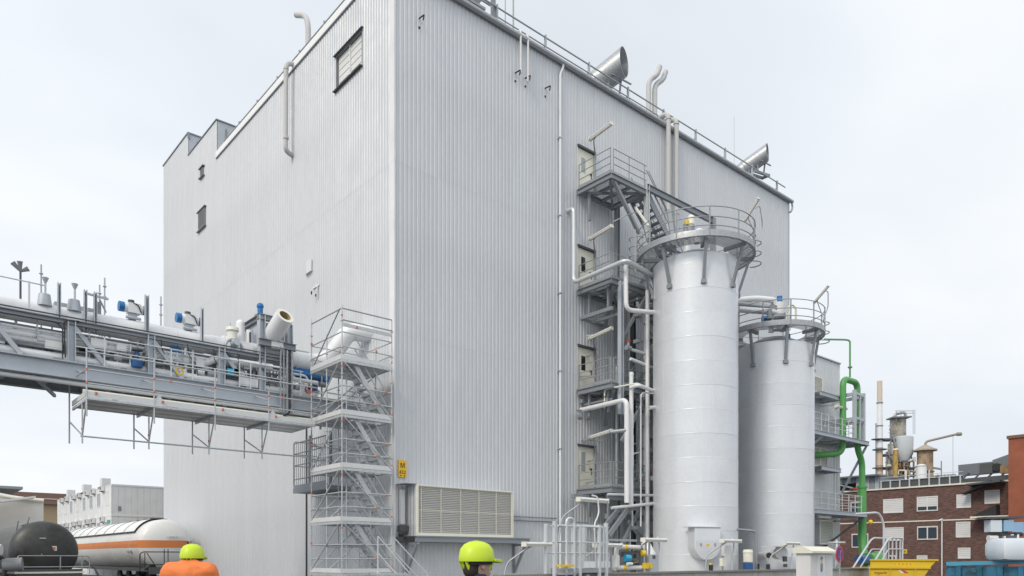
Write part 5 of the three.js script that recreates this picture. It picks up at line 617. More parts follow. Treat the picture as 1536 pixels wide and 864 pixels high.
    const h = thing('front_handrail', 'thin galvanised handrail along the near beam of the pipe bridge', 'railing', [-8, 7.7, -2.27]); part(h, 'rail', [rail([-10.1, 8.62, -2.26], [-2.6, 8.62, -2.26]), rail([-10.1, 8.2, -2.26], [-2.6, 8.2, -2.26])], M.railLight); part(h, 'post', [-9.3, -7.3, -6.6, -5.0, -4.6, -2.7].map((x) => bar([x, 7.7, -2.26], [x, 8.64, -2.26], 0.035)), M.railLight); }
  const rd = rng(5), kinds = [M.galv, M.steelBlue, M.jacketWhite, M.steelGrey, M.darkGrey]; // small supports, drains and valves between the pipes
  for (let i = 0; i < 150; i++) { const x = -14 + i * 0.083 + rd() * 0.15, z = -2.5 - rd() * 1.3, y = 7.75 + rd() * 0.2, h = 0.25 + rd() * 0.75, v = bridge; part(v, 'drain_stem', [cyl([x, y, z], [x, y + h, z], 0.012 + rd() * 0.03, undefined, 8)], kinds[Math.floor(rd() * 3)]); part(v, 'drain_valve', [cyl([x - 0.1, y + h * 0.6, z], [x + 0.1 + rd() * 0.1, y + h * 0.6, z], 0.05 + rd() * 0.06, undefined, 10)], kinds[Math.floor(rd() * 5)]); }
  for (const [x, y, lab] of [[-7.0, 7.95, 'yellow tag ring on the white pipe of the bridge'], [-2.35, 8.0, 'red handwheel near the hall end of the bridge']]) { const v = thing('hand_valve', lab, 'valve', [x, y, -2.4]); part(v, 'wheel', [new THREE.TorusGeometry(0.12, 0.025, 7, 18).translate(x, y, -2.36)], lab[0] === 'y' ? M.yellow : M.red); part(v, 'spindle', [cyl([x, y, -2.6], [x, y, -2.34], 0.03)], M.galv); }
}
// ---------------------------------------------------------------- scaffolding: hanging walkway and stair tower
const tube = (a, b) => cyl(a, b, 0.0242, 0.0242, 8);
const clip = (t, x, y, z) => part(t, 'coupler', [cyl([x, y - 0.035, z], [x, y + 0.035, z], 0.034, 0.034, 8)], M.orangeClip);
{
  const t = thing('hanging_scaffold', 'galvanised scaffold walkway hung below the pipe bridge', 'scaffold', [-6, 5, -2]), y = 6.5, zf = -1.25, zb = -3.25, xs = [-10.0, -8.1, -6.2, -4.35, -2.6];
  xs.forEach((x, i) => {
    if (i === 4) return;
    part(t, 'standard', [tube([x, 5.15, zf - 0.6], [x, 6.45, zf - 0.6])], M.scaf); part(t, 'standard', [tube([x, i === 3 ? 6.1 : 5.9, zf], [x, i === 3 ? 7.45 : 7.95, zf])], M.scaf); part(t, 'standard', [tube([x - 0.1, 5.3, zb], [x - 0.1, 7.9, zb])], M.scaf);
    part(t, 'transom', [bar([x, y - 0.09, zf], [x, y - 0.09, zb], 0.05, 0.09)], M.scaf); part(t, 'bracket_tube', [tube([x, y - 0.1, zf], [x, 5.4, zf - 0.6])], M.scaf); part(t, 'bracket_tube', [tube([x - 0.1, y - 0.5, zb], [x, 5.4, zf - 0.62])], M.scaf); part(t, 'tie_tube', [tube([x - 0.1, 7.75, zb], [x + 0.05, 7.2, zf - 0.2])], M.scaf);
    clip(t, x, 7.31, zf); clip(t, x, 6.9, zf); clip(t, x, 5.6, zf - 0.6); if (i % 2) clip(t, x + 0.5, 7.31, zf); clip(t, x + 0.25, 6.62, zf + 0.02);
    const x1 = xs[i + 1]; for (let k = 0; k < 6; k++) part(t, 'deck_plank', [box(x + 0.02, x1 - 0.02, y - 0.06, y, zf - 0.05 - (k + 1) * 0.32, zf - 0.07 - k * 0.32)], k % 2 ? M.scaf : M.jacket);
    part(t, 'toe_board', [box(x + 0.01, x1 - 0.01, y, y + 0.16, zf - 0.03, zf)], M.toe);
    part(t, 'ledger', [box(x, x1, y - 0.09, y - 0.02, zf - 0.01, zf + 0.03)], M.scaf);
  });
  for (const q of [7.85, 7.31, 6.9]) part(t, 'guard_rail', [tube([-10.0, q, zf], [-2.5, q, zf])], M.scaf); part(t, 'guard_rail', [tube([-10.0, 7.31, zf], [-10.1, 7.31, zb])], M.scaf); part(t, 'long_tube', [tube([-10.05, 5.37, zf - 0.6], [-2.6, 5.37, zf - 0.6])], M.scaf); part(t, 'toe_board', [box(-10.03, -10.0, y, y + 0.16, zb, zf - 0.04)], M.toe);
  for (const x of [-7.95, -4.2]) part(t, 'toe_board_clip', [extrude([[x - 0.12, y + 0.16], [x + 0.12, y + 0.16], [x, y + 0.36]], 0.02).translate(0, 0, zf - 0.03)], M.toe);
}
{
  const t = thing('scaffold_tower', 'galvanised scaffold stair tower with orange couplers at the corner of the hall', 'scaffold tower', [-1.45, 0, -0.65]), x0 = -2.46, x1 = -0.45, z1 = 0.52, z0 = -1.85, decks = [1.1, 2.93, 4.8, 6.66, 8.58];
  for (const [x, z, top] of [[x0, z1, 10.45], [x1, z1, 10.35], [x0, z0, 10.55], [x1, z0, 9.4], [x0, -0.62, 9.7], [x1, -0.62, 9.6], [-1.35, z0, 9.2], [-1.1, z1 - 0.4, 4.2]]) { part(t, 'standard', [tube([x, 0, z], [x, top, z])], M.scaf); for (let y = 0.6; y < top; y += 0.93) part(t, 'rosette', [cyl([x, y, z], [x, y + 0.015, z], 0.06, 0.06, 8)], M.scaf); }
  decks.forEach((y, i) => {
    for (let k = 0; k < 5; k++) part(t, 'deck_plank', [box(x0 + 0.05, x1 - 0.02, y - 0.06, y, z0 + 0.04 + k * 0.32, z0 + 0.34 + k * 0.32)], k % 2 ? M.scaf : M.jacket);
    for (let k = 0; k < 2; k++) part(t, 'deck_plank', [box(x0 + 0.05 + k * 0.3, x0 + 0.33 + k * 0.3, y - 0.06, y, -0.22, z1 - 0.04)], M.jacket); if (i === 4) part(t, 'deck_plank', [box(x0 + 0.66, x1 - 0.02, y - 0.06, y, -0.22, z1 - 0.04)], M.scaf);
    part(t, 'toe_board', [box(x0, x1, y, y + (i > 1 && i < 4 ? 0.17 : 0.15), z1 + 0.025, z1 + 0.05)], M.toe); part(t, 'toe_board', [box(x0 - 0.05, x0 - 0.025, y, y + 0.16, z0, z1)], M.toe);
    part(t, 'ledger', [box(x0, x1, y - 0.11, y - 0.02, z1 + 0.01, z1 + 0.05)], M.scaf); part(t, 'ledger', [box(x0 - 0.05, x0 - 0.01, y - 0.11, y - 0.02, z0, z1)], M.scaf); part(t, 'ledger', [tube([x1, y - 0.06, z0], [x1, y - 0.06, z1]), tube([x0, y - 0.06, z0], [x1, y - 0.06, z0])], M.scaf);
    for (const q of i === 4 ? [0.45, 0.95] : [0.5, 1.0]) { part(t, 'guard_rail', [tube([x0, y + q, z1], [x1, y + q, z1])], M.scaf); part(t, 'guard_rail', [tube([x0, y + q, z0], [x0, y + q, z1])], M.scaf); part(t, 'guard_rail', [tube([x1, y + q, z0], [x1, y + q, z1])], M.scaf); part(t, 'guard_rail', [tube([x0, y + q, z0], [x1, y + q, z0])], M.scaf); }
    const lo = i ? decks[i - 1] : 0;
    part(t, 'brace', [tube([x0 + 0.03, y - 0.08, z1 + 0.05], [x1, lo + 0.05, z1 + 0.05])], M.scaf); part(t, 'brace', [tube([x0 - 0.05, y - 0.08, z1 - 0.1], [x0 - 0.05, lo + 0.1, z0 + 0.1])], M.scaf); part(t, 'brace', [tube([x1, y - 0.08, z0 + 0.2], [x1, lo + 0.1, z1 - 0.1])], M.scaf);
    const f = part(t, 'stair_flight', [bar([x0 + 0.55, y - 0.02, -0.16], [x1 - 0.2, lo + 0.05, -0.16], 0.03, 0.17)], M.scaf); part(f, 'stringer', [bar([x0 + 0.55, y - 0.02, 0.40], [x1 - 0.2, lo + 0.05, 0.40], 0.03, 0.17)], M.scaf);
    for (let k = 0; k < 8; k++) { const q = (k + 0.7) / 8.4, x = x0 + 0.55 + q * (x1 - x0 - 0.75), yy = y - 0.02 - q * (y - lo - 0.07); part(f, 'tread', [box(x - 0.10, x + 0.10, yy - 0.02, yy + 0.015, -0.14, 0.38)], M.scaf); }
    part(f, 'handrail', [tube([x0 + 0.55, y + 0.9, 0.43], [x1 - 0.15, lo + 1.0, 0.43]), tube([x0 + 0.55, y + 0.45, 0.43], [x1 - 0.15, lo + 0.5, 0.43])], M.scaf);
    clip(t, x0, y - 0.25, z1); clip(t, x1, y + 0.2, z1); clip(t, x0, y + 1.0, z0 + 0.06); clip(t, -1.1, y + 0.5, z1 + 0.02); clip(t, x1 - 0.25, y - 0.9, z1 + 0.05); clip(t, x0, y - 0.75, z0); clip(t, -1.3, y + 0.95, z0);
  });
  decks.forEach((y, i) => { const lo = i ? decks[i - 1] : 0; for (const z of [-0.62, z0]) part(t, 'brace', [tube([x0 + 0.05, lo + 0.1, z + 0.04], [x1 - 0.05, y - 0.1, z + 0.04])], M.scaf); part(t, 'transom', [tube([x0, lo + 0.93, -0.62], [x1, lo + 0.93, -0.62])], M.scaf); part(t, 'transom', [tube([x1, lo + 0.55, z0], [x1, lo + 0.55, z1])], M.scaf); part(t, 'transom', [tube([x0, y - 0.13, -0.62], [x1, y - 0.13, -0.62])], M.scaf); part(t, 'inner_rail', [tube([-1.9, lo + 1.0, -0.2], [x1, lo + 1.0, -0.2])], M.scaf); part(t, 'inner_rail', [tube([-1.9, lo + 0.5, -0.2], [x1, lo + 0.5, -0.2])], M.scaf); part(t, 'inner_post', [tube([-1.9, lo, -0.2], [-1.9, y, -0.2])], M.scaf); });
  for (const y of [10.35, 9.95]) part(t, 'guard_rail', [tube([x0, y, z1], [x1, y, z1])], M.rail); part(t, 'guard_rail', [tube([x0, y0(10.35), z0], [x0, 10.35, z1])], M.rail); part(t, 'guard_plank', [bar([x0, 9.78, z1 + 0.03], [x1, 9.78, z1 + 0.03], 0.03, 0.12)], M.scaf); part(t, 'brace', [tube([x0 - 0.03, 10.35, z1 - 0.1], [x0 - 0.03, 8.7, z0 + 0.2])], M.rail); clip(t, x0, 10.1, z1); clip(t, x1, 9.95, z1); clip(t, x0, 9.6, z0); clip(t, -1.9, 9.78, z1 + 0.05);
  part(t, 'short_tube', [tube([-1.3, 9.95, 0.2], [-1.0, 10.15, -0.5])], M.rail);
  function y0(v) { return v; }
  const g = part(t, 'entry_stair', [bar([x1, 1.05, 0.75], [1.1, 0.05, 0.95], 0.05, 0.17), bar([x1, 1.05, 1.35], [1.1, 0.05, 1.55], 0.05, 0.17)], M.scaf); for (let k = 0; k < 4; k++) part(g, 'tread', [box(x1 + 0.2 + k * 0.38, x1 + 0.45 + k * 0.38, 0.85 - k * 0.24, 0.88 - k * 0.24, 0.8, 1.35)], M.scaf);
  part(g, 'handrail', [tube([x1, 2.35, 0.7], [0.85, 1.0, 0.95]), tube([x1, 1.85, 0.7], [0.85, 0.5, 0.95]), tube([-1.25, 2.4, 0.9], [-0.1, 1.05, 1.2]), tube([-1.25, 1.8, 0.9], [-0.2, 0.6, 1.2]), tube([0.85, 0, 0.95], [0.85, 1.05, 0.95]), tube([-1.25, 0.3, 0.9], [-1.25, 2.4, 0.9])], M.railLight); part(g, 'landing', [box(-1.4, x1, 1.0, 1.08, 0.6, 1.5)], M.scaf);
}
{ // caged platform on the side wall behind the tower
  const t = thing('caged_platform', 'dark grey platform with a barred cage on the side wall behind the scaffold tower', 'platform', [0, 4.4, -5.2]), x = -1.05, z0 = -6.5, z1 = -3.4;
  part(t, 'floor_frame', [box(x, 0, 4.42, 4.56, z0, z1), box(x - 0.03, x, 4.40, 4.60, z0, z1)], M.steelGrey); part(t, 'kick_plate', [box(x - 0.01, x + 0.01, 4.6, 4.75, z0, z1)], M.steelGrey);
  part(t, 'cage_bar', Array.from({ length: 16 }, (_, i) => cyl([x, 4.6, z0 + 0.1 + i * 0.19], [x, 6.6, z0 + 0.1 + i * 0.19], 0.013, 0.013, 6)), M.galv); part(t, 'cage_rail', [5.0, 5.6, 6.1, 6.55].map((y) => tube([x, y, z0], [x, y, z1])), M.steelGrey); part(t, 'side_rail', [pipe([[0, 4.7, z0], [x, 4.7, z0], [x, 6.65, z0], [0, 6.65, z0]], 0.025, 0.12, 7), rail([0, 5.6, z0], [x, 5.6, z0]), rail([0, 6.1, z0], [x, 6.1, z0])], M.rail); part(t, 'dark_column', [box(-0.6, -0.5, 4.56, 6.9, -6.0, -5.9), box(-0.5, -0.4, 4.56, 6.9, -4.3, -4.2)], M.steelGrey); part(t, 'fitting', [cyl([-0.8, 4.7, -5.4], [-0.4, 4.7, -5.4], 0.12)], M.steelGrey);
}
// ---------------------------------------------------------------- left background: site offices, tank wagons
M.officeGlass = std(0.16, 0.19, 0.23, 0.1);
{
  const b = thing('site_office', 'white three-storey block of container offices left of the hall', 'container block', [0.52, 0, -45.75]), x = 0.52, z = -45.75, wallM = std(0.80, 0.81, 0.81, 0.5, 0, { map: rep(paintGrain, 0.3) }), n = 8, L = 3.0;
  for (let f = 0; f < 3; f++) for (let i = 0; i < n; i++) part(b, 'container_front', [box(x, x + 0.05, f * 2.6 + 0.04, f * 2.6 + 2.54, z - (i + 1) * L + 0.04, z - i * L - 0.04), box(x - 0.02, x + 0.05, f * 2.6 + 2.54, f * 2.6 + 2.64, z - (i + 1) * L, z - i * L), box(x - 0.02, x + 0.05, f * 2.6, f * 2.6 + 2.54, z - i * L - 0.04, z - i * L + 0.04)], wallM);
  for (let f = 0; f < 3; f++) for (let k = 0; k < 14; k++) part(b, 'end_panel', [box(x + 0.05 + k * 0.5, x + 0.54 + k * 0.5, f * 2.6, f * 2.6 + 2.56, z, z + 0.03)], M.white); part(b, 'end_frame', [box(x, x + 7.1, 2.52, 2.66, z, z + 0.06), box(x, x + 7.1, 5.14, 5.26, z, z + 0.06), box(x, x + 7.1, 7.72, 7.86, z, z + 0.06)], wallM); part(b, 'roof', [box(x, x + 7.1, 7.8, 7.84, z - n * L, z)], M.grey); part(b, 'core', [box(x + 0.06, x + 7, 0, 7.78, z - n * L, z - 0.01)], M.grey);
  const rd = rng(8); for (let f = 0; f < 3; f++) for (let i = 0; i < n; i++) { const zc = z - (i + 0.5) * L, y = f * 2.6 + 0.9, open = rd() < 0.55; const w = part(b, 'window_frame', [box(x - 0.03, x, y, y + 1.25, zc - 0.6, zc - 0.54), box(x - 0.03, x, y, y + 1.25, zc + 0.54, zc + 0.6), box(x - 0.03, x, y + 1.19, y + 1.25, zc - 0.54, zc + 0.54), box(x - 0.03, x, y, y + 0.06, zc - 0.54, zc + 0.54), box(x - 0.028, x, y + 0.06, y + 1.19, zc - 0.03, zc + 0.03)], M.white); part(w, open ? 'pane' : 'shutter', [box(x - 0.012, x - 0.002, y + 0.06, y + 1.19, zc - 0.54, zc + 0.54)], open ? M.officeGlass : M.white); }
  part(b, 'green_sign', [box(x - 0.04, x - 0.022, 4.55, 4.85, z - 1.4, z - 0.4)], std(0.04, 0.35, 0.25, 0.5)); part(b, 'wall_mark', [box(x + 0.5, x + 0.75, 5.6, 6.0, z + 0.03, z + 0.05)], M.grey);
  const cond = thing('air_conditioner', '', 'air conditioner', [0, 0, 0], 'air conditioners along the container offices'); part(cond, 'case', [box(-0.26, 0, 0, 0.46, -0.35, 0.35)], M.white); part(cond, 'fan_grille', [cyl([-0.28, 0.23, 0], [-0.26, 0.23, 0], 0.18, 0.18, 16)], M.darkGrey); part(cond, 'bracket', [bar([-0.3, -0.03, -0.25], [0, -0.03, -0.25], 0.04), bar([-0.3, -0.03, 0.25], [0, -0.03, 0.25], 0.04), bar([-0.3, -0.05, 0.25], [0, -0.2, 0.25], 0.04)], M.darkGrey);
  let first = true; for (const y of [7.42, 4.75]) for (let i = 0; i < 7; i++) { const p = [x - 0.03, y, z - 2.6 - i * 3.0 - (i % 2) * 0.5], lab = `small air conditioner on the container offices, ${['nearest', 'second', 'third', 'fourth', 'fifth', 'sixth', 'farthest'][i]} of the ${y > 6 ? 'upper' : 'lower'} row`; if (first) { cond.position.set(...p); cond.userData.label = lab; first = false; } else copyOf(cond, p, 0, lab); }
  [4, 11.5, 19].forEach((d, i) => { const t = thing('roof_vent_box', ['nearest white box on the roof edge of the container offices', 'middle white box on the roof edge of the container offices', 'farthest white box on the roof edge of the container offices'][i], 'roof box', [x + 0.3, 7.85, z - d]); part(t, 'box', [box(x + 0.05, x + 0.75, 7.85, 8.65, z - d - 0.4, z - d + 0.4)], M.white); part(t, 'foot', [box(x - 0.1, x + 0.8, 7.8, 7.87, z - d - 0.6, z - d + 0.6)], M.darkGrey); });
  const lump = thing('timber_stack', 'stack of brown timber and rubble on the low roof beside the container offices', 'timber stack', [2.5, 4, -44]); for (let i = 0; i < 9; i++) part(lump, 'beam', [bar([1.2 + i * 0.55, 4.15 + (i * 37 % 5) * 0.09, -44.4], [1.5 + i * 0.55, 4.5 + (i * 53 % 4) * 0.12, -43.2], 0.28, 0.3)], i % 3 ? M.rust : M.darkGrey); part(lump, 'pallet', [box(1, 6.6, 3.9, 4.05, -44.8, -42.8)], M.rust);
  const shed = thing('low_shed', 'flat-roofed low shed carrying the timber stack behind the white tank', 'shed', [4, 0, -43.8]); part(shed, 'wall', [box(0.9, 6.7, 0, 3.8, -44.9, -42.7)], M.jacketWhite); part(shed, 'roof', [box(0.8, 6.8, 3.803, 3.9, -45.0, -42.6)], M.grey);
}
function wagon(label, cx, cy, zEnd, r, L, mat, dome) {
  const t = thing('tank_wagon', label, 'tank wagon', [cx, 0, zEnd - 3]);
  const prof = [[0.001, dome]]; for (let i = 1; i <= 10; i++) { const a = i / 10 * Math.PI / 2; prof.push([r * Math.sin(a), dome * Math.cos(a)]); } prof.push([r, -L]); prof.push([r * 0.6, -L - dome * 0.8], [0.001, -L - dome]);
  part(t, 'tank', [lathe(prof, 56).rotateX(Math.PI / 2).translate(cx, cy, zEnd - dome)], mat);
  part(t, 'frame', [box(cx - 1.2, cx + 1.2, 0.85, 1.05, zEnd - L, zEnd + 0.9), box(cx - 1.3, cx + 1.3, 0.72, 1.1, zEnd + 0.9, zEnd + 1.1)], M.darkGrey);
  for (let k = 0; k < 4; k++) { const z = zEnd - 1.2 - k * 2.2; part(t, 'wheel_set', [cyl([cx - 0.78, 0.46, z], [cx - 0.64, 0.46, z], 0.46, 0.46, 20), cyl([cx + 0.64, 0.46, z], [cx + 0.78, 0.46, z], 0.46, 0.46, 20), cyl([cx - 0.64, 0.46, z], [cx + 0.64, 0.46, z], 0.09)], M.darkGrey); }
  return t;
}
{
  const cx = -2.02, cy = 2.38, r = 1.47, zE = -21.0, t = wagon('white tank wagon with an orange stripe and a ribbed sunshade beside the side wall', cx, cy, zE, r, 30, std(0.80, 0.80, 0.785, 0.35, 0, { map: rep(paintGrain, 0.2) }), 0.62);
  const orange = std(0.72, 0.24, 0.07, 0.45, 0, { map: rep(paintGrain, 0.3) });
  const band = []; { const pos = []; const y0 = -0.16, y1 = 0.24, pt = (s, u, y) => { const rr = Math.sqrt(r * r - y * y) + 0.012; return s < 0 ? [cx - rr, cy + y, zE - 0.62 - u] : null; }; // along the flank
    for (let k = 0; k < 15; k++) for (const y of [y0, (y0 + y1) / 2 - 0.001]) { const h = (y1 - y0) / 2, a = pt(-1, k * 2, y), b = pt(-1, k * 2 + 2, y), c = pt(-1, k * 2 + 2, y + h), d = pt(-1, k * 2, y + h); pos.push(...a, ...c, ...b, ...a, ...d, ...c); }
    for (let k = 0; k < 28; k++) { const f = (a, y) => { const q = Math.sqrt(Math.max(0, r * r - y * y)), x = -q * Math.cos(a), s = Math.min(1, Math.hypot(x, y) / r); return [cx + x * 1.008, cy + y, zE - 0.62 + 0.62 * Math.sqrt(1 - s * s) + 0.022]; }; const a0 = k / 28 * Math.PI, a1 = (k + 1) / 28 * Math.PI; if (k >= 22 && k < 24) continue; const a = f(a0, y0), b = f(a1, y0), c = f(a1, y1), d = f(a0, y1); pos.push(...a, ...b, ...c, ...a, ...c, ...d); }
    const g = new THREE.BufferGeometry(); g.setAttribute('position', new THREE.Float32BufferAttribute(pos, 3)); g.computeVertexNormals(); orange.side = THREE.DoubleSide; part(t, 'orange_stripe', [g], orange); }
  part(t, 'number_plate', [bar([cx + 1.14, cy - 0.2, zE - 0.19], [cx + 1.14, cy + 0.2, zE - 0.19], 0.14, 0.02, V(0, 0, 1))], M.darkGrey);
  const shadeGeo = (a0, a1, rr, z0, z1) => { const pos = []; for (let k = 0; k < 10; k++) { const b0 = a0 + (a1 - a0) * k / 10, b1 = a0 + (a1 - a0) * (k + 1) / 10, p = (a, z) => [cx + Math.cos(a) * rr, cy + Math.sin(a) * rr, z]; pos.push(...p(b0, z0), ...p(b1, z0), ...p(b1, z1), ...p(b0, z0), ...p(b1, z1), ...p(b0, z1)); } const g = new THREE.BufferGeometry(); g.setAttribute('position', new THREE.Float32BufferAttribute(pos, 3)); g.computeVertexNormals(); return g; };
  const shM = std(0.76, 0.76, 0.75, 0.4); shM.side = THREE.DoubleSide;
  for (let i = 0; i < 11; i++) part(t, 'sunshade_panel', [shadeGeo(0.5, Math.PI - 0.5, r + 0.09, zE - 1.7 - i * 2.5, zE - 4.17 - i * 2.5)], shM);
  for (let i = 0; i < 12; i++) { const pts = []; for (let k = 0; k <= 14; k++) { const a = 0.48 + (Math.PI - 0.96) * k / 14; pts.push(V(cx + Math.cos(a) * (r + 0.10), cy + Math.sin(a) * (r + 0.10), zE - 1.7 - i * 2.5)); } part(t, 'sunshade_rib', [sweep(pts, 0.022, 6)], i ? M.rail : M.darkGrey); }
  part(t, 'sunshade_edge', [bar([cx - (r + 0.11) * Math.cos(0.5), cy + (r + 0.11) * Math.sin(0.5), zE - 1.7], [cx - (r + 0.11) * Math.cos(0.5), cy + (r + 0.11) * Math.sin(0.5), zE - 29], 0.04, 0.05)], M.darkGrey);
  for (let i = 0; i < 5; i++) part(t, 'weld_band', [new THREE.TorusGeometry(r + 0.002, 0.012, 6, 48).translate(cx, cy, zE - 2.4 - i * 4.2)], M.white);
  const c = document.createElement('canvas'); c.width = 256; c.height = 32; const g = c.getContext('2d'); g.fillStyle = '#e4e3e0'; g.fillRect(0, 0, 256, 32); g.fillStyle = '#6e6e70'; g.font = 'bold 24px sans-serif'; g.fillText('0 8 Bis 40 t', 44, 24); const tex = new THREE.CanvasTexture(c); tex.colorSpace = THREE.SRGBColorSpace; const m = new THREE.Mesh(new THREE.PlaneGeometry(1.0, 0.12), std(0.9, 0.9, 0.88, 0.5, 0, { map: tex })); m.name = 'lettering'; m.position.set(0.4, cy + 0.42, 3 + 0.025); t.add(m);
  part(t, 'data_panel', [bar([cx - 1.44, cy - 0.62, zE - 2.0], [cx - 1.44, cy - 0.62, zE - 3.1], 0.01, 0.03), bar([cx - 1.46, cy - 0.4, zE - 2.0], [cx - 1.46, cy - 0.4, zE - 2.3], 0.01, 0.14), bar([cx - 1.46, cy - 0.4, zE - 2.6], [cx - 1.46, cy - 0.4, zE - 3.0], 0.01, 0.06)], M.grey);
  part(t, 'end_rail', [pipe([[cx - 1.75, 0.9, zE + 1.0], [cx - 1.75, 1.85, zE + 1.0], [cx - 1.6, 1.95, zE + 1.0], [cx + 1.2, 1.95, zE + 1.0], [cx + 1.2, 0.9, zE + 1.0]], 0.03, 0.15, 7), tube([cx - 1.5, 0.9, zE + 1.0], [cx - 1.5, 1.9, zE + 1.0]), tube([cx - 1.4, 1.9, zE + 1.0], [cx - 0.8, 0.9, zE + 1.0]), tube([cx - 0.5, 0.9, zE + 1.0], [cx - 0.5, 2.1, zE + 1.0]), tube([cx - 0.3, 0.9, zE + 1.0], [cx - 0.3, 2.1, zE + 1.0]), tube([cx - 1.7, 1.25, zE + 1.0], [cx + 1.2, 1.25, zE + 1.0])], M.railDark); part(t, 'step_box', [extrude([[cx - 1.5, 0.95], [cx - 0.9, 0.95], [cx - 0.9, 1.25], [cx - 1.15, 1.25]], 0.4).translate(0, 0, zE + 0.4)], M.dark);
}
{
  const cx = -8.54, cy = 1.95, r = 1.47, zE = -17.4, t = wagon('dark grey tank wagon seen from its rounded end at the left border', cx, cy, zE, r, 14, std(0.055, 0.06, 0.062, 0.42, 0, { map: rep(dirtGrain, 0.2) }), 0.75);
  part(t, 'label_plate', [box(cx + 0.2, cx + 0.42, cy + 0.02, cy + 0.24, zE - 0.035, zE - 0.02)], M.white); part(t, 'label_mark', [box(cx + 0.25, cx + 0.37, cy + 0.07, cy + 0.19, zE - 0.02, zE - 0.012)], M.orangeClip); part(t, 'chalk_mark', [box(cx - 0.28, cx - 0.02, cy + 0.6, cy + 0.63, zE - 0.10, zE - 0.06), box(cx - 0.22, cx + 0.0, cy - 0.16, cy - 0.13, zE - 0.03, zE - 0.01)], M.cream);
  part(t, 'end_rail', [pipe([[cx - 1.3, 0.9, zE + 1.0], [cx - 1.3, 1.72, zE + 1.0], [cx + 1.55, 1.72, zE + 1.0], [cx + 1.62, 1.6, zE + 1.0], [cx + 1.62, 0.85, zE + 1.0]], 0.025, 0.12, 7), tube([cx + 0.4, 0.9, zE + 1.0], [cx + 0.4, 1.72, zE + 1.0]), tube([cx + 1.3, 0.9, zE + 1.0], [cx + 1.3, 1.72, zE + 1.0]), tube([cx - 1.3, 1.2, zE + 1.0], [cx + 1.6, 1.2, zE + 1.0])], M.rail); part(t, 'end_sill', [box(cx - 1.4, cx + 1.4, 0.9, 0.98, zE + 0.9, zE + 1.12)], M.cream); part(t, 'brake_hose', [pipe([[cx + 1.5, 1.5, zE + 0.4], [cx + 1.9, 1.2, zE + 0.5], [cx + 2.1, 0.7, zE + 0.6]], 0.05, 0.2, 7)], M.darkGrey); part(t, 'ladder', [tube([cx - 0.75, 3.0, zE - 0.7], [cx - 0.5, 3.6, zE - 1.5]), tube([cx - 1.2, 2.6, zE - 0.6], [cx - 0.95, 3.4, zE - 1.5]), tube([cx - 0.9, 3.15, zE - 0.9], [cx - 0.6, 3.3, zE - 0.9])], M.darkGrey);
  const u = thing('shunting_loco', 'dark machinery with white tanks half cut by the left border, low down', 'machinery', [-11.5, 0, -17]); part(u, 'white_tank', [cyl([-13.4, 2.05, -16.3], [-10.6, 1.98, -15.0], 0.24, 0.24, 16)], M.jacketWhite); part(u, 'engine_block', [box(-13, -10.7, 0.7, 1.75, -17.5, -16.0), box(-12.2, -11.4, 1.75, 1.95, -17.2, -16.4)], M.darkGrey); part(u, 'cylinder', [cyl([-10.5, 1.3, -15.4], [-9.8, 1.35, -15.2], 0.3, 0.3, 18)], M.grey); part(u, 'hose', [pipe([[-10.8, 1.8, -15.6], [-10.4, 1.5, -15.3], [-10.5, 0.8, -15.2]], 0.09, 0.2, 8)], M.dark); part(u, 'base', [box(-13.2, -10.2, 0.3, 0.7, -17.6, -15.2)], M.rust);
}
{ // far left: pale shed with a curved roof, and brown block behind
  const t = thing('curved_shed', 'pale shed with a curved beige roof edge at the left border behind the dark tank', 'shed', [-12, 0, -44]); const prof = []; for (let i = 0; i <= 12; i++) { const u = i / 12; prof.push([-17 + u * 12.3, 6.0 + 4.2 * (1 - u) ** 1.8]); }
  part(t, 'gable', [extrude([[-17, 0], ...prof, [-4.7, 0]], 0.3).translate(0, 0, -44)], std(0.80, 0.79, 0.74, 0.6, 0, { map: rep(paintGrain, 0.1) })); part(t, 'roof_edge', [sweep(prof.map(([x, y]) => V(x, y + 0.05, -43.7)), 0.16, 8)], M.cream); part(t, 'awning', [bar([-17, 4.0, -42.5], [-5.5, 6.2, -42.5], 1.6, 0.15)], M.white); part(t, 'roof', [bar([-11, 7.0, -44.1], [-11, 7.0, -52], 10, 0.2)], M.grey);
  for (let i = 0; i < 5; i++) part(t, 'window', [box(-12.5 + i * 1.5, -11.6 + i * 1.5, 2.2, 3.4, -43.7, -43.66)], i % 2 ? M.glassPale : M.jacketWhite);
  const b = thing('brown_block', 'brown block with a red-brown roof between the pale shed and the container offices', 'building', [6, 0, -117]); part(b, 'wall', [box(2.5, 9.5, 0, 10.2, -122, -116)], std(0.36, 0.28, 0.17, 0.8)); part(b, 'roof', [box(1.8, 9.8, 10.2, 12.0, -122.5, -115.5)], std(0.22, 0.13, 0.11, 0.8)); part(b, 'roof_seam', [box(1.8, 9.8, 11.0, 11.1, -115.5, -115.42)], M.cream); part(b, 'pillar', [box(2.6, 4.0, 5, 10.1, -116, -115.7), box(8.9, 9.4, 5, 10.1, -116, -115.7)], M.cream); part(b, 'window', [box(4.6, 5.1, 7.4, 8.8, -116, -115.9)], M.white); part(b, 'canopy', [box(2, 9.6, 4.7, 5.3, -116, -113.5)], M.galv);
}
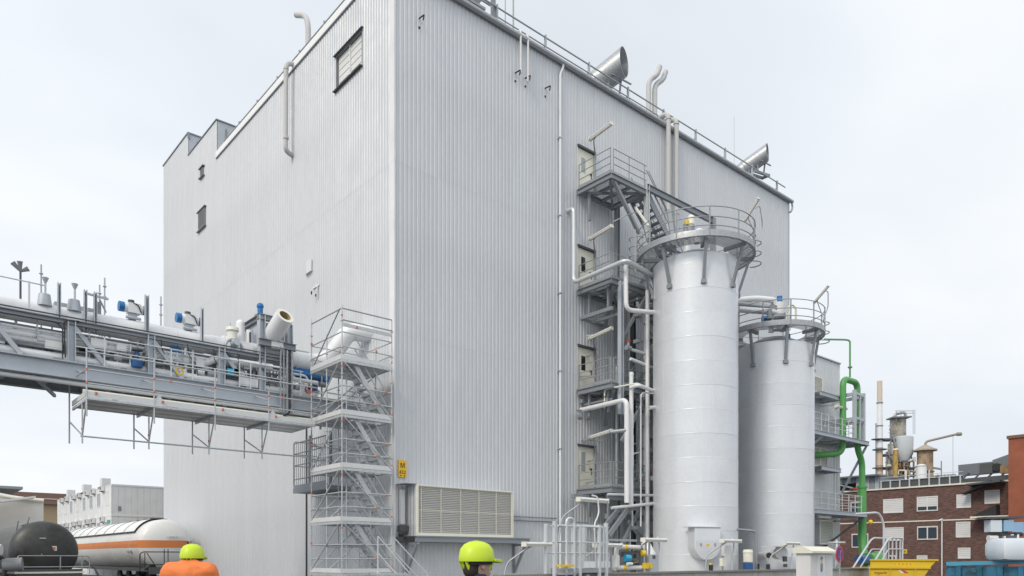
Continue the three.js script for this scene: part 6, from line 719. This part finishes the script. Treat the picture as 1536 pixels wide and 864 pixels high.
// ---------------------------------------------------------------- right background: brick building, shed, old plant
{
  const x = 58, t = thing('brick_building', 'low brown brick building with white shuttered windows behind the yellow skip', 'building', [58, 0, -2]);
  const wins = [[-6.5, -4.7, 5.82, 7.15, 's'], [-3.5, -1.72, 5.86, 7.2, 'h'], [-6.45, -4.65, 3.2, 4.46, 's'], [-3.47, -1.72, 3.26, 4.48, 'g'], [-0.25, 0.91, 3.4, 4.78, 's'], [1.99, 3.14, 6.25, 7.43, 's'], [-0.09, 0.91, 1.53, 2.5, 's'], [-9.6, -8.07, 5.6, 7.05, 'g'], [-9.5, -7.9, 2.6, 3.95, 'g'], [-6.05, -5.35, 1.2, 1.84, 'd'], [-3.5, -2.6, 1.2, 1.83, 's'], [-0.2, 0.95, 6.0, 7.2, 's']];
  part(t, 'wall', [box(x, x + 0.4, 0, 8.06, -13, 8), box(x + 0.4, x + 14, 0, 8.06, 7.6, 8), box(x + 0.4, x + 14, 0, 8.06, -11, -10.6)], M.brick); part(t, 'roof', [box(x + 0.4, x + 14, 7.9, 8.05, -10.6, 7.6)], M.grey); part(t, 'roof_edge', [box(x - 0.12, x + 0.5, 8.06, 8.2, -13.1, 8.1)], M.cream); part(t, 'belt_course', [box(x - 0.05, x, 4.93, 5.03, -13, 8)], M.cream);
  for (const [z0, z1, y0, y1, k] of wins) { const w = part(t, 'window', [box(x - 0.06, x + 0.02, y0, y0 + 0.09, z0, z1), box(x - 0.06, x + 0.02, y1 - 0.11, y1, z0, z1), box(x - 0.06, x + 0.02, y0 + 0.09, y1 - 0.11, z0, z0 + 0.08), box(x - 0.06, x + 0.02, y0 + 0.09, y1 - 0.11, z1 - 0.08, z1)], M.white); if (k !== 's') part(w, 'mullion', [box(x - 0.055, x, y0 + 0.09, y1 - 0.11, (z0 + z1) / 2 - 0.05, (z0 + z1) / 2 + 0.05)], M.white); const ys = k === 'h' ? y0 + 0.42 : y0 + 0.09; if (k !== 's') part(w, 'pane', [box(x - 0.02, x - 0.012, y0 + 0.09, y1 - 0.11, z0 + 0.08, z1 - 0.08)], k === 'd' ? M.glass : std(0.05, 0.065, 0.085, 0.1)); if (k === 's' || k === 'h') { const n = Math.max(4, Math.round((y1 - 0.12 - ys) / 0.17)); for (let i = 0; i < n; i++) part(w, 'shutter_slat', [box(x - 0.035, x - 0.018, ys + (y1 - 0.12 - ys) * i / n, ys + (y1 - 0.12 - ys) * (i + 1) / n - 0.012, z0 + 0.08, z1 - 0.08)], M.white); } }
  part(t, 'downpipe', [cyl([x - 0.1, 0, -1.36], [x - 0.1, 4.95, -1.36], 0.06), cyl([x - 0.1, 4.95, -1.6], [x - 0.1, 5.05, -1.3], 0.1)], M.jacketWhite); part(t, 'yellow_plate', [box(x - 0.04, x, 2.0, 2.4, -4.75, -4.35)], M.yellow); part(t, 'plate_centre', [box(x - 0.05, x - 0.04, 2.1, 2.3, -4.65, -4.45)], M.rust);
  const r = thing('parapet_railing', 'white railing with dark infill along the roof of the brick building', 'railing', [58, 8.2, -3]); part(r, 'rail', [box(x - 0.05, x + 0.05, 8.86, 8.92, -6.8, 0.3), box(x - 0.05, x + 0.05, 9.2, 9.24, -6.8, 0.3)], M.railLight); part(r, 'infill', [box(x + 0.06, x + 0.1, 8.2, 8.85, -6.8, 0.3)], M.darkGrey); for (let i = 0; i < 9; i++) part(r, 'post', [box(x - 0.06, x + 0.05, 8.2, i === 5 ? 9.6 : 8.86, -6.75 + i * 0.85, -6.65 + i * 0.85)], M.railLight);
  const c = thing('conveyor_bridge', 'grey covered conveyor on dark trusses crossing above the brick building to the chimney', 'conveyor', [62, 8, 2]); part(c, 'housing', [bar([60, 9.5, -0.6], [60, 9.6, 5], 0.8, 1.0), bar([60.3, 9.7, 2.2], [60.3, 10.2, 3.8], 1.2, 1.0)], M.galvDark); part(c, 'truss', [bar([59.5, 8.5, -0.5], [59.5, 8.6, 5], 0.3, 0.4), ...[0, 1, 2, 3, 4].map((i) => bar([59.5, 8.6, i * 1.0 - 0.3], [59.5, 9.2, i * 1.0 + 0.3], 0.12))], M.darkGrey); part(c, 'drive_unit', [box(59.3, 59.9, 9.0, 9.9, 1.2, 2.2)], M.darkGrey); part(c, 'drive_guard', [box(59.2, 59.8, 8.9, 9.6, 2.8, 3.9)], M.rust); part(c, 'drive_pulley', [cyl([59.3, 9.5, 2.5], [59.9, 9.5, 2.5], 0.34, 0.34, 18)], M.dark); part(c, 'canopy', [bar([57.2, 7.9, 1.0], [57.2, 8.05, 3.6], 1.5, 0.16)], M.darkGrey); part(c, 'hopper', [extrude([[0, 0], [2.2, 0.9], [2.2, 1.1], [0, 0.1]], 1).rotateY(-Math.PI / 2).translate(57.8, 7.1, 0.6)], M.dark); part(c, 'lower_canopy', [extrude([[0, 0], [1.8, 0], [1.8, 0.9]], 1).rotateY(-Math.PI / 2).translate(57.8, 5.2, 1.4)], M.dark); part(c, 'ledge', [box(56.6, 57.9, 5.0, 5.15, 1.3, 6)], M.cream);
  const o = thing('brick_chimney', 'square orange brick stack rising at the right border', 'chimney', [55, 0, 4.2]); const M2 = std(0.37, 0.12, 0.065, 0.85, 0, { map: rep(concreteGrain, 0.15) }); const cc = [56.6, 5.6]; part(o, 'shaft', [box(cc[0] - 0.9, cc[0] + 0.9, 0, 11.35, cc[1] - 1.2, cc[1] + 2.6)], M2); part(o, 'crown', [box(cc[0] - 1.0, cc[0] + 1.0, 11.35, 11.6, cc[1] - 1.3, cc[1] + 2.7)], std(0.20, 0.11, 0.08, 0.9)); part(o, 'window', [box(cc[0] - 0.95, cc[0] - 0.9, 7.6, 8.6, cc[1] + 0.2, cc[1] + 0.8)], M.cream); part(o, 'lower_window', [box(cc[0] - 0.95, cc[0] - 0.9, 3.6, 4.5, cc[1] - 0.9, cc[1] - 0.1)], std(0.30, 0.48, 0.70, 0.2));
  const s = thing('grey_shed', 'grey corrugated roof shed with an overhanging flat roof left of the parapet railing', 'shed', [58, 8, -9]); for (let i = 0; i < 14; i++) part(s, 'wall_sheet', [box(57.9, 58, i < 9 ? 8.9 : 8.21, 9.4, -13 + i * 0.44, -13 + i * 0.44 + 0.4)], i % 2 ? M.steelBlue : M.steelGrey); part(s, 'side_wall', [box(58, 63, 8.21, 9.4, -6.95, -6.83)], M.steelGrey); part(s, 'rear_wall', [box(60.5, 60.6, 8.21, 9.4, -13, -7)], M.darkGrey); part(s, 'roof', [box(57.2, 63, 9.4, 9.55, -13.2, -6.7)], M.galvDark); part(s, 'red_beam', [box(57.7, 57.85, 8.25, 8.45, -9.6, -8.3)], M.red); part(s, 'pipe_bracket', [bar([57.6, 9.0, -11.2], [57.6, 8.4, -9.2], 0.14)], M.galv);
}
{ // old process plant far behind
  const R = V(0.7576, 0, 0.6528), F = V(0.6528, 0, -0.7576), o = V(118.5, 0, -32.5), at = (r, d, y) => o.clone().addScaledVector(R, r).addScaledVector(F, d).setY(y);
  const oldWhite = std(0.52, 0.51, 0.48, 0.75, 0, { map: rep(dirtGrain, 0.12) }), tan = std(0.40, 0.31, 0.22, 0.85, 0, { map: rep(dirtGrain, 0.2) });
  const c = thing('tall_stack', 'slender pale stack with a beige top, left of the old plant in the distance', 'chimney', o.toArray()); part(c, 'shaft', [cyl(at(0, 0, 0), at(0, 0, 20.5), 0.62, 0.50, 20)], std(0.60, 0.47, 0.34, 0.8)); part(c, 'upper_shaft', [cyl(at(0, 0, 20.5), at(0, 0, 28.5), 0.48, 0.44, 20)], M.jacketWhite); part(c, 'top', [cyl(at(0, 0, 28.5), at(0, 0, 32.4), 0.44, 0.42, 20)], std(0.62, 0.52, 0.43, 0.8)); part(c, 'band', [17.5, 20.6, 24.5, 28.5, 22.0].map((y) => cyl(at(0, 0, y), at(0, 0, y + 0.14), 0.56, 0.56, 20)), M.galvDark); part(c, 'platform', [cyl(at(0, 0, 20.4), at(0, 0, 20.5), 1.2, 1.2, 16), cyl(at(-0.4, 0, 22.2), at(-0.4, 0, 22.3), 1.0, 1.0, 16), cyl(at(0, 0, 17.2), at(0, 0, 17.3), 1.2, 1.2, 16)], M.galvDark); part(c, 'ladder', [cyl(at(-0.75, -0.2, 8), at(-0.75, -0.2, 25), 0.1)], M.grey);
  const p = thing('process_tower', 'weathered grey silo tower on rusty steel frames in the distance', 'process plant', at(3.2, 0, 0).toArray());
  part(p, 'hopper', [lathe([[0.5, 17.8], [1.55, 19.6], [1.62, 22.5], [1.4, 22.7]], 28).translate(at(4.1, 0, 0).x, 0, at(4.1, 0, 0).z)], std(0.52, 0.56, 0.58, 0.6)); part(p, 'upper_silo', [cyl(at(3.6, 0.8, 22.0), at(3.6, 0.8, 25.9), 1.3, 1.3, 24)], oldWhite); part(p, 'top_pipe', [pipe([at(2.6, 0, 25.6), at(2.6, 0, 26.6), at(4.4, 0, 27.0), at(4.6, 0, 25.8)], 0.24, 0.5, 10)], M.galv); part(p, 'top_deck', [bar(at(1.7, 0, 25.9), at(5.0, 0, 26.0), 2.4, 0.22)], M.galvDark);
  for (const [r, y0, y1] of [[5.3, 23, 27.2], [5.6, 23, 27.2], [2.4, 25, 27], [3.2, 26, 27.0], [1.5, 17, 24]]) part(p, 'upright', [bar(at(r, -1.0, y0), at(r, -1.0, y1), 0.06)], M.grey); for (const y of [26.6, 27.0, 24.4, 23.2]) part(p, 'top_rail', [bar(at(y > 26 ? 2.2 : 1.0, -1.0, y), at(y > 26 ? 5.4 : 2.6, -1.0, y), 0.08)], M.grey);
  for (const [r, y0, y1] of [[0.9, 0, 20], [1.6, 0, 23.4], [2.4, 0, 20.5], [3.2, 0, 18.5], [4.6, 0, 18.5], [5.6, 0, 19.0]]) part(p, 'column', [bar(at(r, -0.6, y0), at(r, -0.6, y1), 0.24)], M.grey); for (const [y, a, b2] of [[14.6, 0.3, 6.2], [15.9, 0.3, 6.2], [17.2, 0.3, 5.8], [18.4, 1.8, 5.8], [19.5, 0.4, 2.6], [22.2, 0.4, 2.4]]) part(p, 'floor', [bar(at(a, 0.4, y), at(b2, 0.4, y), 2.6, 0.22)], y > 18 ? M.galvDark : M.rust); part(p, 'diagonal', [bar(at(1.4, -0.8, 24), at(3.2, -0.8, 18.2), 0.26), bar(at(1.0, -0.8, 20), at(2.2, -0.8, 16.8), 0.2), bar(at(3.2, -0.8, 16), at(4.6, -0.8, 18), 0.16)], M.grey);
  part(p, 'vessel', [cyl(at(2.4, 0, 17.9), at(5.0, 0, 18.0), 0.6, 0.6, 16), cyl(at(3.0, -0.4, 15.0), at(3.8, -0.4, 15.4), 0.6, 0.6, 16), cyl(at(3.6, -0.2, 16.4), at(4.8, -0.2, 16.5), 0.5, 0.5, 14)], M.darkGrey); part(p, 'pale_column', [cyl(at(1.9, -0.2, 10), at(1.9, -0.2, 21.4), 0.55, 0.55, 18)], oldWhite);
  const rd = rng(61); for (let i = 0; i < 26; i++) { const r = 0.6 + rd() * 5, y = 14.5 + rd() * 4.2; part(p, 'pipe_piece', [i % 2 ? cyl(at(r, -1.1, y), at(r, -1.1, y + 0.6 + rd()), 0.08 + rd() * 0.16) : cyl(at(r, -1.1, y), at(r + 0.5 + rd(), -1.1, y), 0.07 + rd() * 0.12)], [M.rust, M.galv, M.cream, M.darkGrey, oldWhite][i % 5]); }
  const y = thing('yellow_column', 'narrow yellow column in front of the old plant', 'column', at(1.75, -2, 0).toArray()); part(y, 'column', [cyl(at(1.75, -2, 0), at(1.75, -2, 20.1), 0.40, 0.40, 16)], std(0.55, 0.36, 0.10, 0.7, 0, { map: rep(dirtGrain, 0.3) })); part(y, 'cap', [cyl(at(1.75, -2, 20.1), at(1.75, -2, 20.3), 0.48, 0.4, 16)], M.cream);
  const b = thing('tan_silo', 'tan weathered silo with a conical cap in the distance', 'silo', at(6.9, -2, 0).toArray()); part(b, 'shell', [cyl(at(7.3, -2, 0), at(7.3, -2, 16.4), 0.85, 0.85, 22)], tan); part(b, 'upper_shell', [cyl(at(6.8, -2, 16.4), at(6.8, -2, 19.9), 1.25, 1.25, 22)], tan); part(b, 'cap', [cyl(at(6.8, -2, 19.9), at(6.8, -2, 20.15), 1.9, 1.85, 24), cyl(at(6.8, -2, 20.15), at(6.8, -2, 20.9), 1.7, 0.4, 24)], std(0.38, 0.33, 0.27, 0.85)); part(b, 'boom', [pipe([at(6.8, -2, 20.4), at(6.9, -2, 21.5), at(8.0, -2, 21.8), at(12.2, -2, 22.8), at(12.8, -2, 22.85)], 0.2, 0.5, 10), cyl(at(12.3, -2, 22.8), at(13.0, -2, 22.85), 0.32)], std(0.30, 0.27, 0.22, 0.8)); part(b, 'drop_wire', [cyl(at(11.6, -2, 12), at(11.6, -2, 22.5), 0.03)], M.grey); part(b, 'ring', [cyl(at(7.3, -2, 16.3), at(7.3, -2, 16.45), 1.0, 1.0, 22)], M.rust);
  const w = thing('white_vessel', 'small white vessel in front of the tan silo', 'vessel', at(5.6, -3, 0).toArray()); part(w, 'vessel', [cyl(at(5.6, -3, 0), at(5.6, -3, 17.2), 0.85, 0.85, 20), cyl(at(5.6, -3, 17.2), at(5.6, -3, 17.5), 0.85, 0.5, 20)], M.jacketWhite); part(w, 'ring', [cyl(at(5.6, -3, 17.1), at(5.6, -3, 17.22), 0.9, 0.9, 20)], M.galv);
  const g = thing('plant_gantry', 'grey steel gantry with railings right of the tan silo', 'gantry', at(9.5, -2, 0).toArray()); part(g, 'frame', [bar(at(8.3, -2, 17.0), at(9.6, -2, 16.8), 0.3), bar(at(9.6, -2, 10), at(9.6, -2, 18.2), 0.14), bar(at(8.3, -2, 15.6), at(12, -2, 15.9), 0.18), bar(at(8.3, -2, 14.6), at(12, -2, 14.9), 0.18)], M.grey); part(g, 'post', Array.from({ length: 6 }, (_, i) => bar(at(9 + i * 0.6, -2, 10), at(9 + i * 0.6, -2, 15.9), 0.12)), M.galvDark); part(g, 'pump', [cyl(at(8.5, -2.2, 14.8), at(9.2, -2.2, 14.8), 0.4), cyl(at(8.6, -2.2, 15.4), at(9.1, -2.2, 15.4), 0.3)], M.darkGrey);
}
// ---------------------------------------------------------------- two people
function figure(caps, box3, cell, k = 0.05) { // smooth union of tapered capsules, meshed with surface nets
  const [x0, y0, z0, x1, y1, z1] = box3, nx = Math.ceil((x1 - x0) / cell) + 1, ny = Math.ceil((y1 - y0) / cell) + 1, nz = Math.ceil((z1 - z0) / cell) + 1, F = new Float32Array(nx * ny * nz), id = (i, j, l) => (l * ny + j) * nx + i;
  const C = caps.map(([a, b, ra, rb, s]) => ({ a, d: [b[0] - a[0], b[1] - a[1], b[2] - a[2]], ra, rb, s: s || [1, 1, 1] }));
  for (let l = 0; l < nz; l++) for (let j = 0; j < ny; j++) for (let i = 0; i < nx; i++) {
    const p = [x0 + i * cell, y0 + j * cell, z0 + l * cell]; let v = 9;
    for (const c of C) { const q = [0, 1, 2].map((n) => (p[n] - c.a[n]) / c.s[n]), d = [0, 1, 2].map((n) => c.d[n] / c.s[n]), dd = d[0] * d[0] + d[1] * d[1] + d[2] * d[2] || 1e-9; const t = Math.max(0, Math.min(1, (q[0] * d[0] + q[1] * d[1] + q[2] * d[2]) / dd)); const e = Math.hypot(q[0] - d[0] * t, q[1] - d[1] * t, q[2] - d[2] * t) - (c.ra + (c.rb - c.ra) * t), h = Math.max(0, k - Math.abs(v - e)) / k; v = Math.min(v, e) - h * h * k * 0.25; }
    F[id(i, j, l)] = v;
  }
  const pos = [], idx = [], map = new Map();
  for (let l = 0; l < nz - 1; l++) for (let j = 0; j < ny - 1; j++) for (let i = 0; i < nx - 1; i++) {
    let n = 0, s = [0, 0, 0]; const cn = (a, b, c) => F[id(i + a, j + b, l + c)];
    for (const [a, b] of [[0, 1], [2, 3], [4, 5], [6, 7], [0, 2], [1, 3], [4, 6], [5, 7], [0, 4], [1, 5], [2, 6], [3, 7]]) { const A = [a & 1, (a >> 1) & 1, a >> 2], B = [b & 1, (b >> 1) & 1, b >> 2], u = cn(...A), w = cn(...B); if ((u < 0) !== (w < 0)) { const t = u / (u - w); n++; for (let m = 0; m < 3; m++) s[m] += A[m] + (B[m] - A[m]) * t; } }
    if (n) { map.set(id(i, j, l), pos.length / 3); pos.push(x0 + (i + s[0] / n) * cell, y0 + (j + s[1] / n) * cell, z0 + (l + s[2] / n) * cell); }
  }
  const quad = (a, b, c, d, f) => { if (a === undefined || b === undefined || c === undefined || d === undefined) return; f ? idx.push(a, b, c, a, c, d) : idx.push(a, c, b, a, d, c); };
  for (let l = 1; l < nz - 1; l++) for (let j = 1; j < ny - 1; j++) for (let i = 1; i < nx - 1; i++) { const v = F[id(i, j, l)] < 0, g = (a, b, c) => map.get(id(a, b, c)); if (v !== F[id(i + 1, j, l)] < 0) quad(g(i, j - 1, l - 1), g(i, j, l - 1), g(i, j, l), g(i, j - 1, l), v); if (v !== F[id(i, j + 1, l)] < 0) quad(g(i - 1, j, l - 1), g(i - 1, j, l), g(i, j, l), g(i, j, l - 1), v); if (v !== F[id(i, j, l + 1)] < 0) quad(g(i - 1, j - 1, l), g(i, j - 1, l), g(i, j, l), g(i - 1, j, l), v); }
  const g = new THREE.BufferGeometry(); g.setAttribute('position', new THREE.Float32BufferAttribute(pos, 3)); g.setIndex(idx); g.computeVertexNormals(); return g;
}
function person(label, at, turn, jacketMat, trouserMat, drop = 0, fingersOn = true) { // faces +z before the turn
  const t = thing('person', label, 'person', [0, 0, 0]); const skin = std(0.50, 0.33, 0.25, 0.55), lime = std(0.56, 0.72, 0.03, 0.42);
  const hand = (s) => { const c = [[[s * 0.30, 0.86, 0.05], [s * 0.30, 0.79, 0.06], 0.036, 0.036, [0.55, 1, 1]]]; if (fingersOn) for (let i = 0; i < 4; i++) { const z = 0.028 + i * 0.021, l = [0.055, 0.07, 0.075, 0.06][3 - i]; c.push([[s * 0.302, 0.775, z], [s * 0.297, 0.775 - l * 0.6, z + 0.004], 0.009, 0.0085], [[s * 0.297, 0.775 - l * 0.6, z + 0.004], [s * 0.285, 0.775 - l, z + 0.008], 0.0085, 0.008]); } c.push([[s * 0.297, 0.83, 0.085], [s * 0.285, 0.775, 0.105], 0.012, 0.010]); return c; };
  const body = [ // trunk, neck, legs, arms
    [[0, 0.98, 0], [0, 1.2, 0], 0.155, 0.155, [1.1, 1, 0.75]], [[0, 1.2, 0], [0, 1.40, -0.01], 0.165, 0.13, [1.18, 1, 0.75]], [[-0.16, 1.43, -0.01], [0.16, 1.43, -0.01], 0.085, 0.085], [[0, 1.44, 0], [0, 1.58, 0.015], 0.062, 0.056],
    ...[-1, 1].flatMap((s) => [[[s * 0.09, 0.95, 0], [s * 0.11, 0.52, 0.01], 0.105, 0.07], [[s * 0.11, 0.52, 0.01], [s * 0.12, 0.1, -0.02], 0.066, 0.046], [[s * 0.12, 0.06, -0.03], [s * 0.13, 0.05, 0.14], 0.055, 0.045], [[s * 0.20, 1.42, 0], [s * 0.27, 1.15, -0.02], 0.072, 0.056], [[s * 0.27, 1.15, -0.02], [s * 0.30, 0.88, 0.04], 0.052, 0.036]])];
  const b = figure(body, [-0.48, -0.06, -0.32, 0.48, 1.68, 0.32], 0.018); const hands = [-1, 1].map((s) => figure(hand(s), [s * 0.30 - 0.07, 0.66, -0.03, s * 0.30 + 0.07, 0.92, 0.15], 0.006, 0.012));
  const head = figure([[[0, 1.66, 0.01], [0, 1.70, 0.0], 0.095, 0.098, [0.82, 1.05, 1.0]], [[0, 1.59, 0.055], [0, 1.60, 0.05], 0.05, 0.05, [0.95, 1, 1]], [[0, 1.655, 0.10], [0, 1.625, 0.122], 0.012, 0.017], [[-0.082, 1.655, 0.0], [-0.086, 1.63, 0.0], 0.018, 0.012, [0.5, 1.2, 1]], [[0.082, 1.655, 0.0], [0.086, 1.63, 0.0], 0.018, 0.012, [0.5, 1.2, 1]], [[-0.02, 1.585, 0.10], [0.02, 1.585, 0.10], 0.008, 0.008], [[0, 1.5, 0.01], [0, 1.6, 0.01], 0.055, 0.055]], [-0.12, 1.48, -0.13, 0.12, 1.83, 0.16], 0.007, 0.025);
  const nod = (g) => g.translate(0, -drop, drop * 0.6); head.translate(0, -drop, drop * 0.6); part(t, 'body', [b, ...hands, head], skin);
  const jk = figure([[[0, 1.0, 0], [0, 1.2, 0], 0.185, 0.178, [1.12, 1, 0.8]], [[0, 1.2, 0], [0, 1.40, -0.015], 0.19, 0.155, [1.22, 1, 0.8]], [[-0.18, 1.435, -0.015], [0.18, 1.435, -0.015], 0.10, 0.10], ...[-1, 1].flatMap((s) => [[[s * 0.21, 1.42, 0], [s * 0.28, 1.15, -0.02], 0.092, 0.074], [[s * 0.28, 1.15, -0.02], [s * 0.302, 0.93, 0.03], 0.072, 0.056]]), [[0, 1.48, 0], [0, 1.53, 0.0], 0.082, 0.078]], [-0.5, 0.76, -0.34, 0.5, 1.66, 0.34], 0.018);
  { const q = jk.attributes.position, m = jk.attributes.normal; for (let i = 0; i < q.count; i++) { const a = 0.022 * (noise3(q.getX(i) * 9 + 4, q.getY(i) * 13, q.getZ(i) * 9) - 0.5) + 0.012 * (noise3(q.getX(i) * 24, q.getY(i) * 30 + 9, q.getZ(i) * 24) - 0.5); q.setXYZ(i, q.getX(i) + m.getX(i) * a, q.getY(i) + m.getY(i) * a, q.getZ(i) + m.getZ(i) * a); } jk.computeVertexNormals(); } part(t, 'jacket', [jk], jacketMat); part(t, 'trousers', [figure([-1, 1].flatMap((s) => [[[s * 0.085, 0.98, 0], [s * 0.11, 0.52, 0.01], 0.125, 0.088], [[s * 0.11, 0.52, 0.01], [s * 0.12, 0.13, -0.02], 0.085, 0.07]]), [-0.32, 0.03, -0.28, 0.32, 1.16, 0.28], 0.02)], trouserMat);
  part(t, 'boot', [-1, 1].map((s) => figure([[[s * 0.12, 0.075, -0.03], [s * 0.13, 0.06, 0.15], 0.075, 0.06], [[s * 0.12, 0.16, -0.02], [s * 0.12, 0.08, -0.03], 0.07, 0.072]], [s * 0.12 - 0.12, -0.02, -0.16, s * 0.12 + 0.12, 0.28, 0.27], 0.014, 0.03)), M.dark);
  const hm = part(t, 'helmet', [[lathe([[0.001, 0.128], [0.05, 0.124], [0.09, 0.105], [0.118, 0.07], [0.128, 0.02], [0.130, -0.02], [0.122, -0.02]], 32).scale(0.92, 1.05, 1.12).translate(0, 1.70, -0.005), extrude([[-0.10, 0], [-0.08, 0.07], [-0.04, 0.1], [0.04, 0.1], [0.08, 0.07], [0.10, 0]], 0.014, 0.004).rotateX(Math.PI / 2).rotateX(0.12).translate(0, 1.695, 0.105), ...[[0, 0.139], [0.04, 0.131], [-0.04, 0.131]].map(([x, h]) => new THREE.SphereGeometry(1, 20, 14).scale(0.009, h, h * 1.02).translate(x, 1.70, -0.005))].map(nod)], lime); part(hm, 'headband', [nod(lathe([[0.112, 1.655], [0.117, 1.69]], 28).scale(0.9, 1, 1.08))], M.dark); part(t, 'hair', [nod(figure([[[0, 1.69, -0.03], [0, 1.62, -0.05], 0.098, 0.075, [0.84, 1, 0.95]]], [-0.12, 1.5, -0.18, 0.12, 1.82, 0.1], 0.012))], std(0.03, 0.022, 0.018, 0.8));
  t.position.set(...at); t.rotation.y = turn; return t;
}
{
  const orange = std(0.85, 0.22, 0.05, 0.65, 0, { map: rep(paintGrain, 2) }), navy = std(0.02, 0.026, 0.06, 0.75);
  const a = person('person in an orange jacket and lime helmet, seen from behind before the white tank', [-12.37, 0.06, 15.88], 2.4, orange, navy, 0.1); part(a, 'reflective_band', [figure([[[0, 1.28, -0.01], [0, 1.31, -0.01], 0.187, 0.186, [1.21, 0.4, 0.82]]], [-0.34, 1.2, -0.3, 0.34, 1.4, 0.3], 0.016)], navy);
  person('person in navy with a lime helmet, side-on in front of the louvred air intake', [-11.42, -0.06, 19.6], 1.5, navy, navy);
}
renderer.render(scene, camera);
